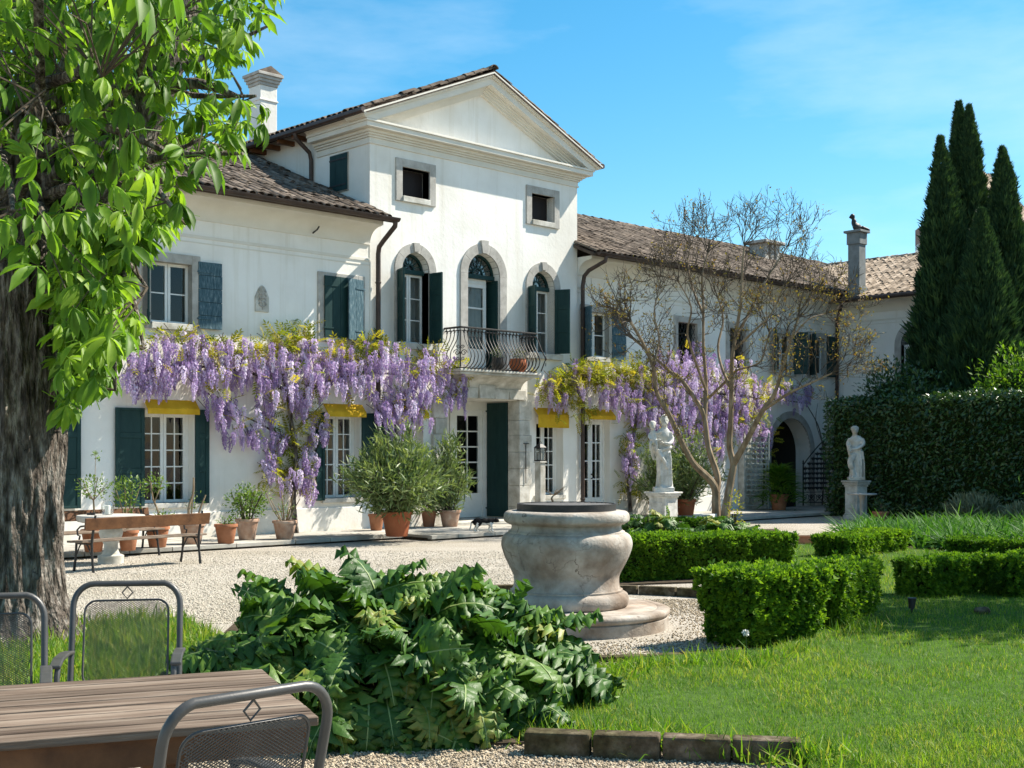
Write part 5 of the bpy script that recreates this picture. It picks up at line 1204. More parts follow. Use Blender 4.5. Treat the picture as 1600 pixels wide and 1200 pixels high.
# broad leaved plants behind the long hedge
acanthus(3.5, 21.2, 1.15, .55, .50, 60, 'broad leaved plants at the foot of the bare tree behind hedge', .75, 'broad_leaf_plant', 9)
acanthus(2.55, 22.8, .75, .5, .62, 36, 'bluish broad leaved plant in front of the statue pedestal', .75, 'broad_leaf_plant', 11)
hedge('low box hedge hidden behind the broad leaved plants', gnd(975, 843), gnd(1140, 838), .4, .33, 900)
# ================================================================ cypresses
CY = [blade_tpl(2, .12, .20), sprig_tpl(6, .45, 1.0, .16, 21)]
def cypress(u, vtip, t, w, label, ub=None):
    tip = dep(u, vtip, t); base = dep(ub or u, 700, t); base[2] = 0; sh = (tip-base)/tip[2]; root = thing('cypress', base, label, 'tree', 'cypresses behind the tall hedge'); H = tip[2]
    n = 13000; z = 1.0+(H-1.0)*RNG.random(n)**1.15; q = z/H
    prof = lambda q: w*.5*np.where(q < .38, .84+.16*np.sin(q/.38*math.pi/2), np.maximum(0, 1-((q-.38)/.62))**.82)
    a = RNG.random(n)*2*math.pi; bm_ = np.array([1+.42*mnoise.noise((math.cos(x)*1.7+u, math.sin(x)*1.7, zz*.9))+.34*mnoise.noise((math.cos(x)*4, math.sin(x)*4+u, zz*2.6)) for x, zz in zip(a, z)])
    r = prof(q)*bm_*(1-.35*RNG.random(n)**2.2)+.015; P = np.stack([base[0]+r*np.cos(a)+sh[0]*z, base[1]+r*np.sin(a)+sh[1]*z, z], 1)
    o = np.stack([np.cos(a), np.sin(a), np.zeros(n)], 1); up = norm(o*.38+np.array((0, 0, 1.))+RNG.normal(size=P.shape)*.2); y = norm(np.cross(up, RNG.normal(size=P.shape))); x = np.cross(y, up)
    Rm = np.stack([x, y, up], -1); s = (.22+.22*RNG.random(n))*(.3+.7*np.clip((1-q)*2.2, 0, 1)); V, Fc, rr = merge([scatter(*CY[1], Rm[:n*2//3], s[:n*2//3], P[:n*2//3]), scatter(*CY[0], Rm[n*2//3:], s[n*2//3:]*1.2, P[n*2//3:])])
    part('crown', (V, Fc), leaf_cypress, root, rnd=rr)['kind'] = 'stuff'
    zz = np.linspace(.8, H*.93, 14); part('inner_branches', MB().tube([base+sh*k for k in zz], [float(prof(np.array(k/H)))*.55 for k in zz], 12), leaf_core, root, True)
    part('trunk', MB().tube([base, base+np.array((0, 0, 1.2))], [.2, .17], 8), barkm, root, True)
cypress(1469, 216, 33.2, 1.72, 'left hand slender cypress rising beside the end house', 1494)
cypress(1498, 162, 33.9, 1.7, 'tallest cypress with a forked pointed top', 1522)
cypress(1514, 168, 33.6, 1.55, 'cypress leaning close against the tallest one', 1525)
cypress(1566, 233, 33.0, 1.75, 'cypress standing apart on the outer side of the group', 1590)
cypress(1534, 330, 32.0, 1.8, 'shorter broad cypress in front of the group')
# ================================================================ trees built from limbs
def limb(mb, P, r0, r1, n=8, k=4, pw=1.):
    """smooth tapered limb through the points P"""
    S = smooth_prof([tuple(p) for p in P], k); m = len(S); mb.tube(S, [r0+(r1-r0)*(i/(m-1))**pw for i in range(m)], n); return np.array(S)
# --- bare spring tree with several stems
T0 = 26.4; my = thing('myrtle_tree', gnd(1127, 832), 'bare many stemmed tree with pale bark and first yellow leaves', 'tree')
tr = MB(); tw = MB(); lv = []
def mpt(u, v, dt=0.): return dep(u, v, T0+dt)
STEMS = [
 ([(1121, 836, 0), (1119, 790, 0), (1118, 765, .0), (1108, 748, -.1), (1082, 722, -.3), (1060, 679, -.5), (1045, 647, -.6), (1026, 613, -.7), (1020, 572, -.9), (1004, 535, -1.0), (985, 503, -1.1)], .115, .028),
 ([(1119, 770, 0), (1121, 744, .1), (1107, 700, .2), (1100, 650, .3), (1085, 622, .3), (1062, 590, .3), (1045, 579, .3), (1012, 548, .2), (990, 530, .1)], .085, .022),
 ([(1101, 655, .3), (1103, 620, .4), (1103, 591, .5), (1099, 540, .6), (1099, 482, .7), (1097, 433, .8), (1106, 395, .9)], .060, .018),
 ([(1103, 610, .4), (1085, 560, .2), (1074, 520, 0), (1080, 480, -.2), (1060, 440, -.3)], .035, .014),
 ([(1131, 834, -.2), (1134, 800, -.2), (1137, 780, -.2), (1143, 745, -.2), (1146, 725, -.2), (1140, 697, -.2), (1142, 654, -.3), (1143, 607, -.4), (1144, 560, -.5), (1150, 520, -.5), (1158, 468, -.6), (1160, 415, -.6), (1163, 385, -.6)], .115, .018),
 ([(1146, 725, -.2), (1167, 688, -.5), (1192, 641, -.9), (1210, 616, -1.1), (1223, 572, -1.3), (1236, 530, -1.4), (1248, 495, -1.5)], .075, .02),
 ([(1192, 641, -.9), (1216, 625, -1.2), (1239, 611, -1.4), (1270, 597, -1.6), (1300, 583, -1.8)], .042, .014),
 ([(1144, 610, -.4), (1128, 575, -.1), (1122, 540, .2), (1130, 500, .4), (1122, 465, .5)], .04, .016),
 ([(1107, 622, .4), (1130, 600, .0), (1151, 579, -.2), (1172, 573, -.4), (1190, 562, -.5), (1202, 520, -.6)], .034, .014),
 ([(1150, 525, -.5), (1170, 490, -.2), (1190, 450, .1), (1209, 418, .3), (1230, 385, .5)], .042, .014),
 ([(1099, 490, .7), (1082, 450, 1.0), (1075, 412, 1.2), (1078, 385, 1.3)], .03, .011),
 ([(1020, 575, -.9), (1030, 530, -.6), (1022, 490, -.5), (1030, 450, -.4)], .028, .011),
 ([(1236, 530, -1.4), (1262, 500, -1.2), (1290, 490, -1.1)], .022, .010),
 ([(1148, 545, -.5), (1175, 520, -1.0), (1205, 490, -1.3), (1225, 445, -1.4)], .034, .012),
]
tips = []
for pts, r0, r1 in STEMS:
    S = limb(tr, [mpt(*p) for p in pts], r0, r1, 8, 4, .7); m = len(S)
    for i in range(int(m*.5), m):
        tips.append((S[i], S[min(i+1, m-1)]-S[i-1], r0+(r1-r0)*(i/(m-1))**.7, i == m-1))
part('stems', tr, myrtle_bark, my, True)
def twigs(p, d, r, level, L):
    d = nm(d)
    k = 5; P = [np.array(p)]; dd = np.array(d)
    for i in range(k):
        dd = nm(dd+RNG.normal(size=3)*.18+np.array((0, 0, .05))); P.append(P[-1]+dd*L/k)
    tw.tube(P, list(np.linspace(r, r*.45, k+1)), 4 if level > 0 else 5, cap=False)
    if level >= 3:
        for q in range(2): lv.append((P[RNG.integers(2, k+1)], dd))
        return
    nb = (3, 3, 3)[level]
    for j in range(nb):
        i = k if j == 0 else RNG.integers(2, k+1); o = nm(dd+RNG.normal(size=3)*(.28 if j == 0 else .62)+np.array((0, 0, .12)))
        twigs(P[i], o, max(r*.62, .0055), level+1, L*(.62+.2*RNG.random()))
u_, v_, _ = None, None, None
for (p, d, r, end) in tips:
    if end:
        for j in range(6): twigs(p, nm(d)+RNG.normal(size=3)*.5+np.array((0, 0, .15)), max(r*.7, .009), 0, .50)
    elif RNG.random() < .75: twigs(p, nm(d)*.6+RNG.normal(size=3)*.6+np.array((0, 0, .25)), .009, 1, .55)
part('twigs', tw, twigm, my)['kind'] = 'stuff'
LP = np.array([a for a, b in lv]); k = RNG.random(len(LP)) < np.where(LP[:, 2] < 5.0, .6, .12); LP = LP[k]
LP = np.repeat(LP, 2, 0)+RNG.normal(size=(len(LP)*2, 3))*.03; V, Fc, r = scatter(*leaf_tpl(1, .5, .1, .1, 2), frames(rvec(len(LP))+np.array((0, 0, .3)), rvec(len(LP))), .035+.035*RNG.random(len(LP)), LP); part('young_leaves', (V, Fc), leaf_spring, my, rnd=r)['kind'] = 'stuff'
# --- horse chestnut on the left
tc = dep(26, 1000, 10.9); tc[2] = 0; ct = thing('chestnut_tree', tc, 'old chestnut tree with rugged trunk and drooping fresh green leaves', 'tree')
n_, m_ = 120, 110; V = []; zz = np.linspace(-.05, 4.6, m_)
for z in zz:
    fl = .385+.23*math.exp(-max(z, 0)/.24)+.03*math.exp(-((z-3.6)/.8)**2); cx, cy = tc[0]-.02*z+.03*math.sin(z*.8), tc[1]+.015*z
    for k in range(n_):
        a = 2*math.pi*k/n_; p = (math.cos(a)*3.2, math.sin(a)*3.2, z*.9)
        rg_ = abs(mnoise.noise((p[0]*1.9, p[1]*1.9, p[2]*.9)))*.085+abs(mnoise.noise((p[0]*4.2+9, p[1]*4.2, p[2]*2.6)))*.055+.03*mnoise.noise((p[0]*.5, p[1]*.5, p[2]))
        r = fl*(1+.10*math.sin(a*5+1)*math.exp(-max(z, 0)/.4))-.03+rg_; V.append((cx+r*math.cos(a), cy+r*math.sin(a), z))
Fc = [(i*n_+k, i*n_+(k+1) % n_, (i+1)*n_+(k+1) % n_, (i+1)*n_+k) for i in range(m_-1) for k in range(n_)]+[tuple(range((m_-1)*n_, m_*n_))]
part('trunk', (np.array(V), Fc), barkm, ct, True, angle=0)
def leaflets(seed, k=7, droop=.95, L=.2):
    rg = np.random.default_rng(seed); V = []; Fc = []; b = 0
    for i in range(k):
        a = (i-(k-1)/2)*(2.0*math.pi*.80/k)+rg.normal()*.08; l = L*(1-.12*abs(i-(k-1)/2))*(.9+.2*rg.random()); dr = droop*(.75+.5*rg.random())
        tv, tf = leaf_tpl(l, l*.31, .34, .4, 4, .64)
        cd, sd = math.cos(dr), math.sin(dr); v = tv.copy(); y, z = v[:, 1]*cd+v[:, 2]*sd, -v[:, 1]*sd+v[:, 2]*cd; ca_, sa_ = math.cos(a), math.sin(a)
        V.append(np.stack([v[:, 0]*ca_+y*sa_, -v[:, 0]*sa_+y*ca_, z], 1)); Fc.append(tf+b); b += len(tv)
    # petiole
    tb_ = MB().tube([(0, -.0, 0), (0, -.05, .01), (0, -.14, .0)], .0028, 3, cap=False); pv, pf = tb_.arrays(); pf = np.array([(q[0], q[1], q[2]) for q in pf]+[(q[0], q[2], q[3]) for q in pf]); V.append(pv); Fc.append(pf+b)
    return np.vstack(V), np.vstack(Fc)
CL = [leaflets(k, 7 if k % 3 else 5, (.5, .8, 1.0, .65, 1.15)[k], .155) for k in range(5)]
# silhouette of the crown against house and sky, as directions
SIL = [(-400, -400), (440, -400), (430, -20), (415, 20), (390, 62), (382, 95), (350, 110), (352, 150), (395, 150), (432, 175), (425, 195), (385, 215), (365, 240), (310, 250), (290, 290), (290, 340), (262, 350), (225, 365), (205, 400), (190, 440), (215, 500), (190, 535), (160, 560), (175, 595), (130, 610), (115, 640), (92, 630), (88, 470), (60, 420), (-400, 440)]
def in_sil(P):
    u, v, d = proj(P); return pip(SIL, np.stack([u, v], 1)), u, v, d
cc = tc+np.array((0, 0, 5.1)); n = 26000; q = rvec(n)*(RNG.random(n)**.42)[:, None]; P = cc+q*np.array((4.2, 4.2, 3.9)); ok, u, v, d = in_sil(P)
inframe = (u > -120) & (u < 1700) & (v > -120) & (v < 1300) & (d > 0)
P = P[((~inframe) | ok) & (d > 3.5) & (P[:, 2] > 1.75)]
u, v, d = proj(P); inf = (u > -60) & (v > -60)
A = P[inf]; lowr = (A[:, 2] < 3.4); A = A[RNG.random(len(A)) < np.where(lowr, 1, .55)]
# open the middle so that sky and wall glint through
hole = np.array([mnoise.noise((p[0]*1.1, p[1]*1.1, p[2]*1.1)) for p in A]); A = A[hole > -.10][:3300]; n = 2600; uu = 90+RNG.random(n)*170; vv = 330+RNG.random(n)*370; A2 = np.array([dep(x, y_, 9.2+2.4*RNG.random()) for x, y_ in zip(uu, vv)]); A2 = A2[in_sil(A2)[0]][:620]; A = np.vstack([A, A2]); B = P[~inf][:800]
T = np.vstack([A, B]); 
# limbs reach from the trunk head to clusters, twigs from limbs to leaf hubs
lb = MB(); heads = []
start = np.array((tc[0]-.08, tc[1]+.05, 3.4))
for i in range(15):
    a = RNG.random()*2*math.pi; e = RNG.uniform(.0, 1.2); L_ = RNG.uniform(2.0, 3.6)
    tgt = start+np.array((math.cos(a)*math.cos(e), math.sin(a)*math.cos(e), math.sin(e)*1.0))*L_
    ok_, uu, vv, d_ = in_sil(tgt[None])
    if 0 < uu[0] < 1600 and 0 < vv[0] < 1200 and not ok_[0]: continue
    heads.append(tgt)
for u, v, t in ((420, 40, 11.3), (400, 150, 10.8), (380, 240, 10.2), (300, 270, 9.6), (290, 350, 9.2), (230, 450, 9.4), (225, 545, 9.8), (180, 610, 10.2), (120, 640, 9.9), (60, 150, 8.6), (160, 120, 8.8), (240, 40, 9.6), (20, 330, 8.8), (130, 420, 9.3)): heads.append(dep(u, v, t))
limbpts = []
for h in heads:
    s0 = start+np.array((0, 0, RNG.uniform(-.3, 1.1))); mid = (s0+h)/2+np.array((0, 0, .35))+RNG.normal(size=3)*.12; S = limb(lb, [s0, (s0+mid)/2+np.array((0, 0, .12)), mid, (mid+h)/2+RNG.normal(size=3)*.08, h], .075, .012, 7, 4); limbpts += list(S[5:])
for pts, r0, r1 in (([start+np.array((0, 0, .2)), dep(170, 260, 11.1), dep(245, 120, 11.2), dep(285, 20, 11.3), dep(330, -160, 11.5)], .26, .12), ([start+np.array((-.1, 0, .5)), dep(60, 180, 11.4), dep(40, 20, 11.6), dep(20, -200, 11.8)], .24, .12), ([dep(225, 150, 11.2), dep(300, 130, 10.9), dep(370, 150, 10.8)], .08, .02)): limb(lb, pts, r0, r1, 10, 5)
part('limbs', lb, barkm, ct, True)
LPT = np.array(limbpts); tg = MB()
for i in RNG.choice(len(T), 900, replace=False):
    p = T[i]; dd = np.linalg.norm(LPT-p, axis=1); j = dd.argmin()
    if dd[j] < 1.6: tg.tube([LPT[j], (LPT[j]+p)/2+RNG.normal(size=3)*.06+np.array((0, 0, .05)), p], [.009, .006, .003], 4, cap=False)
part('twigs', tg, twigm, ct)['kind'] = 'stuff'
o_ = norm(T-(tc+np.array((0, 0, 4.2)))); y = norm(o_*np.array((1, 1, .15))+RNG.normal(size=T.shape)*.5); nn = norm(np.array((0, 0, 1.))+RNG.normal(size=T.shape)*.30+o_*.25)
Rm = frames(y, nn); sz = .6+.85*RNG.random(len(T)); u, v, d = proj(T); score = np.where((u > -20) & (v > -20) & (d > 0), d, 1e3); order = np.argsort(score); top = order[:300]
cme = [mk('leaf', *CL[k], leaf_chestnut, True, angle=0) for k in range(5)]; wk = RNG.integers(0, 5, len(T))
def leaf_obj(i_k, R, s, p):
    o = link('leaf', cme[i_k], ct); M4 = np.eye(4); M4[:3, :3] = R*s; M4[:3, 3] = p-tc; o.matrix_local = Matrix(M4.tolist())
for i in top[:290]: leaf_obj(wk[i], Rm[i], sz[i]*1.15, T[i])
rest = order[290:]; V, Fc, r = merge([scatter(*CL[k], Rm[rest][wk[rest] == k], sz[rest][wk[rest] == k], T[rest][wk[rest] == k]) for k in range(5)])
part('leaves', (V, Fc), leaf_chestnut, ct, True, rnd=r, angle=0)['kind'] = 'stuff'
# a low branch reaching out over the viewer
br = MB(); S = limb(br, [start+np.array((.2, -.3, .6)), dep(60, -250, 8), dep(150, -160, 5), dep(215, -40, 3.1)], .05, .006, 6); part('limb', br, barkm, ct, True)
for (u, v, t, s, k) in ((205, -38, 3.0, 1.05, 1), (262, -30, 3.1, .8, 3), (150, -60, 3.4, 1., 0)):
    p = dep(u, v, t); leaf_obj(k, frames(np.array([[.5, -.5, -.1]]), np.array([[.1, .1, 1.]]))[0], s, p)
# --- leafy tree out of view whose shade lies on the lawn
def round_tree(c, h, rad, label):
    r = thing('shade_tree', (c[0], c[1], 0), label, 'tree'); tm = MB(); limb(tm, [(c[0], c[1], 0), (c[0]+.1, c[1], h*.3), (c[0], c[1]+.1, h*.6)], .16, .07); part('trunk', tm, barkm, r, True)
    blob_leaves((c[0], c[1], h), rad, 5200, LL, .14, .24, leaf_hedge, r, shell=.2, name='crown')
round_tree(ld(8.9, 14.0), 5.0, (1.7, 1.7, 1.6), 'round leafy garden tree standing outside the view beside lawn')
# ================================================================ wisteria
def raceme_tpl(seed, n=58):
    rg = np.random.default_rng(seed); V = []; Fc = []
    for i in range(n):
        t = i/n; r = .23*(1-t**1.6*.8)*(.5+.6*rg.random())*min(1, .35+t*6); a = i*2.4+rg.random(); z = -t*1.0+rg.normal()*.012
        c = np.array((r*math.cos(a), r*math.sin(a), z)); o = np.array((math.cos(a), math.sin(a), -.25+.5*rg.random())); o /= np.linalg.norm(o); sd = np.cross(o, (0, 0, 1.)); sd /= np.linalg.norm(sd); up = np.cross(sd, o); s = .135*(1-.45*t)*(.8+.5*rg.random()); k = len(V)
        V += [c-sd*s*.55, c+o*s*.25-up*s*.6, c+sd*s*.55, c+o*s*.1+up*s*.6]; Fc += [(k, k+1, k+2), (k, k+2, k+3)]
    return np.array(V), np.array(Fc)
RC = [raceme_tpl(k) for k in range(5)]; rc_me = [mk('flower_raceme', *RC[k], petal) for k in range(5)]
PINN = []
def pinnate():
    V = []; Fc = []; b = 0; tv, tf = leaf_tpl(.30, .12, .15, .2, 2)
    for i in range(5):
        for s in (-1, 1):
            a = s*1.05; v = tv.copy(); ca_, sa_ = math.cos(a), math.sin(a); V.append(np.stack([v[:, 0]*ca_+v[:, 1]*sa_, -v[:, 0]*sa_+v[:, 1]*ca_+.15+.16*i, v[:, 2]-.25*(i/5)**2], 1)); Fc.append(tf+b); b += len(tv)
    V.append(tv+np.array((0, .85, -.22))); Fc.append(tf+b); return np.vstack(V), np.vstack(Fc)
PINN = pinnate()
def wisteria(loc, label, blobs, leafb, stems, n_obj=300):
    """blobs: (u, v, half width, half height, count, stand-off from the wall) read against the facade"""
    root = thing('wisteria', loc, label, 'climbing plant'); T = []; H = []
    for (u, v, a, b, n, off) in blobs:
        n = int(n*1.2); uu = u+a*np.clip(RNG.normal(size=n)*.55, -1.1, 1.1); vv = v+b*np.clip(RNG.normal(size=n)*.6, -1.1, 1.1)
        for x, y in zip(uu, vv): T.append(fac(x, y-17, YF-off*RNG.uniform(.35, 1.1)))
    T = np.array(T); k = RNG.integers(0, 5, len(T)); L = .20+.16*RNG.random(len(T)); rot = RNG.random(len(T))*6.28; order = np.argsort(T[:, 1])
    def Rz(i): c, s = math.cos(rot[i]), math.sin(rot[i]); t1, t2 = RNG.normal()*.12, RNG.normal()*.12; return np.array(((c, -s, t1), (s, c, t2), (0, 0, 1)))*np.array((1.0, 1.0, 1.0))
    og = ORG[root.name]; rest = {q: [] for q in range(5)}
    for j, i in enumerate(order):
        M4 = np.eye(4); M4[:3, :3] = Rz(i)*L[i]
        if j < n_obj:
            o = link('flower_raceme', rc_me[k[i]], root); M4[:3, 3] = T[i]-og; o.matrix_local = Matrix(M4.tolist())
        else: rest[k[i]].append((M4[:3, :3], T[i]))
    prt = [scatter(*RC[q], np.array([a for a, b in r]), 1., np.array([b for a, b in r])) for q, r in rest.items() if r]
    if prt: V, Fc, r = merge(prt); part('flower_racemes', (V, Fc), petal, root, rnd=r)['kind'] = 'stuff'
    Lp = []
    for (u, v, a, b, n, off) in leafb:
        for _ in range(int(n*1.5)): Lp.append(fac(u+a*np.clip(RNG.normal()*.6, -1.2, 1.2), v+b*np.clip(RNG.normal()*.6, -1.2, 1.2), YF-off*RNG.uniform(.3, 1.1)))
    Lp = np.vstack([np.array(Lp), T[RNG.random(len(T)) < .22]+np.array((0, 0, .04))]); Lp += RNG.normal(size=Lp.shape)*.03
    y = norm(RNG.normal(size=Lp.shape)+np.array((0, -.4, .2))); nn = norm(np.array((0, -.5, 1.))+RNG.normal(size=Lp.shape)*.5)
    V, Fc, r = scatter(*PINN, frames(y, nn), .19+.16*RNG.random(len(Lp)), Lp); part('leaves', (V, Fc), leaf_wisteria, root, rnd=r)['kind'] = 'stuff'
    for pts, r0, r1 in stems:
        m = MB(); limb(m, [fac(u, v, YF-o) for u, v, o in pts], r0, r1, 7, 5); part('stem', m, barkm, root, True)
    m = MB()
    for i in order[::3]:
        p = T[i]; m.tube([p, p+np.array((RNG.normal()*.12, .1+RNG.random()*.15, .12+RNG.random()*.12))], [.005, .008], 4, cap=False)
    part('shoots', m, twigm, root)['kind'] = 'stuff'
wisteria(fac(462, 836, YF-.25)*np.array((1, 1, 0)), 'wisteria in heavy lilac bloom over the left wing windows',
 [(215, 590, 24, 34, 26, .5), (262, 572, 34, 34, 50, .6), (318, 585, 34, 40, 52, .6), (372, 580, 32, 34, 46, .6), (428, 590, 34, 40, 52, .6), (488, 585, 32, 34, 46, .6), (545, 590, 32, 34, 46, .6), (600, 592, 32, 38, 50, .65), (655, 600, 30, 40, 48, .6), (703, 605, 22, 34, 32, .5),
  (352, 650, 26, 24, 22, .45), (388, 688, 34, 18, 24, .4), (420, 655, 20, 20, 11, .4), (482, 635, 24, 26, 17, .45), (505, 685, 16, 20, 13, .4), (640, 655, 34, 26, 38, .55), (600, 645, 22, 24, 20, .5), (425, 735, 14, 22, 12, .35), (462, 758, 22, 22, 18, .4), (485, 775, 10, 14, 7, .35), (490, 720, 12, 22, 8, .35), (715, 638, 12, 20, 10, .4), (240, 615, 26, 14, 12, .5), (440, 700, 22, 16, 10, .35)],
 [(290, 533, 45, 9, 36, .35), (370, 545, 40, 10, 30, .35), (440, 540, 40, 14, 60, .3), (475, 525, 12, 20, 20, .15), (545, 548, 40, 12, 50, .35), (590, 543, 20, 12, 30, .3), (665, 560, 30, 12, 26, .35), (720, 590, 12, 30, 14, .35), (480, 640, 30, 40, 30, .3), (460, 700, 22, 50, 40, .2), (430, 740, 20, 30, 24, .2)],
 [([(463, 838, .2), (458, 780, .16), (462, 720, .14), (455, 660, .15), (448, 610, .2), (440, 580, .3)], .06, .035), ([(448, 612, .2), (400, 585, .3), (340, 575, .35), (270, 572, .35), (205, 585, .3)], .035, .015), ([(455, 640, .15), (500, 600, .25), (560, 585, .35), (630, 585, .35), (700, 595, .35)], .035, .015), ([(458, 700, .14), (420, 670, .2), (380, 650, .25), (350, 640, .3)], .022, .010), ([(460, 760, .15), (440, 740, .2), (425, 720, .25)], .016, .008), ([(457, 680, .14), (485, 650, .2), (505, 630, .3)], .018, .008)])
wisteria(fac(985, 790, YF-.25)*np.array((1, 1, 0)), 'wisteria with lilac bloom and yellow leaves along the long wing',
 [(862, 622, 20, 18, 16, .5), (905, 605, 24, 24, 30, .55), (950, 620, 30, 24, 34, .55), (1005, 625, 34, 34, 66, .55), (1055, 615, 30, 46, 82, .55), (1100, 625, 30, 50, 86, .55), (1150, 630, 30, 46, 80, .55), (1085, 575, 14, 22, 14, .3), (1012, 665, 26, 20, 22, .5), (1060, 685, 36, 30, 56, .5), (1120, 690, 34, 34, 60, .5), (985, 735, 10, 44, 24, .4), (1185, 645, 22, 40, 30, .45), (1195, 700, 12, 34, 18, .4), (1225, 628, 26, 18, 18, .4), (1252, 640, 14, 16, 9, .35), (1262, 625, 12, 14, 8, .3), (885, 640, 34, 8, 10, .45)],
 [(925, 585, 36, 13, 190, .55), (868, 605, 24, 14, 80, .5), (985, 585, 30, 14, 100, .5), (1020, 600, 30, 14, 40, .5), (1150, 600, 40, 16, 50, .5), (1170, 640, 22, 20, 40, .5), (905, 640, 30, 14, 34, .4), (985, 700, 16, 60, 40, .25), (1215, 610, 40, 12, 26, .35), (980, 770, 10, 20, 10, .2), (1040, 640, 60, 50, 60, .2), (1120, 660, 60, 50, 60, .2), (1200, 690, 14, 40, 22, .3)],
 [([(985, 800, .2), (982, 740, .16), (990, 680, .16), (1000, 630, .25), (1010, 605, .3)], .055, .03), ([(1000, 630, .25), (960, 605, .3), (910, 600, .35), (855, 612, .35)], .03, .012), ([(1008, 610, .3), (1060, 605, .35), (1120, 615, .35), (1190, 622, .3), (1262, 630, .2)], .035, .012), ([(1192, 790, .2), (1194, 730, .2), (1190, 680, .2), (1180, 640, .25)], .03, .018), ([(1285, 790, .12), (1287, 720, .1), (1280, 670, .1), (1262, 635, .2)], .028, .012), ([(1295, 720, .08), (1298, 660, .08), (1290, 610, .06)], .016, .006), ([(1288, 700, .08), (1275, 660, .06), (1278, 630, .05)], .014, .006)])
# ================================================================ bench, pedestal table
def make_bench(label, p0, p1, front):
    """p0, p1: feet of the two rear legs; front: unit vector the sitter looks along"""
    p0, p1 = np.array(p0, float), np.array(p1, float); p0[2] = p1[2] = 0; ax = nm(p1-p0); L = np.linalg.norm(p1-p0); f = np.array(front, float); Z = np.array((0, 0, 1.))
    t = thing('garden_bench', (p0+p1)/2+f*.2, label, 'bench', 'wood and iron benches by the stone table')
    at = lambda a, b, z: p0+ax*a+f*b+Z*z
    part('backrest', MB().obox(at(L/2, -.055, .665), (L+.30, .026, .165), tuple(ax), tuple(Z*1.-f*.16)), wood_brown, t, bevel=.006)
    for k in range(3): part('seat_slat', MB().obox(at(L/2, .06+k*.125, .425-.004*k), (L+.30, .115, .028), tuple(ax)), wood_seat, t, bevel=.005)
    for a in (0, L):
        m = MB(); m.tube([at(a, -.03, 0), at(a, .0, .2), at(a, .01, .40), at(a, -.03, .6), at(a, -.075, .78)], [.02, .017, .02, .018, .016], 7); part('leg', m, iron, t, True)
        m = MB(); m.tube([at(a, .42, 0), at(a, .38, .2), at(a, .36, .405)], [.02, .016, .018], 7); part('leg', m, iron, t, True)
        m = MB(); m.tube([at(a, -.02, .60), at(a, .12, .635), at(a, .27, .62), at(a, .345, .57), at(a, .33, .50), at(a, .28, .49), at(a, .30, .44)], .013, 6); part('armrest', m, iron, t, True)
        m = MB(); m.tube([at(a, .0, .385), at(a, .37, .385)], .013, 6); m.tube([at(a, .01, .22), at(a, .10, .36), at(a, .13, .38)], .010, 6); m.tube([at(a, .37, .22), at(a, .28, .36), at(a, .25, .38)], .010, 6); part('bracket', m, iron, t, True)
    return t
bB, bD = gnd(144, 895), gnd(311, 880.5); fy = nm(np.array((-(bD-bB)[1], (bD-bB)[0], 0)))
make_bench('brown iron and wood bench with its back to the camera', bB, bD, fy)
q0, q1 = gnd(246.6, 873.6), gnd(246.6, 873.6); axb = nm(bD-bB); b2r = gnd(252, 868); b2 = b2r+fy*.05
make_bench('iron and wood bench on the house side of the stone table', b2+fy*.42, b2+fy*.42-axb*1.85, -fy)
tcn = gnd(181, 881)+fy*.12; tb2 = thing('stone_table', tcn, 'round stone pedestal table between the two benches', 'table')
part('pedestal', MB().lathe([(.19, 0), (.19, .12), (.13, .14), (.105, .2), (.10, .28), (.16, .40), (.175, .46), (.15, .55), (.12, .60), (.15, .615)], 20, tcn), stone_pale, tb2, True, angle=35)
part('table_top', MB().lathe([(.42, .612), (.47, .625), (.485, .66), (.49, .70), (.48, .715), (.0, .716)], 36, tcn), stone_grey, tb2, True, angle=35)
jc = tcn+ld(-.05, 0)+np.array((0, 0, .717)); jar = thing('candle_jar', jc, 'glass jar with a white candle on the stone table', 'jar')
part('jar', MB().lathe([(.07, .0), (.085, .03), (.095, .12), (.085, .17), (.06, .195), (.062, .215), (.075, .22), (.070, .222), (.057, .214), (.055, .195), (.08, .168), (.09, .12), (.08, .032), (.066, .006), (0.001, .006)], 24, jc), jar_glass, jar, True, angle=0)
part('candle', MB().lathe([(.042, .008), (.042, .135), (.03, .14)], 16, jc), candlem, jar, True, angle=40)
ac_ = tcn+ld(-.30, .02)+np.array((0, 0, .717)); tag(part('ashtray', MB().lathe([(.06, 0), (.065, .03), (.055, .03), (.05, .012), (.001, .012)], 16, ac_), iron, None, True, angle=30), 'small dark ashtray beside the candle jar', 'ashtray')
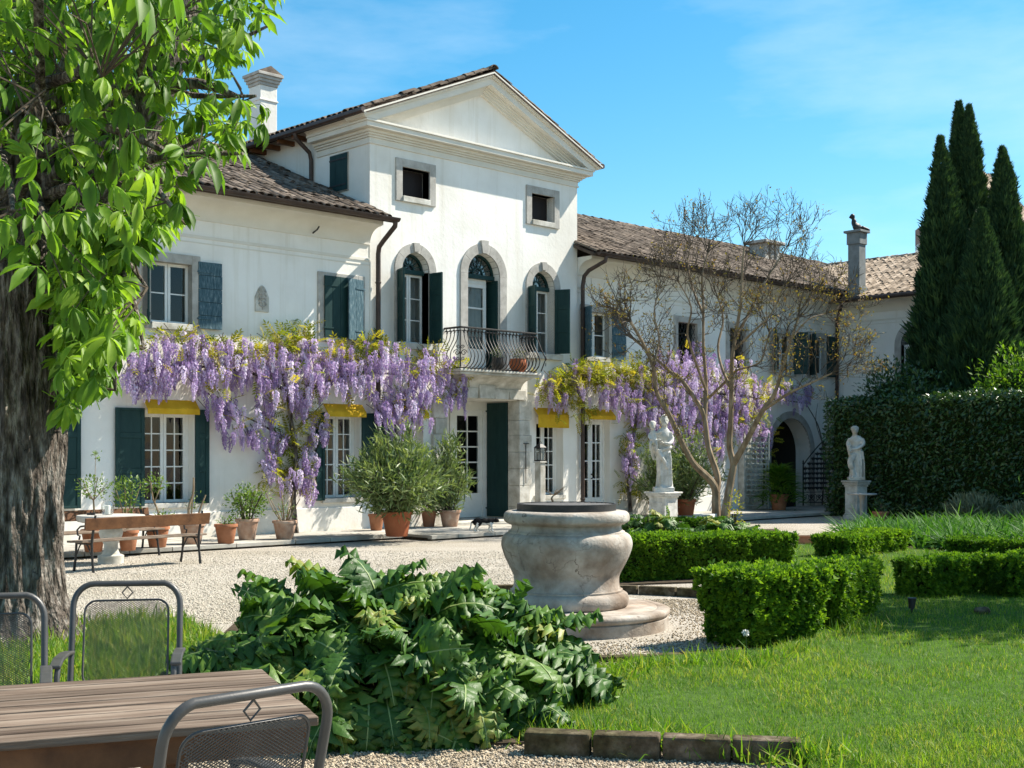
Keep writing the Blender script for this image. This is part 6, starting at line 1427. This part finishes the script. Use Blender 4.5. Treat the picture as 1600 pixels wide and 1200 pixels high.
# ================================================================ pots and potted plants
def pot_prof(r, h): return [(r*.62, 0), (r*.66, .01), (r*.90, h*.84), (r*.90, h*.85), (r*.99, h*.86), (r*1.0, h*.97), (r*.97, h), (r*.86, h), (r*.84, h*.9)]
def pot(root, c, r, h, mat): 
    o = part('pot', MB().lathe(pot_prof(r, h), 28, c), mat, root, True, angle=35); part('soil', MB().lathe([(r*.85, h*.9), (.01, h*.91)], 20, c), soilm, root); return o
def potted(name, u, v, r, h, mat, label, z=.1, group='clay pots on the terrace', dy=0):
    c = gnd(u, v, z)+np.array((0, dy, 0)); c[1] = min(c[1], YF-.06-r); root = thing(name, c, label, 'potted plant', group); pot(root, c, r, h, mat); return root, c
def bush_on(root, c, z0, rad, n, s0, s1, mat, nst=6, tpl=LL, **kw):
    blob_leaves((c[0], c[1], c[2]+z0), rad, n, tpl, s0, s1, mat, root, **kw); m = MB()
    for i in range(nst):
        a = RNG.random()*6.28; q = RNG.random()**.5; m.tube([(c[0]+.05*math.cos(a), c[1]+.05*math.sin(a), c[2]+.25), (c[0]+.4*rad[0]*q*math.cos(a), c[1]+.4*rad[1]*q*math.sin(a), c[2]+z0*.7+.1), (c[0]+.8*rad[0]*q*math.cos(a), c[1]+.8*rad[1]*q*math.sin(a), c[2]+z0+rad[2]*.5)], [.014, .010, .005], 5)
    part('stems', m, twigm, root)['kind'] = 'stuff'
def stick(root, P, r0, r1): m = MB(); limb(m, P, r0, r1, 6, 3); part('stem', m, myrtle_bark, root, True)
# row under the left window
root, c = potted('potted_lemon', 146, 862, .195, .35, terracotta, 'standard lemon with thin stem in clay pot by bench')
stick(root, [c+np.array((0, 0, .3)), c+np.array((.01, 0, .62)), c+np.array((0, 0, .8))], .02, .014)
for i in range(7): a = i*.9; stick(root, [c+np.array((0, 0, .8)), c+np.array((.12*math.cos(a), .12*math.sin(a), .92)), c+np.array((.24*math.cos(a), .24*math.sin(a), 1.1+.1*math.sin(i*3)))], .009, .004)
stick(root, [c+np.array((.02, 0, .9)), c+np.array((.03, 0, 1.3)), c+np.array((.04, 0, 1.55))], .006, .004)
blob_leaves((c[0], c[1], c[2]+1.0), (.3, .3, .2), 210, LL, .045, .075, leaf_citrus, root, shell=.3); blob_leaves((c[0]+.05, c[1], c[2]+1.5), (.09, .09, .06), 30, LL, .04, .07, leaf_citrus, root, shell=.2)
root, c = potted('potted_lemon', 200, 860, .17, .32, terracotta, 'bushy young lemon in clay pot behind the stone table')
for i in range(4): stick(root, [c+np.array((0, 0, .3)), c+np.array((.05*i-.08, 0, .6)), c+np.array((.14*i-.2, 0, .95+.1*(i % 2)))], .016, .006)
blob_leaves((c[0], c[1], c[2]+.92), (.32, .25, .32), 330, LL, .05, .085, leaf_citrus, root, shell=.2)
root, c = potted('potted_lemon', 246, 855, .20, .34, terracotta, 'sparse pruned lemon with bare dark stem in clay pot')
stick(root, [c+np.array((0, 0, .3)), c+np.array((.02, 0, .55)), c+np.array((-.08, 0, .8)), c+np.array((-.12, 0, 1.08))], .022, .012); stick(root, [c+np.array((-.06, 0, .72)), c+np.array((.04, 0, .95)), c+np.array((.1, 0, 1.15))], .014, .006)
blob_leaves((c[0]-.03, c[1], c[2]+1.05), (.22, .2, .18), 130, LL, .045, .08, leaf_citrus, root, shell=.2); blob_leaves((c[0]+.14, c[1], c[2]+.48), (.22, .2, .12), 90, LL, .045, .08, leaf_citrus, root, shell=.2)
root, c = potted('potted_stump', 300, 850, .225, .36, terracotta_old, 'cut back bare thick stems in a pale clay pot')
stick(root, [c+np.array((-.05, 0, .3)), c+np.array((-.06, 0, .6)), c+np.array((.02, 0, .85)), c+np.array((.03, 0, 1.12))], .032, .016); stick(root, [c+np.array((.06, 0, .3)), c+np.array((.16, 0, .6)), c+np.array((.26, 0, .82))], .025, .014); stick(root, [c+np.array((0, .05, .3)), c+np.array((.04, .05, .75))], .02, .012)
blob_leaves((c[0]+.05, c[1], c[2]+.7), (.16, .16, .2), 36, LL, .04, .07, leaf_citrus, root, shell=.2)
root, c = potted('potted_shrub', 353, 849, .20, .33, terracotta, 'empty looking orange clay pot next to larger pale pot'); bush_on(root, c, .38, (.16, .16, .08), 46, .05, .08, leaf_citrus, 3)
root, c = potted('potted_shrub', 386, 843, .215, .37, terracotta_old, 'leafy green shrub in a pale clay pot by the wisteria'); bush_on(root, c, .66, (.42, .38, .34), 900, .05, .085, leaf_citrus, 14, shell=.25)
root, c = potted('potted_stump', 445, 842, .225, .33, terracotta_old, 'pruned pale canes in clay pot at the wisteria foot')
for i in range(11): a = i*.57; q = .1+.05*(i % 3); stick(root, [c+np.array((.05*math.cos(a), .05*math.sin(a), .3)), c+np.array((q*math.cos(a), q*math.sin(a), .5)), c+np.array((1.8*q*math.cos(a), 1.8*q*math.sin(a), .58+.14*(i % 3)))], .013, .007)
blob_leaves((c[0], c[1], c[2]+.5), (.22, .2, .16), 90, LL, .04, .06, leaf_citrus, root, shell=.3)
# oleanders by the door
OL = leaf_tpl(1, .15, .1, .12, 2)
def oleander(root, c, z0, rad, n, nst=22, pot_h=.4):
    """many upright canes, each carrying whorls of narrow leaves"""
    m = MB(); T = []; Y = []
    for i in range(nst):
        a = RNG.random()*6.28; q = RNG.random()**.6; top = np.array((c[0]+rad[0]*q*math.cos(a), c[1]+rad[1]*q*math.sin(a), c[2]+z0+rad[2]*(1-q*q*.75)*RNG.uniform(.55, 1.0))); b = np.array((c[0]+.12*math.cos(a)*q, c[1]+.12*math.sin(a)*q, c[2]+pot_h*.9)); mid = (b*.55+top*.45)+np.array((0, 0, .12))
        S = limb(m, [b, mid, top], .011, .005, 5, 5)
        dirn = nm(top-mid)
        for j in range(n//nst):
            t = RNG.random()**.7; k = t*(len(S)-1); i0 = int(k); p = S[i0]+(S[min(i0+1, len(S)-1)]-S[i0])*(k-i0); T.append(p+RNG.normal(size=3)*.09*np.array((1, 1, .8))); o = RNG.normal(size=3)*.75+dirn*.9; Y.append(o)
    T, Y = np.array(T), np.array(Y); T[:, 2] = np.maximum(T[:, 2], c[2]+.12); V, Fc, r = scatter(*OL, frames(Y, rvec(len(T))+np.array((0, 0, .6))), .15+.10*RNG.random(len(T)), T)
    part('foliage', (V, Fc), leaf_oleander, root, rnd=r)['kind'] = 'stuff'; part('canes', m, twigm, root, True)['kind'] = 'stuff'
root, c = potted('potted_oleander', 620, 838, .30, .46, terracotta_red, 'big spreading oleander in a plain red pot before the door', group='oleanders'); oleander(root, c, .6, (1.12, .95, 1.5), 5600, 80, .46)
blob_leaves((c[0], c[1], c[2]+.95), (.9, .8, .65), 1300, OL, .15, .25, leaf_oleander, root, shell=.3, up=.8)
root, c = potted('potted_oleander', 703, 823, .235, .35, terracotta_old, 'slim oleander in a pale rimmed clay pot beside the door', group='oleanders'); oleander(root, c, .55, (.5, .45, 1.45), 2000, 26, .35)
root, c = potted('potted_shrub', 588, 829, .165, .33, terracotta, 'small clay pot half hidden by the big oleander'); bush_on(root, c, .5, (.2, .2, .2), 120, .06, .1, leaf_oleander, 5)
root, c = potted('potted_oleander', 670, 823, .17, .33, terracotta, 'small oleander in orange clay pot behind the big one', group='oleanders'); oleander(root, c, .4, (.35, .35, .7), 500, 10, .33)
# behind the statue and by the arch
P = ld(4.30, 31.2); root = thing('potted_oleander', P, 'oleander behind the statue of a woman with child', 'potted plant', 'oleanders'); pot(root, P, .26, .5, terracotta_red); oleander(root, P, .6, (1.1, .9, 1.7), 3600, 50, .5)
P = ld(3.55, 30.6); root = thing('potted_oleander', P, 'narrow oleander behind the statue on the wisteria side', 'potted plant', 'oleanders'); pot(root, P, .24, .45, terracotta); oleander(root, P, .6, (.6, .6, 1.5), 1500, 26, .45)
P = fac(1217, 792, 19.45); P[2] = .1; root = thing('potted_fern', P, 'arching bright fern in a clay pot beside the archway', 'potted plant'); pot(root, P, .27, .42, terracotta)
Tn = 1100; a = RNG.random(Tn)*6.28; q = RNG.random(Tn); Tp = np.stack([P[0]+.5*q*np.cos(a), P[1]+.5*q*np.sin(a), P[2]+.55+.42*(1-q**2)-.35*q**3+RNG.normal(size=Tn)*.06], 1)
V, Fc, r = scatter(*ST[1], frames(np.stack([np.cos(a), np.sin(a), .1-q*.9], 1), np.stack([np.cos(a)*.3, np.sin(a)*.3, np.ones(Tn)], 1)+RNG.normal(size=(Tn, 3))*.3), .22+.12*RNG.random(Tn), Tp); part('fronds', (V, Fc), leaf_fern, root, rnd=r)['kind'] = 'stuff'
P = gnd(863, 812, .1); P = ld(.83, 26.0, .1); root = thing('potted_stump', P, 'low clay bowl with a bare twisted little tree', 'potted plant'); part('pot', MB().lathe([(.2, 0), (.22, .02), (.29, .36), (.32, .37), (.32, .45), (.28, .45), (.27, .38)], 28, P), terracotta, root, True, angle=35); part('soil', MB().lathe([(.28, .40), (.01, .41)], 20, P), soilm, root)
stick(root, [P+np.array((-.04, 0, .4)), P+np.array((.02, .0, .52)), P+np.array((-.02, 0, .6)), P+np.array((.06, 0, .68))], .03, .014)
for i in range(12): a = RNG.random()*6.28; stick(root, [P+np.array((.05, 0, .66)), P+np.array((.05+.1*math.cos(a), .1*math.sin(a), .70+.05*RNG.random())), P+np.array((.08+.24*math.cos(a), .24*math.sin(a), .72+.14*RNG.random()))], .008, .003)
# terracotta trough, white block, slab table by the hedge
P = gnd(1262, 850); tr_ = thing('clay_trough', P, 'small terracotta trough on the gravel behind the long hedge', 'planter'); dx = ld(1, 0)
part('body', MB().obox(P+np.array((0, 0, .065)), (.38, .16, .13), tuple(dx)), terracotta, tr_, bevel=.01); part('rim', MB().obox(P+np.array((0, 0, .137)), (.41, .19, .03), tuple(dx)), terracotta, tr_, bevel=.008); part('soil', MB().obox(P+np.array((0, 0, .14)), (.36, .14, .03), tuple(dx)), soilm, tr_)
P = ld(3.98, 26.0); tag(part('stone_block', MB().obox(P+np.array((0, 0, .19)), (.42, .38, .38), (.9, .3, 0)), statue_stone, None, bevel=.012), 'plain white stone block beside the bare tree trunks', 'stone block')
P = ld(8.22, 29.6); st = thing('stone_slab_table', P, 'thin dark round slab table in the shade of the hedge', 'table'); part('table_top', MB().lathe([(.33, .655), (.345, .67), (.34, .69), (.01, .692)], 32, P), stone_grey, st, True, angle=35); part('foot', MB().lathe([(.17, 0), (.12, .05), (.06, .1), (.05, .5), (.10, .655)], 16, P), stone_grey, st, True, angle=35)
P = ld(8.45, 28.9); root = thing('potted_shrub', P, 'clay pot in the shade below the slab table', 'potted plant'); pot(root, P, .19, .3, terracotta); bush_on(root, P, .42, (.22, .22, .14), 160, .06, .1, leaf_laurel, 4)
# ================================================================ statues
def loft(mb, secs, n=36, folds=0):
    """secs: (z, cx, cy, rx, ry, fold depth); rings skinned together"""
    V = []; m = len(secs)
    for (z, cx, cy, rx, ry, fd) in secs:
        for k in range(n):
            a = 2*math.pi*k/n; g = 1+fd*(math.sin(a*8+z*1.3)+.6*math.sin(a*13-z*2.2+1))
            V.append((cx+rx*g*math.cos(a), cy+ry*g*math.sin(a), z))
    Fc = [(i*n+k, i*n+(k+1) % n, (i+1)*n+(k+1) % n, (i+1)*n+k) for i in range(m-1) for k in range(n)]+[tuple(range(n))[::-1], tuple(range((m-1)*n, m*n))]
    mb.add(V, Fc)
def head(mb, c, s=1., bun=True):
    x, y, z = c; mb.sphere((x, y, z), (.070*s, .082*s, .098*s), 14, 10); mb.sphere((x, y-.062*s, z-.045*s), (.045*s, .035*s, .045*s), 10, 8)
    mb.tube([(x, y-.080*s, z+.025*s), (x, y-.098*s, z-.018*s), (x, y-.085*s, z-.022*s)], [.010*s, .014*s, .010*s], 6)
    for sx in (-1, 1): mb.sphere((x+sx*.028*s, y-.072*s, z+.02*s), (.018*s, .014*s, .009*s), 8, 6)
    mb.sphere((x, y+.02*s, z+.035*s), (.084*s, .090*s, .082*s), 14, 10)
    if bun: mb.sphere((x, y+.095*s, z+.02*s), (.05*s, .045*s, .05*s), 10, 8)
    mb.tube([(x, y+.015*s, z-.06*s), (x, y+.02*s, z-.17*s)], [.045*s, .052*s], 10)
def arm(mb, P, r): mb.tube(smooth_prof(P, 4), list(np.linspace(r[0], r[1], (len(P)-1)*4+1)), 10); 
def hand(mb, c, d, s=1.):
    d = nm(d); c = np.array(c, float); sd = nm(np.cross(d, (0, .3, 1.))); mb.sphere(tuple(c+d*.03*s), .032*s, 8, 6)
    for i, l in enumerate((.05, .06, .055, .042)): b = c+d*.04*s+sd*(i-1.5)*.016*s; mb.tube([b, b+d*l*.6*s+np.array((0, 0, -.004)), b+d*l*s+np.array((0, 0, -.018))*s], [.011*s, .010*s, .008*s], 6)
    b = c+d*.01*s+sd*-.03*s; mb.tube([b, b+d*.02*s-sd*.02*s, b+d*.05*s-sd*.02*s], [.012*s, .011*s, .009*s], 6)
def statue_woman():
    m = MB()
    loft(m, [(0, .02, 0, .20, .17, .05), (.1, .02, 0, .185, .16, .06), (.35, .02, .0, .165, .145, .05), (.6, .01, .0, .165, .14, .04), (.78, .0, .0, .165, .135, .025), (.88, .0, .0, .150, .12, .02), (.97, -.01, .0, .12, .10, .01), (1.05, -.01, 0, .125, .10, .005), (1.15, -.0, -.01, .145, .108, .005), (1.24, .0, .0, .15, .095, 0), (1.30, .0, .0, .12, .07, 0), (1.335, 0, .0, .06, .05, 0)])
    return m
def finish(mb, c, ang, vox, z0):
    V, Fc = remeshed(mb, vox, 3); a = ang; x, y = V[:, 0].copy(), V[:, 1].copy(); V[:, 0] = c[0]+x*math.cos(a)-y*math.sin(a); V[:, 1] = c[1]+x*math.sin(a)+y*math.cos(a); V[:, 2] += z0; return V, Fc
def pedestal(root, c, ang, w, h, mat):
    dx = (math.cos(ang), math.sin(ang), 0); at = lambda z: c+np.array((0, 0, z))
    pd_ = part('pedestal', MB().obox(at(h*.5), (w*.80, w*.80, h*.78), dx), mat, root, bevel=.01)
    for nme, z, hh, ww in (('base_moulding', h*.06, h*.12, w*.96), ('base_moulding', h*.14, h*.04, w*.88), ('cap_moulding', h*.86, h*.05, w*.88), ('cap_moulding', h*.915, h*.06, w*1.0), ('cap_moulding', h*.97, h*.05, w*1.10)):
        part(nme, MB().obox(at(z), (ww, ww, hh-.001), dx), mat, pd_, bevel=.012)
    for sx, sy in ((1, 0), (-1, 0), (0, 1), (0, -1)):
        ox = np.array((math.cos(ang)*sx-math.sin(ang)*sy, math.sin(ang)*sx+math.cos(ang)*sy, 0)); part('panel', MB().obox(at(h*.5)+ox*w*.405, (.03, w*.5, h*.42), tuple(ox)), mat, pd_, bevel=.012)
# face the camera: local -y towards it
FA = ANG-math.pi/2
P1 = ld(3.36, 28.0); s1 = thing('statue', P1, 'white stone statue of a woman carrying a child on pedestal', 'statue', 'garden statues')
m = statue_woman(); head(m, (.03, -.02, 1.49), 1.25); 
arm(m, [(.14, 0, 1.24), (.19, -.02, 1.08), (.12, -.13, .98), (.0, -.17, 1.0)], (.055, .035)); hand(m, (-.02, -.175, 1.0), (-1, -.1, .1))
arm(m, [(-.14, 0, 1.24), (-.20, -.04, 1.1), (-.24, -.12, 1.04), (-.16, -.18, 1.06)], (.055, .035)); hand(m, (-.15, -.19, 1.06), (.9, -.2, .2))
# the child on her arm
loft(m, [(1.0, -.22, -.10, .06, .06, 0), (1.06, -.23, -.10, .085, .08, 0), (1.15, -.235, -.09, .08, .07, 0), (1.24, -.235, -.08, .075, .055, 0), (1.28, -.235, -.08, .035, .035, 0)], 18); head(m, (-.245, -.09, 1.38), 1.0, False)
for k in range(7): a = k*.9; m.sphere((-.245+.055*math.cos(a), -.07+.05*math.sin(a), 1.42), .03, 6, 5)
arm(m, [(-.19, -.10, 1.24), (-.12, -.13, 1.22), (-.06, -.10, 1.28)], (.028, .02)); arm(m, [(-.30, -.10, 1.22), (-.34, -.13, 1.14), (-.30, -.18, 1.08)], (.028, .02))
arm(m, [(-.21, -.13, 1.02), (-.18, -.20, .98), (-.16, -.19, .84)], (.045, .024)); arm(m, [(-.27, -.10, 1.02), (-.31, -.16, .96), (-.30, -.15, .82)], (.045, .024))
# cloth roll round the hips and a falling swag
m.tube([(.17*math.cos(a), .145*math.sin(a)-.005, .86+.05*math.cos(a)) for a in np.linspace(0, 2*math.pi, 25)], .034, 8); m.tube(smooth_prof([(-.12, -.13, .86), (-.06, -.18, .7), (.03, -.17, .55), (.05, -.16, .44)], 4), [.04]*4+[.036]*4+[.03]*4+[.02], 8)
for x_ in (.08, .14, -.10): m.tube(smooth_prof([(x_, -.12, .8), (x_+.02, -.15, .45), (x_+.03, -.16, .06)], 4), .02, 6)
arm(m, [(-.20, -.05, .95), (-.24, .02, .80), (-.20, .05, .62)], (.06, .03))
m.tube([(-.06, -.12, .03), (-.09, -.22, .03)], [.045, .03], 8); m.box(-.22, .22, -.22, .18, -.10, .02)
part('figure', finish(m, P1, FA, .0165, .86), statue_stone, s1, True, angle=0)
pedestal(s1, P1, FA+.75, .56, .78, statue_stone)
P2 = ld(8.46, 31.0); s2 = thing('statue', P2, 'grey stone statue of a draped woman before the tall hedge', 'statue', 'garden statues')
m = statue_woman(); head(m, (-.03, -.02, 1.50), 1.25); 
arm(m, [(.14, 0, 1.24), (.17, -.08, 1.06), (.03, -.18, .93), (-.13, -.20, .90)], (.055, .034)); hand(m, (-.14, -.20, .90), (-1, 0, .1))
arm(m, [(-.14, 0, 1.24), (-.20, .0, 1.08), (-.19, -.10, .95), (-.18, -.17, .88)], (.055, .034)); hand(m, (-.18, -.18, .88), (.2, -.8, -.4))
m.tube(smooth_prof([(-.17, -.20, 1.03), (-.20, -.19, .9), (-.17, -.18, .72), (-.14, -.15, .6)], 4), [.05]*5+[.04]*5+[.022]*3, 8)
m.tube(smooth_prof([(-.07, -.10, .74), (-.16, -.19, .50), (-.12, -.15, .28), (-.05, -.14, .04)], 4), [.085]*4+[.075]*4+[.05]*4+[.04], 10)
for x_ in (.02, .09, .15): m.tube(smooth_prof([(x_, -.11, .85), (x_+.03, -.15, .45), (x_+.03, -.17, .04)], 4), .02, 6)
m.tube([(-.06, -.14, .03), (-.12, -.23, .03)], [.045, .03], 8); m.box(-.2, .2, -.2, .18, -.08, .02)
V, Fc = finish(m, P2, FA-.15, .0165, 0); V = (V-P2)*np.array((.98, .98, .78))+P2; V[:, 2] += 1.03; part('figure', (V, Fc), stone_pale, s2, True, angle=0)
pedestal(s2, P2, FA+.62, .47, .97, stone_pale)
for bx_, by_, r_, h_, mt_, lb in ((18.95, 19.98, .14, .30, iron, 'dark glazed pot with trailing plant on the balcony floor'), (19.55, 19.95, .20, .30, terracotta_red, 'dark red round pot behind the balcony bars')):
    P = np.array((bx_, by_, BZ)); root = thing('balcony_pot', P, lb, 'potted plant', 'pots on the balcony'); part('pot', MB().lathe([(r_*.6, 0), (r_*.95, h_*.4), (r_, h_*.65), (r_*.85, h_*.95), (r_*.9, h_), (r_*.75, h_), (r_*.7, h_*.85)], 24, P), mt_, root, True, angle=40)
    part('soil', MB().lathe([(r_*.78, h_*.88), (.01, h_*.9)], 18, P), soilm, root); blob_leaves((P[0], P[1], P[2]+h_+.1), (r_, r_, .14), 140, LL, .04, .07, leaf_lavender, root, shell=.2)
# ================================================================ lantern on a column
P = fac(844, 790, 19.55); P[2] = .1; lc = thing('stone_column', P, 'short slender stone column holding a black lantern', 'column')
part('shaft', MB().obox(P+np.array((0, 0, .66)), (.17, .17, 1.32), (1, 0, 0)), stone_pale, lc, bevel=.012); part('cap', MB().obox(P+np.array((0, 0, 1.338)), (.21, .21, .035), (1, 0, 0)), stone_pale, lc, bevel=.006); part('base', MB().obox(P+np.array((0, 0, .06)), (.26, .26, .12), (1, 0, 0)), stone_pale, lc, bevel=.01)
q = P+np.array((0, 0, 1.357)); la = thing('lantern', q, 'black metal lantern with white candle on stone column', 'lantern')
m = MB().obox(q+np.array((0, 0, .012)), (.19, .19, .024)).obox(q+np.array((0, 0, .29)), (.19, .19, .02))
for sx in (-1, 1):
    for sy in (-1, 1): m.obox(q+np.array((sx*.085, sy*.085, .15)), (.016, .016, .26))
m.add([(q[0]+a*.10, q[1]+b*.10, q[2]+.301) for a, b in ((-1, -1), (1, -1), (1, 1), (-1, 1))]+[(q[0]+a*.035, q[1]+b*.035, q[2]+.38) for a, b in ((-1, -1), (1, -1), (1, 1), (-1, 1))], [(0, 1, 5, 4), (1, 2, 6, 5), (2, 3, 7, 6), (3, 0, 4, 7), (4, 5, 6, 7), (3, 2, 1, 0)])
m.tube([(q[0]+.04*math.cos(a), q[1], q[2]+.40+.04*math.sin(a)) for a in np.linspace(0, 6.28, 13)], .006, 5); part('housing', m, iron, la)
for ax, ay in ((1, 0), (-1, 0), (0, 1), (0, -1)): part('pane', MB().obox(q+np.array((ax*.086, ay*.086, .15)), (.003 if ax else .15, .003 if ay else .15, .25)), jar_glass, la)
part('candle', MB().lathe([(.04, .025), (.04, .17), (.02, .175)], 14, q), candlem, la, True, angle=40)
# ================================================================ iron gates by the arch
def gate(label, p0, p1, h, mat, drop=0., rowh=.14, low=.12):
    p0, p1 = np.array(p0, float), np.array(p1, float); ax = nm((p1-p0)*np.array((1, 1, 0))); L = np.linalg.norm((p1-p0)[:2]); t = thing('iron_gate', (p0+p1)/2, label, 'gate', 'wrought iron gate leaves at the archway'); Z = np.array((0, 0, 1.)); at = lambda a, z: p0+ax*a+Z*z
    topz = lambda a: h-drop*(1-min(1, a/L*1.15))**1.5
    f = MB(); f.tube([at(0, low*.3), at(0, topz(0))], .022, 4); f.tube([at(L, low*.3), at(L, topz(L))], .022, 4); f.tube([at(0, low), at(L, low)], .016, 4); f.tube([at(a, topz(a)) for a in np.linspace(0, L, 12)], .016, 4); f.tube([at(0, .42), at(L, .42)], .012, 4); part('frame', f, mat, t)
    cw = rowh*1.0; nc = max(2, int(round(L/cw))); cw = L/nc; z = .46
    while z+rowh < h:
        for i in range(nc):
            a = (i+.5)*cw
            if z+rowh > topz(a): continue
            c = at(a, z+rowh/2); s = MB()
            for k in (-1, 1): s.tube(spiral(c+ax*k*cw*.24, cw*.24, cw*.05, 1.25, ax*k, 14, 0), .015, 4, cap=False)
            s.tube([at(a, z), at(a, z+rowh)], .011, 4, cap=False); part('scroll', s, mat, t)
        z += rowh
    for i in range(max(2, nc//2)):
        a = (i+.5)*L/max(2, nc//2); s = MB()
        for k in (-1, 1): s.tube(spiral(at(a+k*.1, .26), .09, .02, 1.4, ax*k, 16, 0), .011, 4, cap=False)
        s.tube([at(max(0, a-.28), .14), at(a, .36), at(min(L, a+.28), .14)], .009, 4, cap=False); part('scroll', s, mat, t)
    for a in (0, L): part('finial', MB().lathe([(.0, 0), (.035, .03), (.02, .06), (.028, .09), (.0, .16)], 10, at(a, topz(a))), mat, t, True)
    return t
gate('grey green wrought iron gate leaf against the wing wall', (28.42, 20.22, .1), (28.68, 19.6, .1), 1.95, iron_green)
gate('black wrought iron gate leaf standing open beside the hedge', (31.05, 20.05, .1), (32.45, 19.62, .1), 2.15, iron, drop=.95)
gp = np.array((28.55, 20.28, .1)); pil = thing('gate_pillar', gp, 'pale square stone pillar behind the grey gate leaf', 'pillar'); part('shaft', MB().obox(gp+np.array((0, 0, 1.15)), (.36, .2, 2.3)), stone_pale, pil, bevel=.012); part('cap', MB().obox(gp+np.array((0, 0, 2.34)), (.46, .23, .08)), stone_pale, pil, bevel=.012)
# ================================================================ cat
def cat_body():
    m = MB()
    m.sphere((-.12, 0, .19), (.105, .07, .085)); m.sphere((0, 0, .195), (.12, .062, .07)); m.sphere((.11, 0, .195), (.085, .062, .075)); m.tube([(.15, 0, .22), (.20, .0, .235)], [.05, .04], 10)
    m.sphere((.235, 0, .225), (.052, .048, .046)); m.sphere((.275, 0, .208), (.025, .026, .022))
    for s in (-1, 1): m.add([(.225, s*.018, .255), (.225, s*.046, .25), (.25, s*.035, .25), (.226, s*.036, .298)], [(0, 1, 3), (1, 2, 3), (2, 0, 3), (2, 1, 0)])
    for s, dx in ((-1, .03), (1, -.025)):
        m.tube([(.12, s*.035, .17), (.125+dx*.5, s*.037, .10), (.12+dx, s*.037, .05), (.125+dx, s*.037, .014)], [.035, .022, .016, .015], 8); m.sphere((.14+dx, s*.037, .013), (.025, .016, .013), 8, 6)
        m.tube([(-.15, s*.04, .18), (-.115-dx, s*.045, .12), (-.165-dx, s*.045, .07), (-.155-dx, s*.045, .014)], [.05, .034, .018, .015], 8); m.sphere((-.138-dx, s*.045, .013), (.025, .016, .013), 8, 6)
    m.tube(smooth_prof([(-.20, 0, .21), (-.245, 0, .18), (-.26, .01, .10), (-.275, .02, .05)], 4), [.02]*5+[.016]*8, 8); return m
mt, t_, o_ = new_mat('cat_fur'); b_ = N(t_, 'ShaderNodeBsdfPrincipled'); b_.inputs['Roughness'].default_value = .85; b_.inputs['Specular IOR Level'].default_value = .15
tcn_ = N(t_, 'ShaderNodeTexCoord'); sx_ = N(t_, 'ShaderNodeSeparateXYZ'); nz_ = N(t_, 'ShaderNodeTexNoise', i_Scale=9.0, i_Detail=2); t_.links.new(tcn_.outputs['Object'], sx_.inputs[0]); t_.links.new(tcn_.outputs['Object'], nz_.inputs['Vector'])
mu_ = N(t_, 'ShaderNodeMath', operation='MULTIPLY_ADD'); mu_.inputs[1].default_value = .45; t_.links.new(nz_.outputs['Fac'], mu_.inputs[0]); t_.links.new(sx_.outputs['Z'], mu_.inputs[2])
rp_ = ramp(t_, [(.0, (.72, .70, .66)), (.355, (.70, .68, .64)), (.37, (.012, .011, .011)), (1, (.016, .014, .014))]); t_.links.new(mu_.outputs[0], rp_.inputs[0]); t_.links.new(rp_.outputs[0], b_.inputs['Base Color']); t_.links.new(b_.outputs[0], o_.inputs[0])
V, Fc = remeshed(cat_body(), .0085, 3); cp = ld(-.54, 24.4, .108); cat_o = link('cat', mk('cat', V, Fc, mt, True, angle=0)); cat_o.location = tuple(cp); cat_o.rotation_euler = (0, 0, math.atan2(-CA, SA)+.12)
tag(cat_o, 'black and white cat walking across the terrace paving', 'cat')
# ================================================================ small things on the lawn
P = gnd(1425, 957, .045); sp_ = thing('garden_spotlight', P, 'small black garden spotlight on the lawn by the hedge', 'lamp'); m = MB().tube([P, P+np.array((0, 0, .05))], .012, 8); part('spike', m, iron, sp_); part('head', MB().tube([P+np.array((-.01, 0, .04)), P+np.array((0, 0, .14)), P+np.array((.0, 0, .145))], [.028, .042, .046], 12), iron, sp_, True)
P = gnd(1535, 958, .05); m = MB().sphere((P[0], P[1], P[2]+.02), (.11, .07, .045), 12, 8); V, Fc = m.arrays(); V = V+np.array([[mnoise.noise(tuple(p*14))*.018]*3 for p in V]); tag(part('field_stone', (V, Fc), edgem, None, True, angle=0), 'brown rounded stone lying on the shaded lawn', 'stone')
P = gnd(1166, 1030, .045); dn = thing('dandelion', P, 'single dandelion clock on a thin stalk under the hedge', 'flower'); part('stalk', MB().tube([P, P+np.array((.005, 0, .1)), P+np.array((0, .005, .2))], .003, 5), stemm, dn); V, Fc, r = scatter(*QUAD, frames(rvec(160), rvec(160)), .022, np.repeat((P+np.array((0, .005, .2)))[None], 160, 0)+rvec(160)*.012); part('seed_head', (V, Fc), candlem, dn, rnd=r)['kind'] = 'stuff'
Pf = [(1020, 892), (1278, 956), (1470, 953)]
for i, (u, v) in enumerate(Pf[:1]):
    P = gnd(u, v, .02); P[2] = .22; dn = thing('dandelion', P*np.array((1, 1, 0)), 'small yellow dandelion in front of the long hedge', 'flower'); part('stalk', MB().tube([P*np.array((1, 1, 0)), P], .003, 5), stemm, dn); part('bloom', MB().sphere(tuple(P), (.03, .03, .018), 8, 6), yellowc, dn)
P = ld(4.35, 24.6); shrub('young_shrub', (P[0], P[1], .45), (.16, .16, .5), 160, LL, .05, .09, leaf_wisteria, 'thin yellow green shoot growing beside the bare tree', k=0)
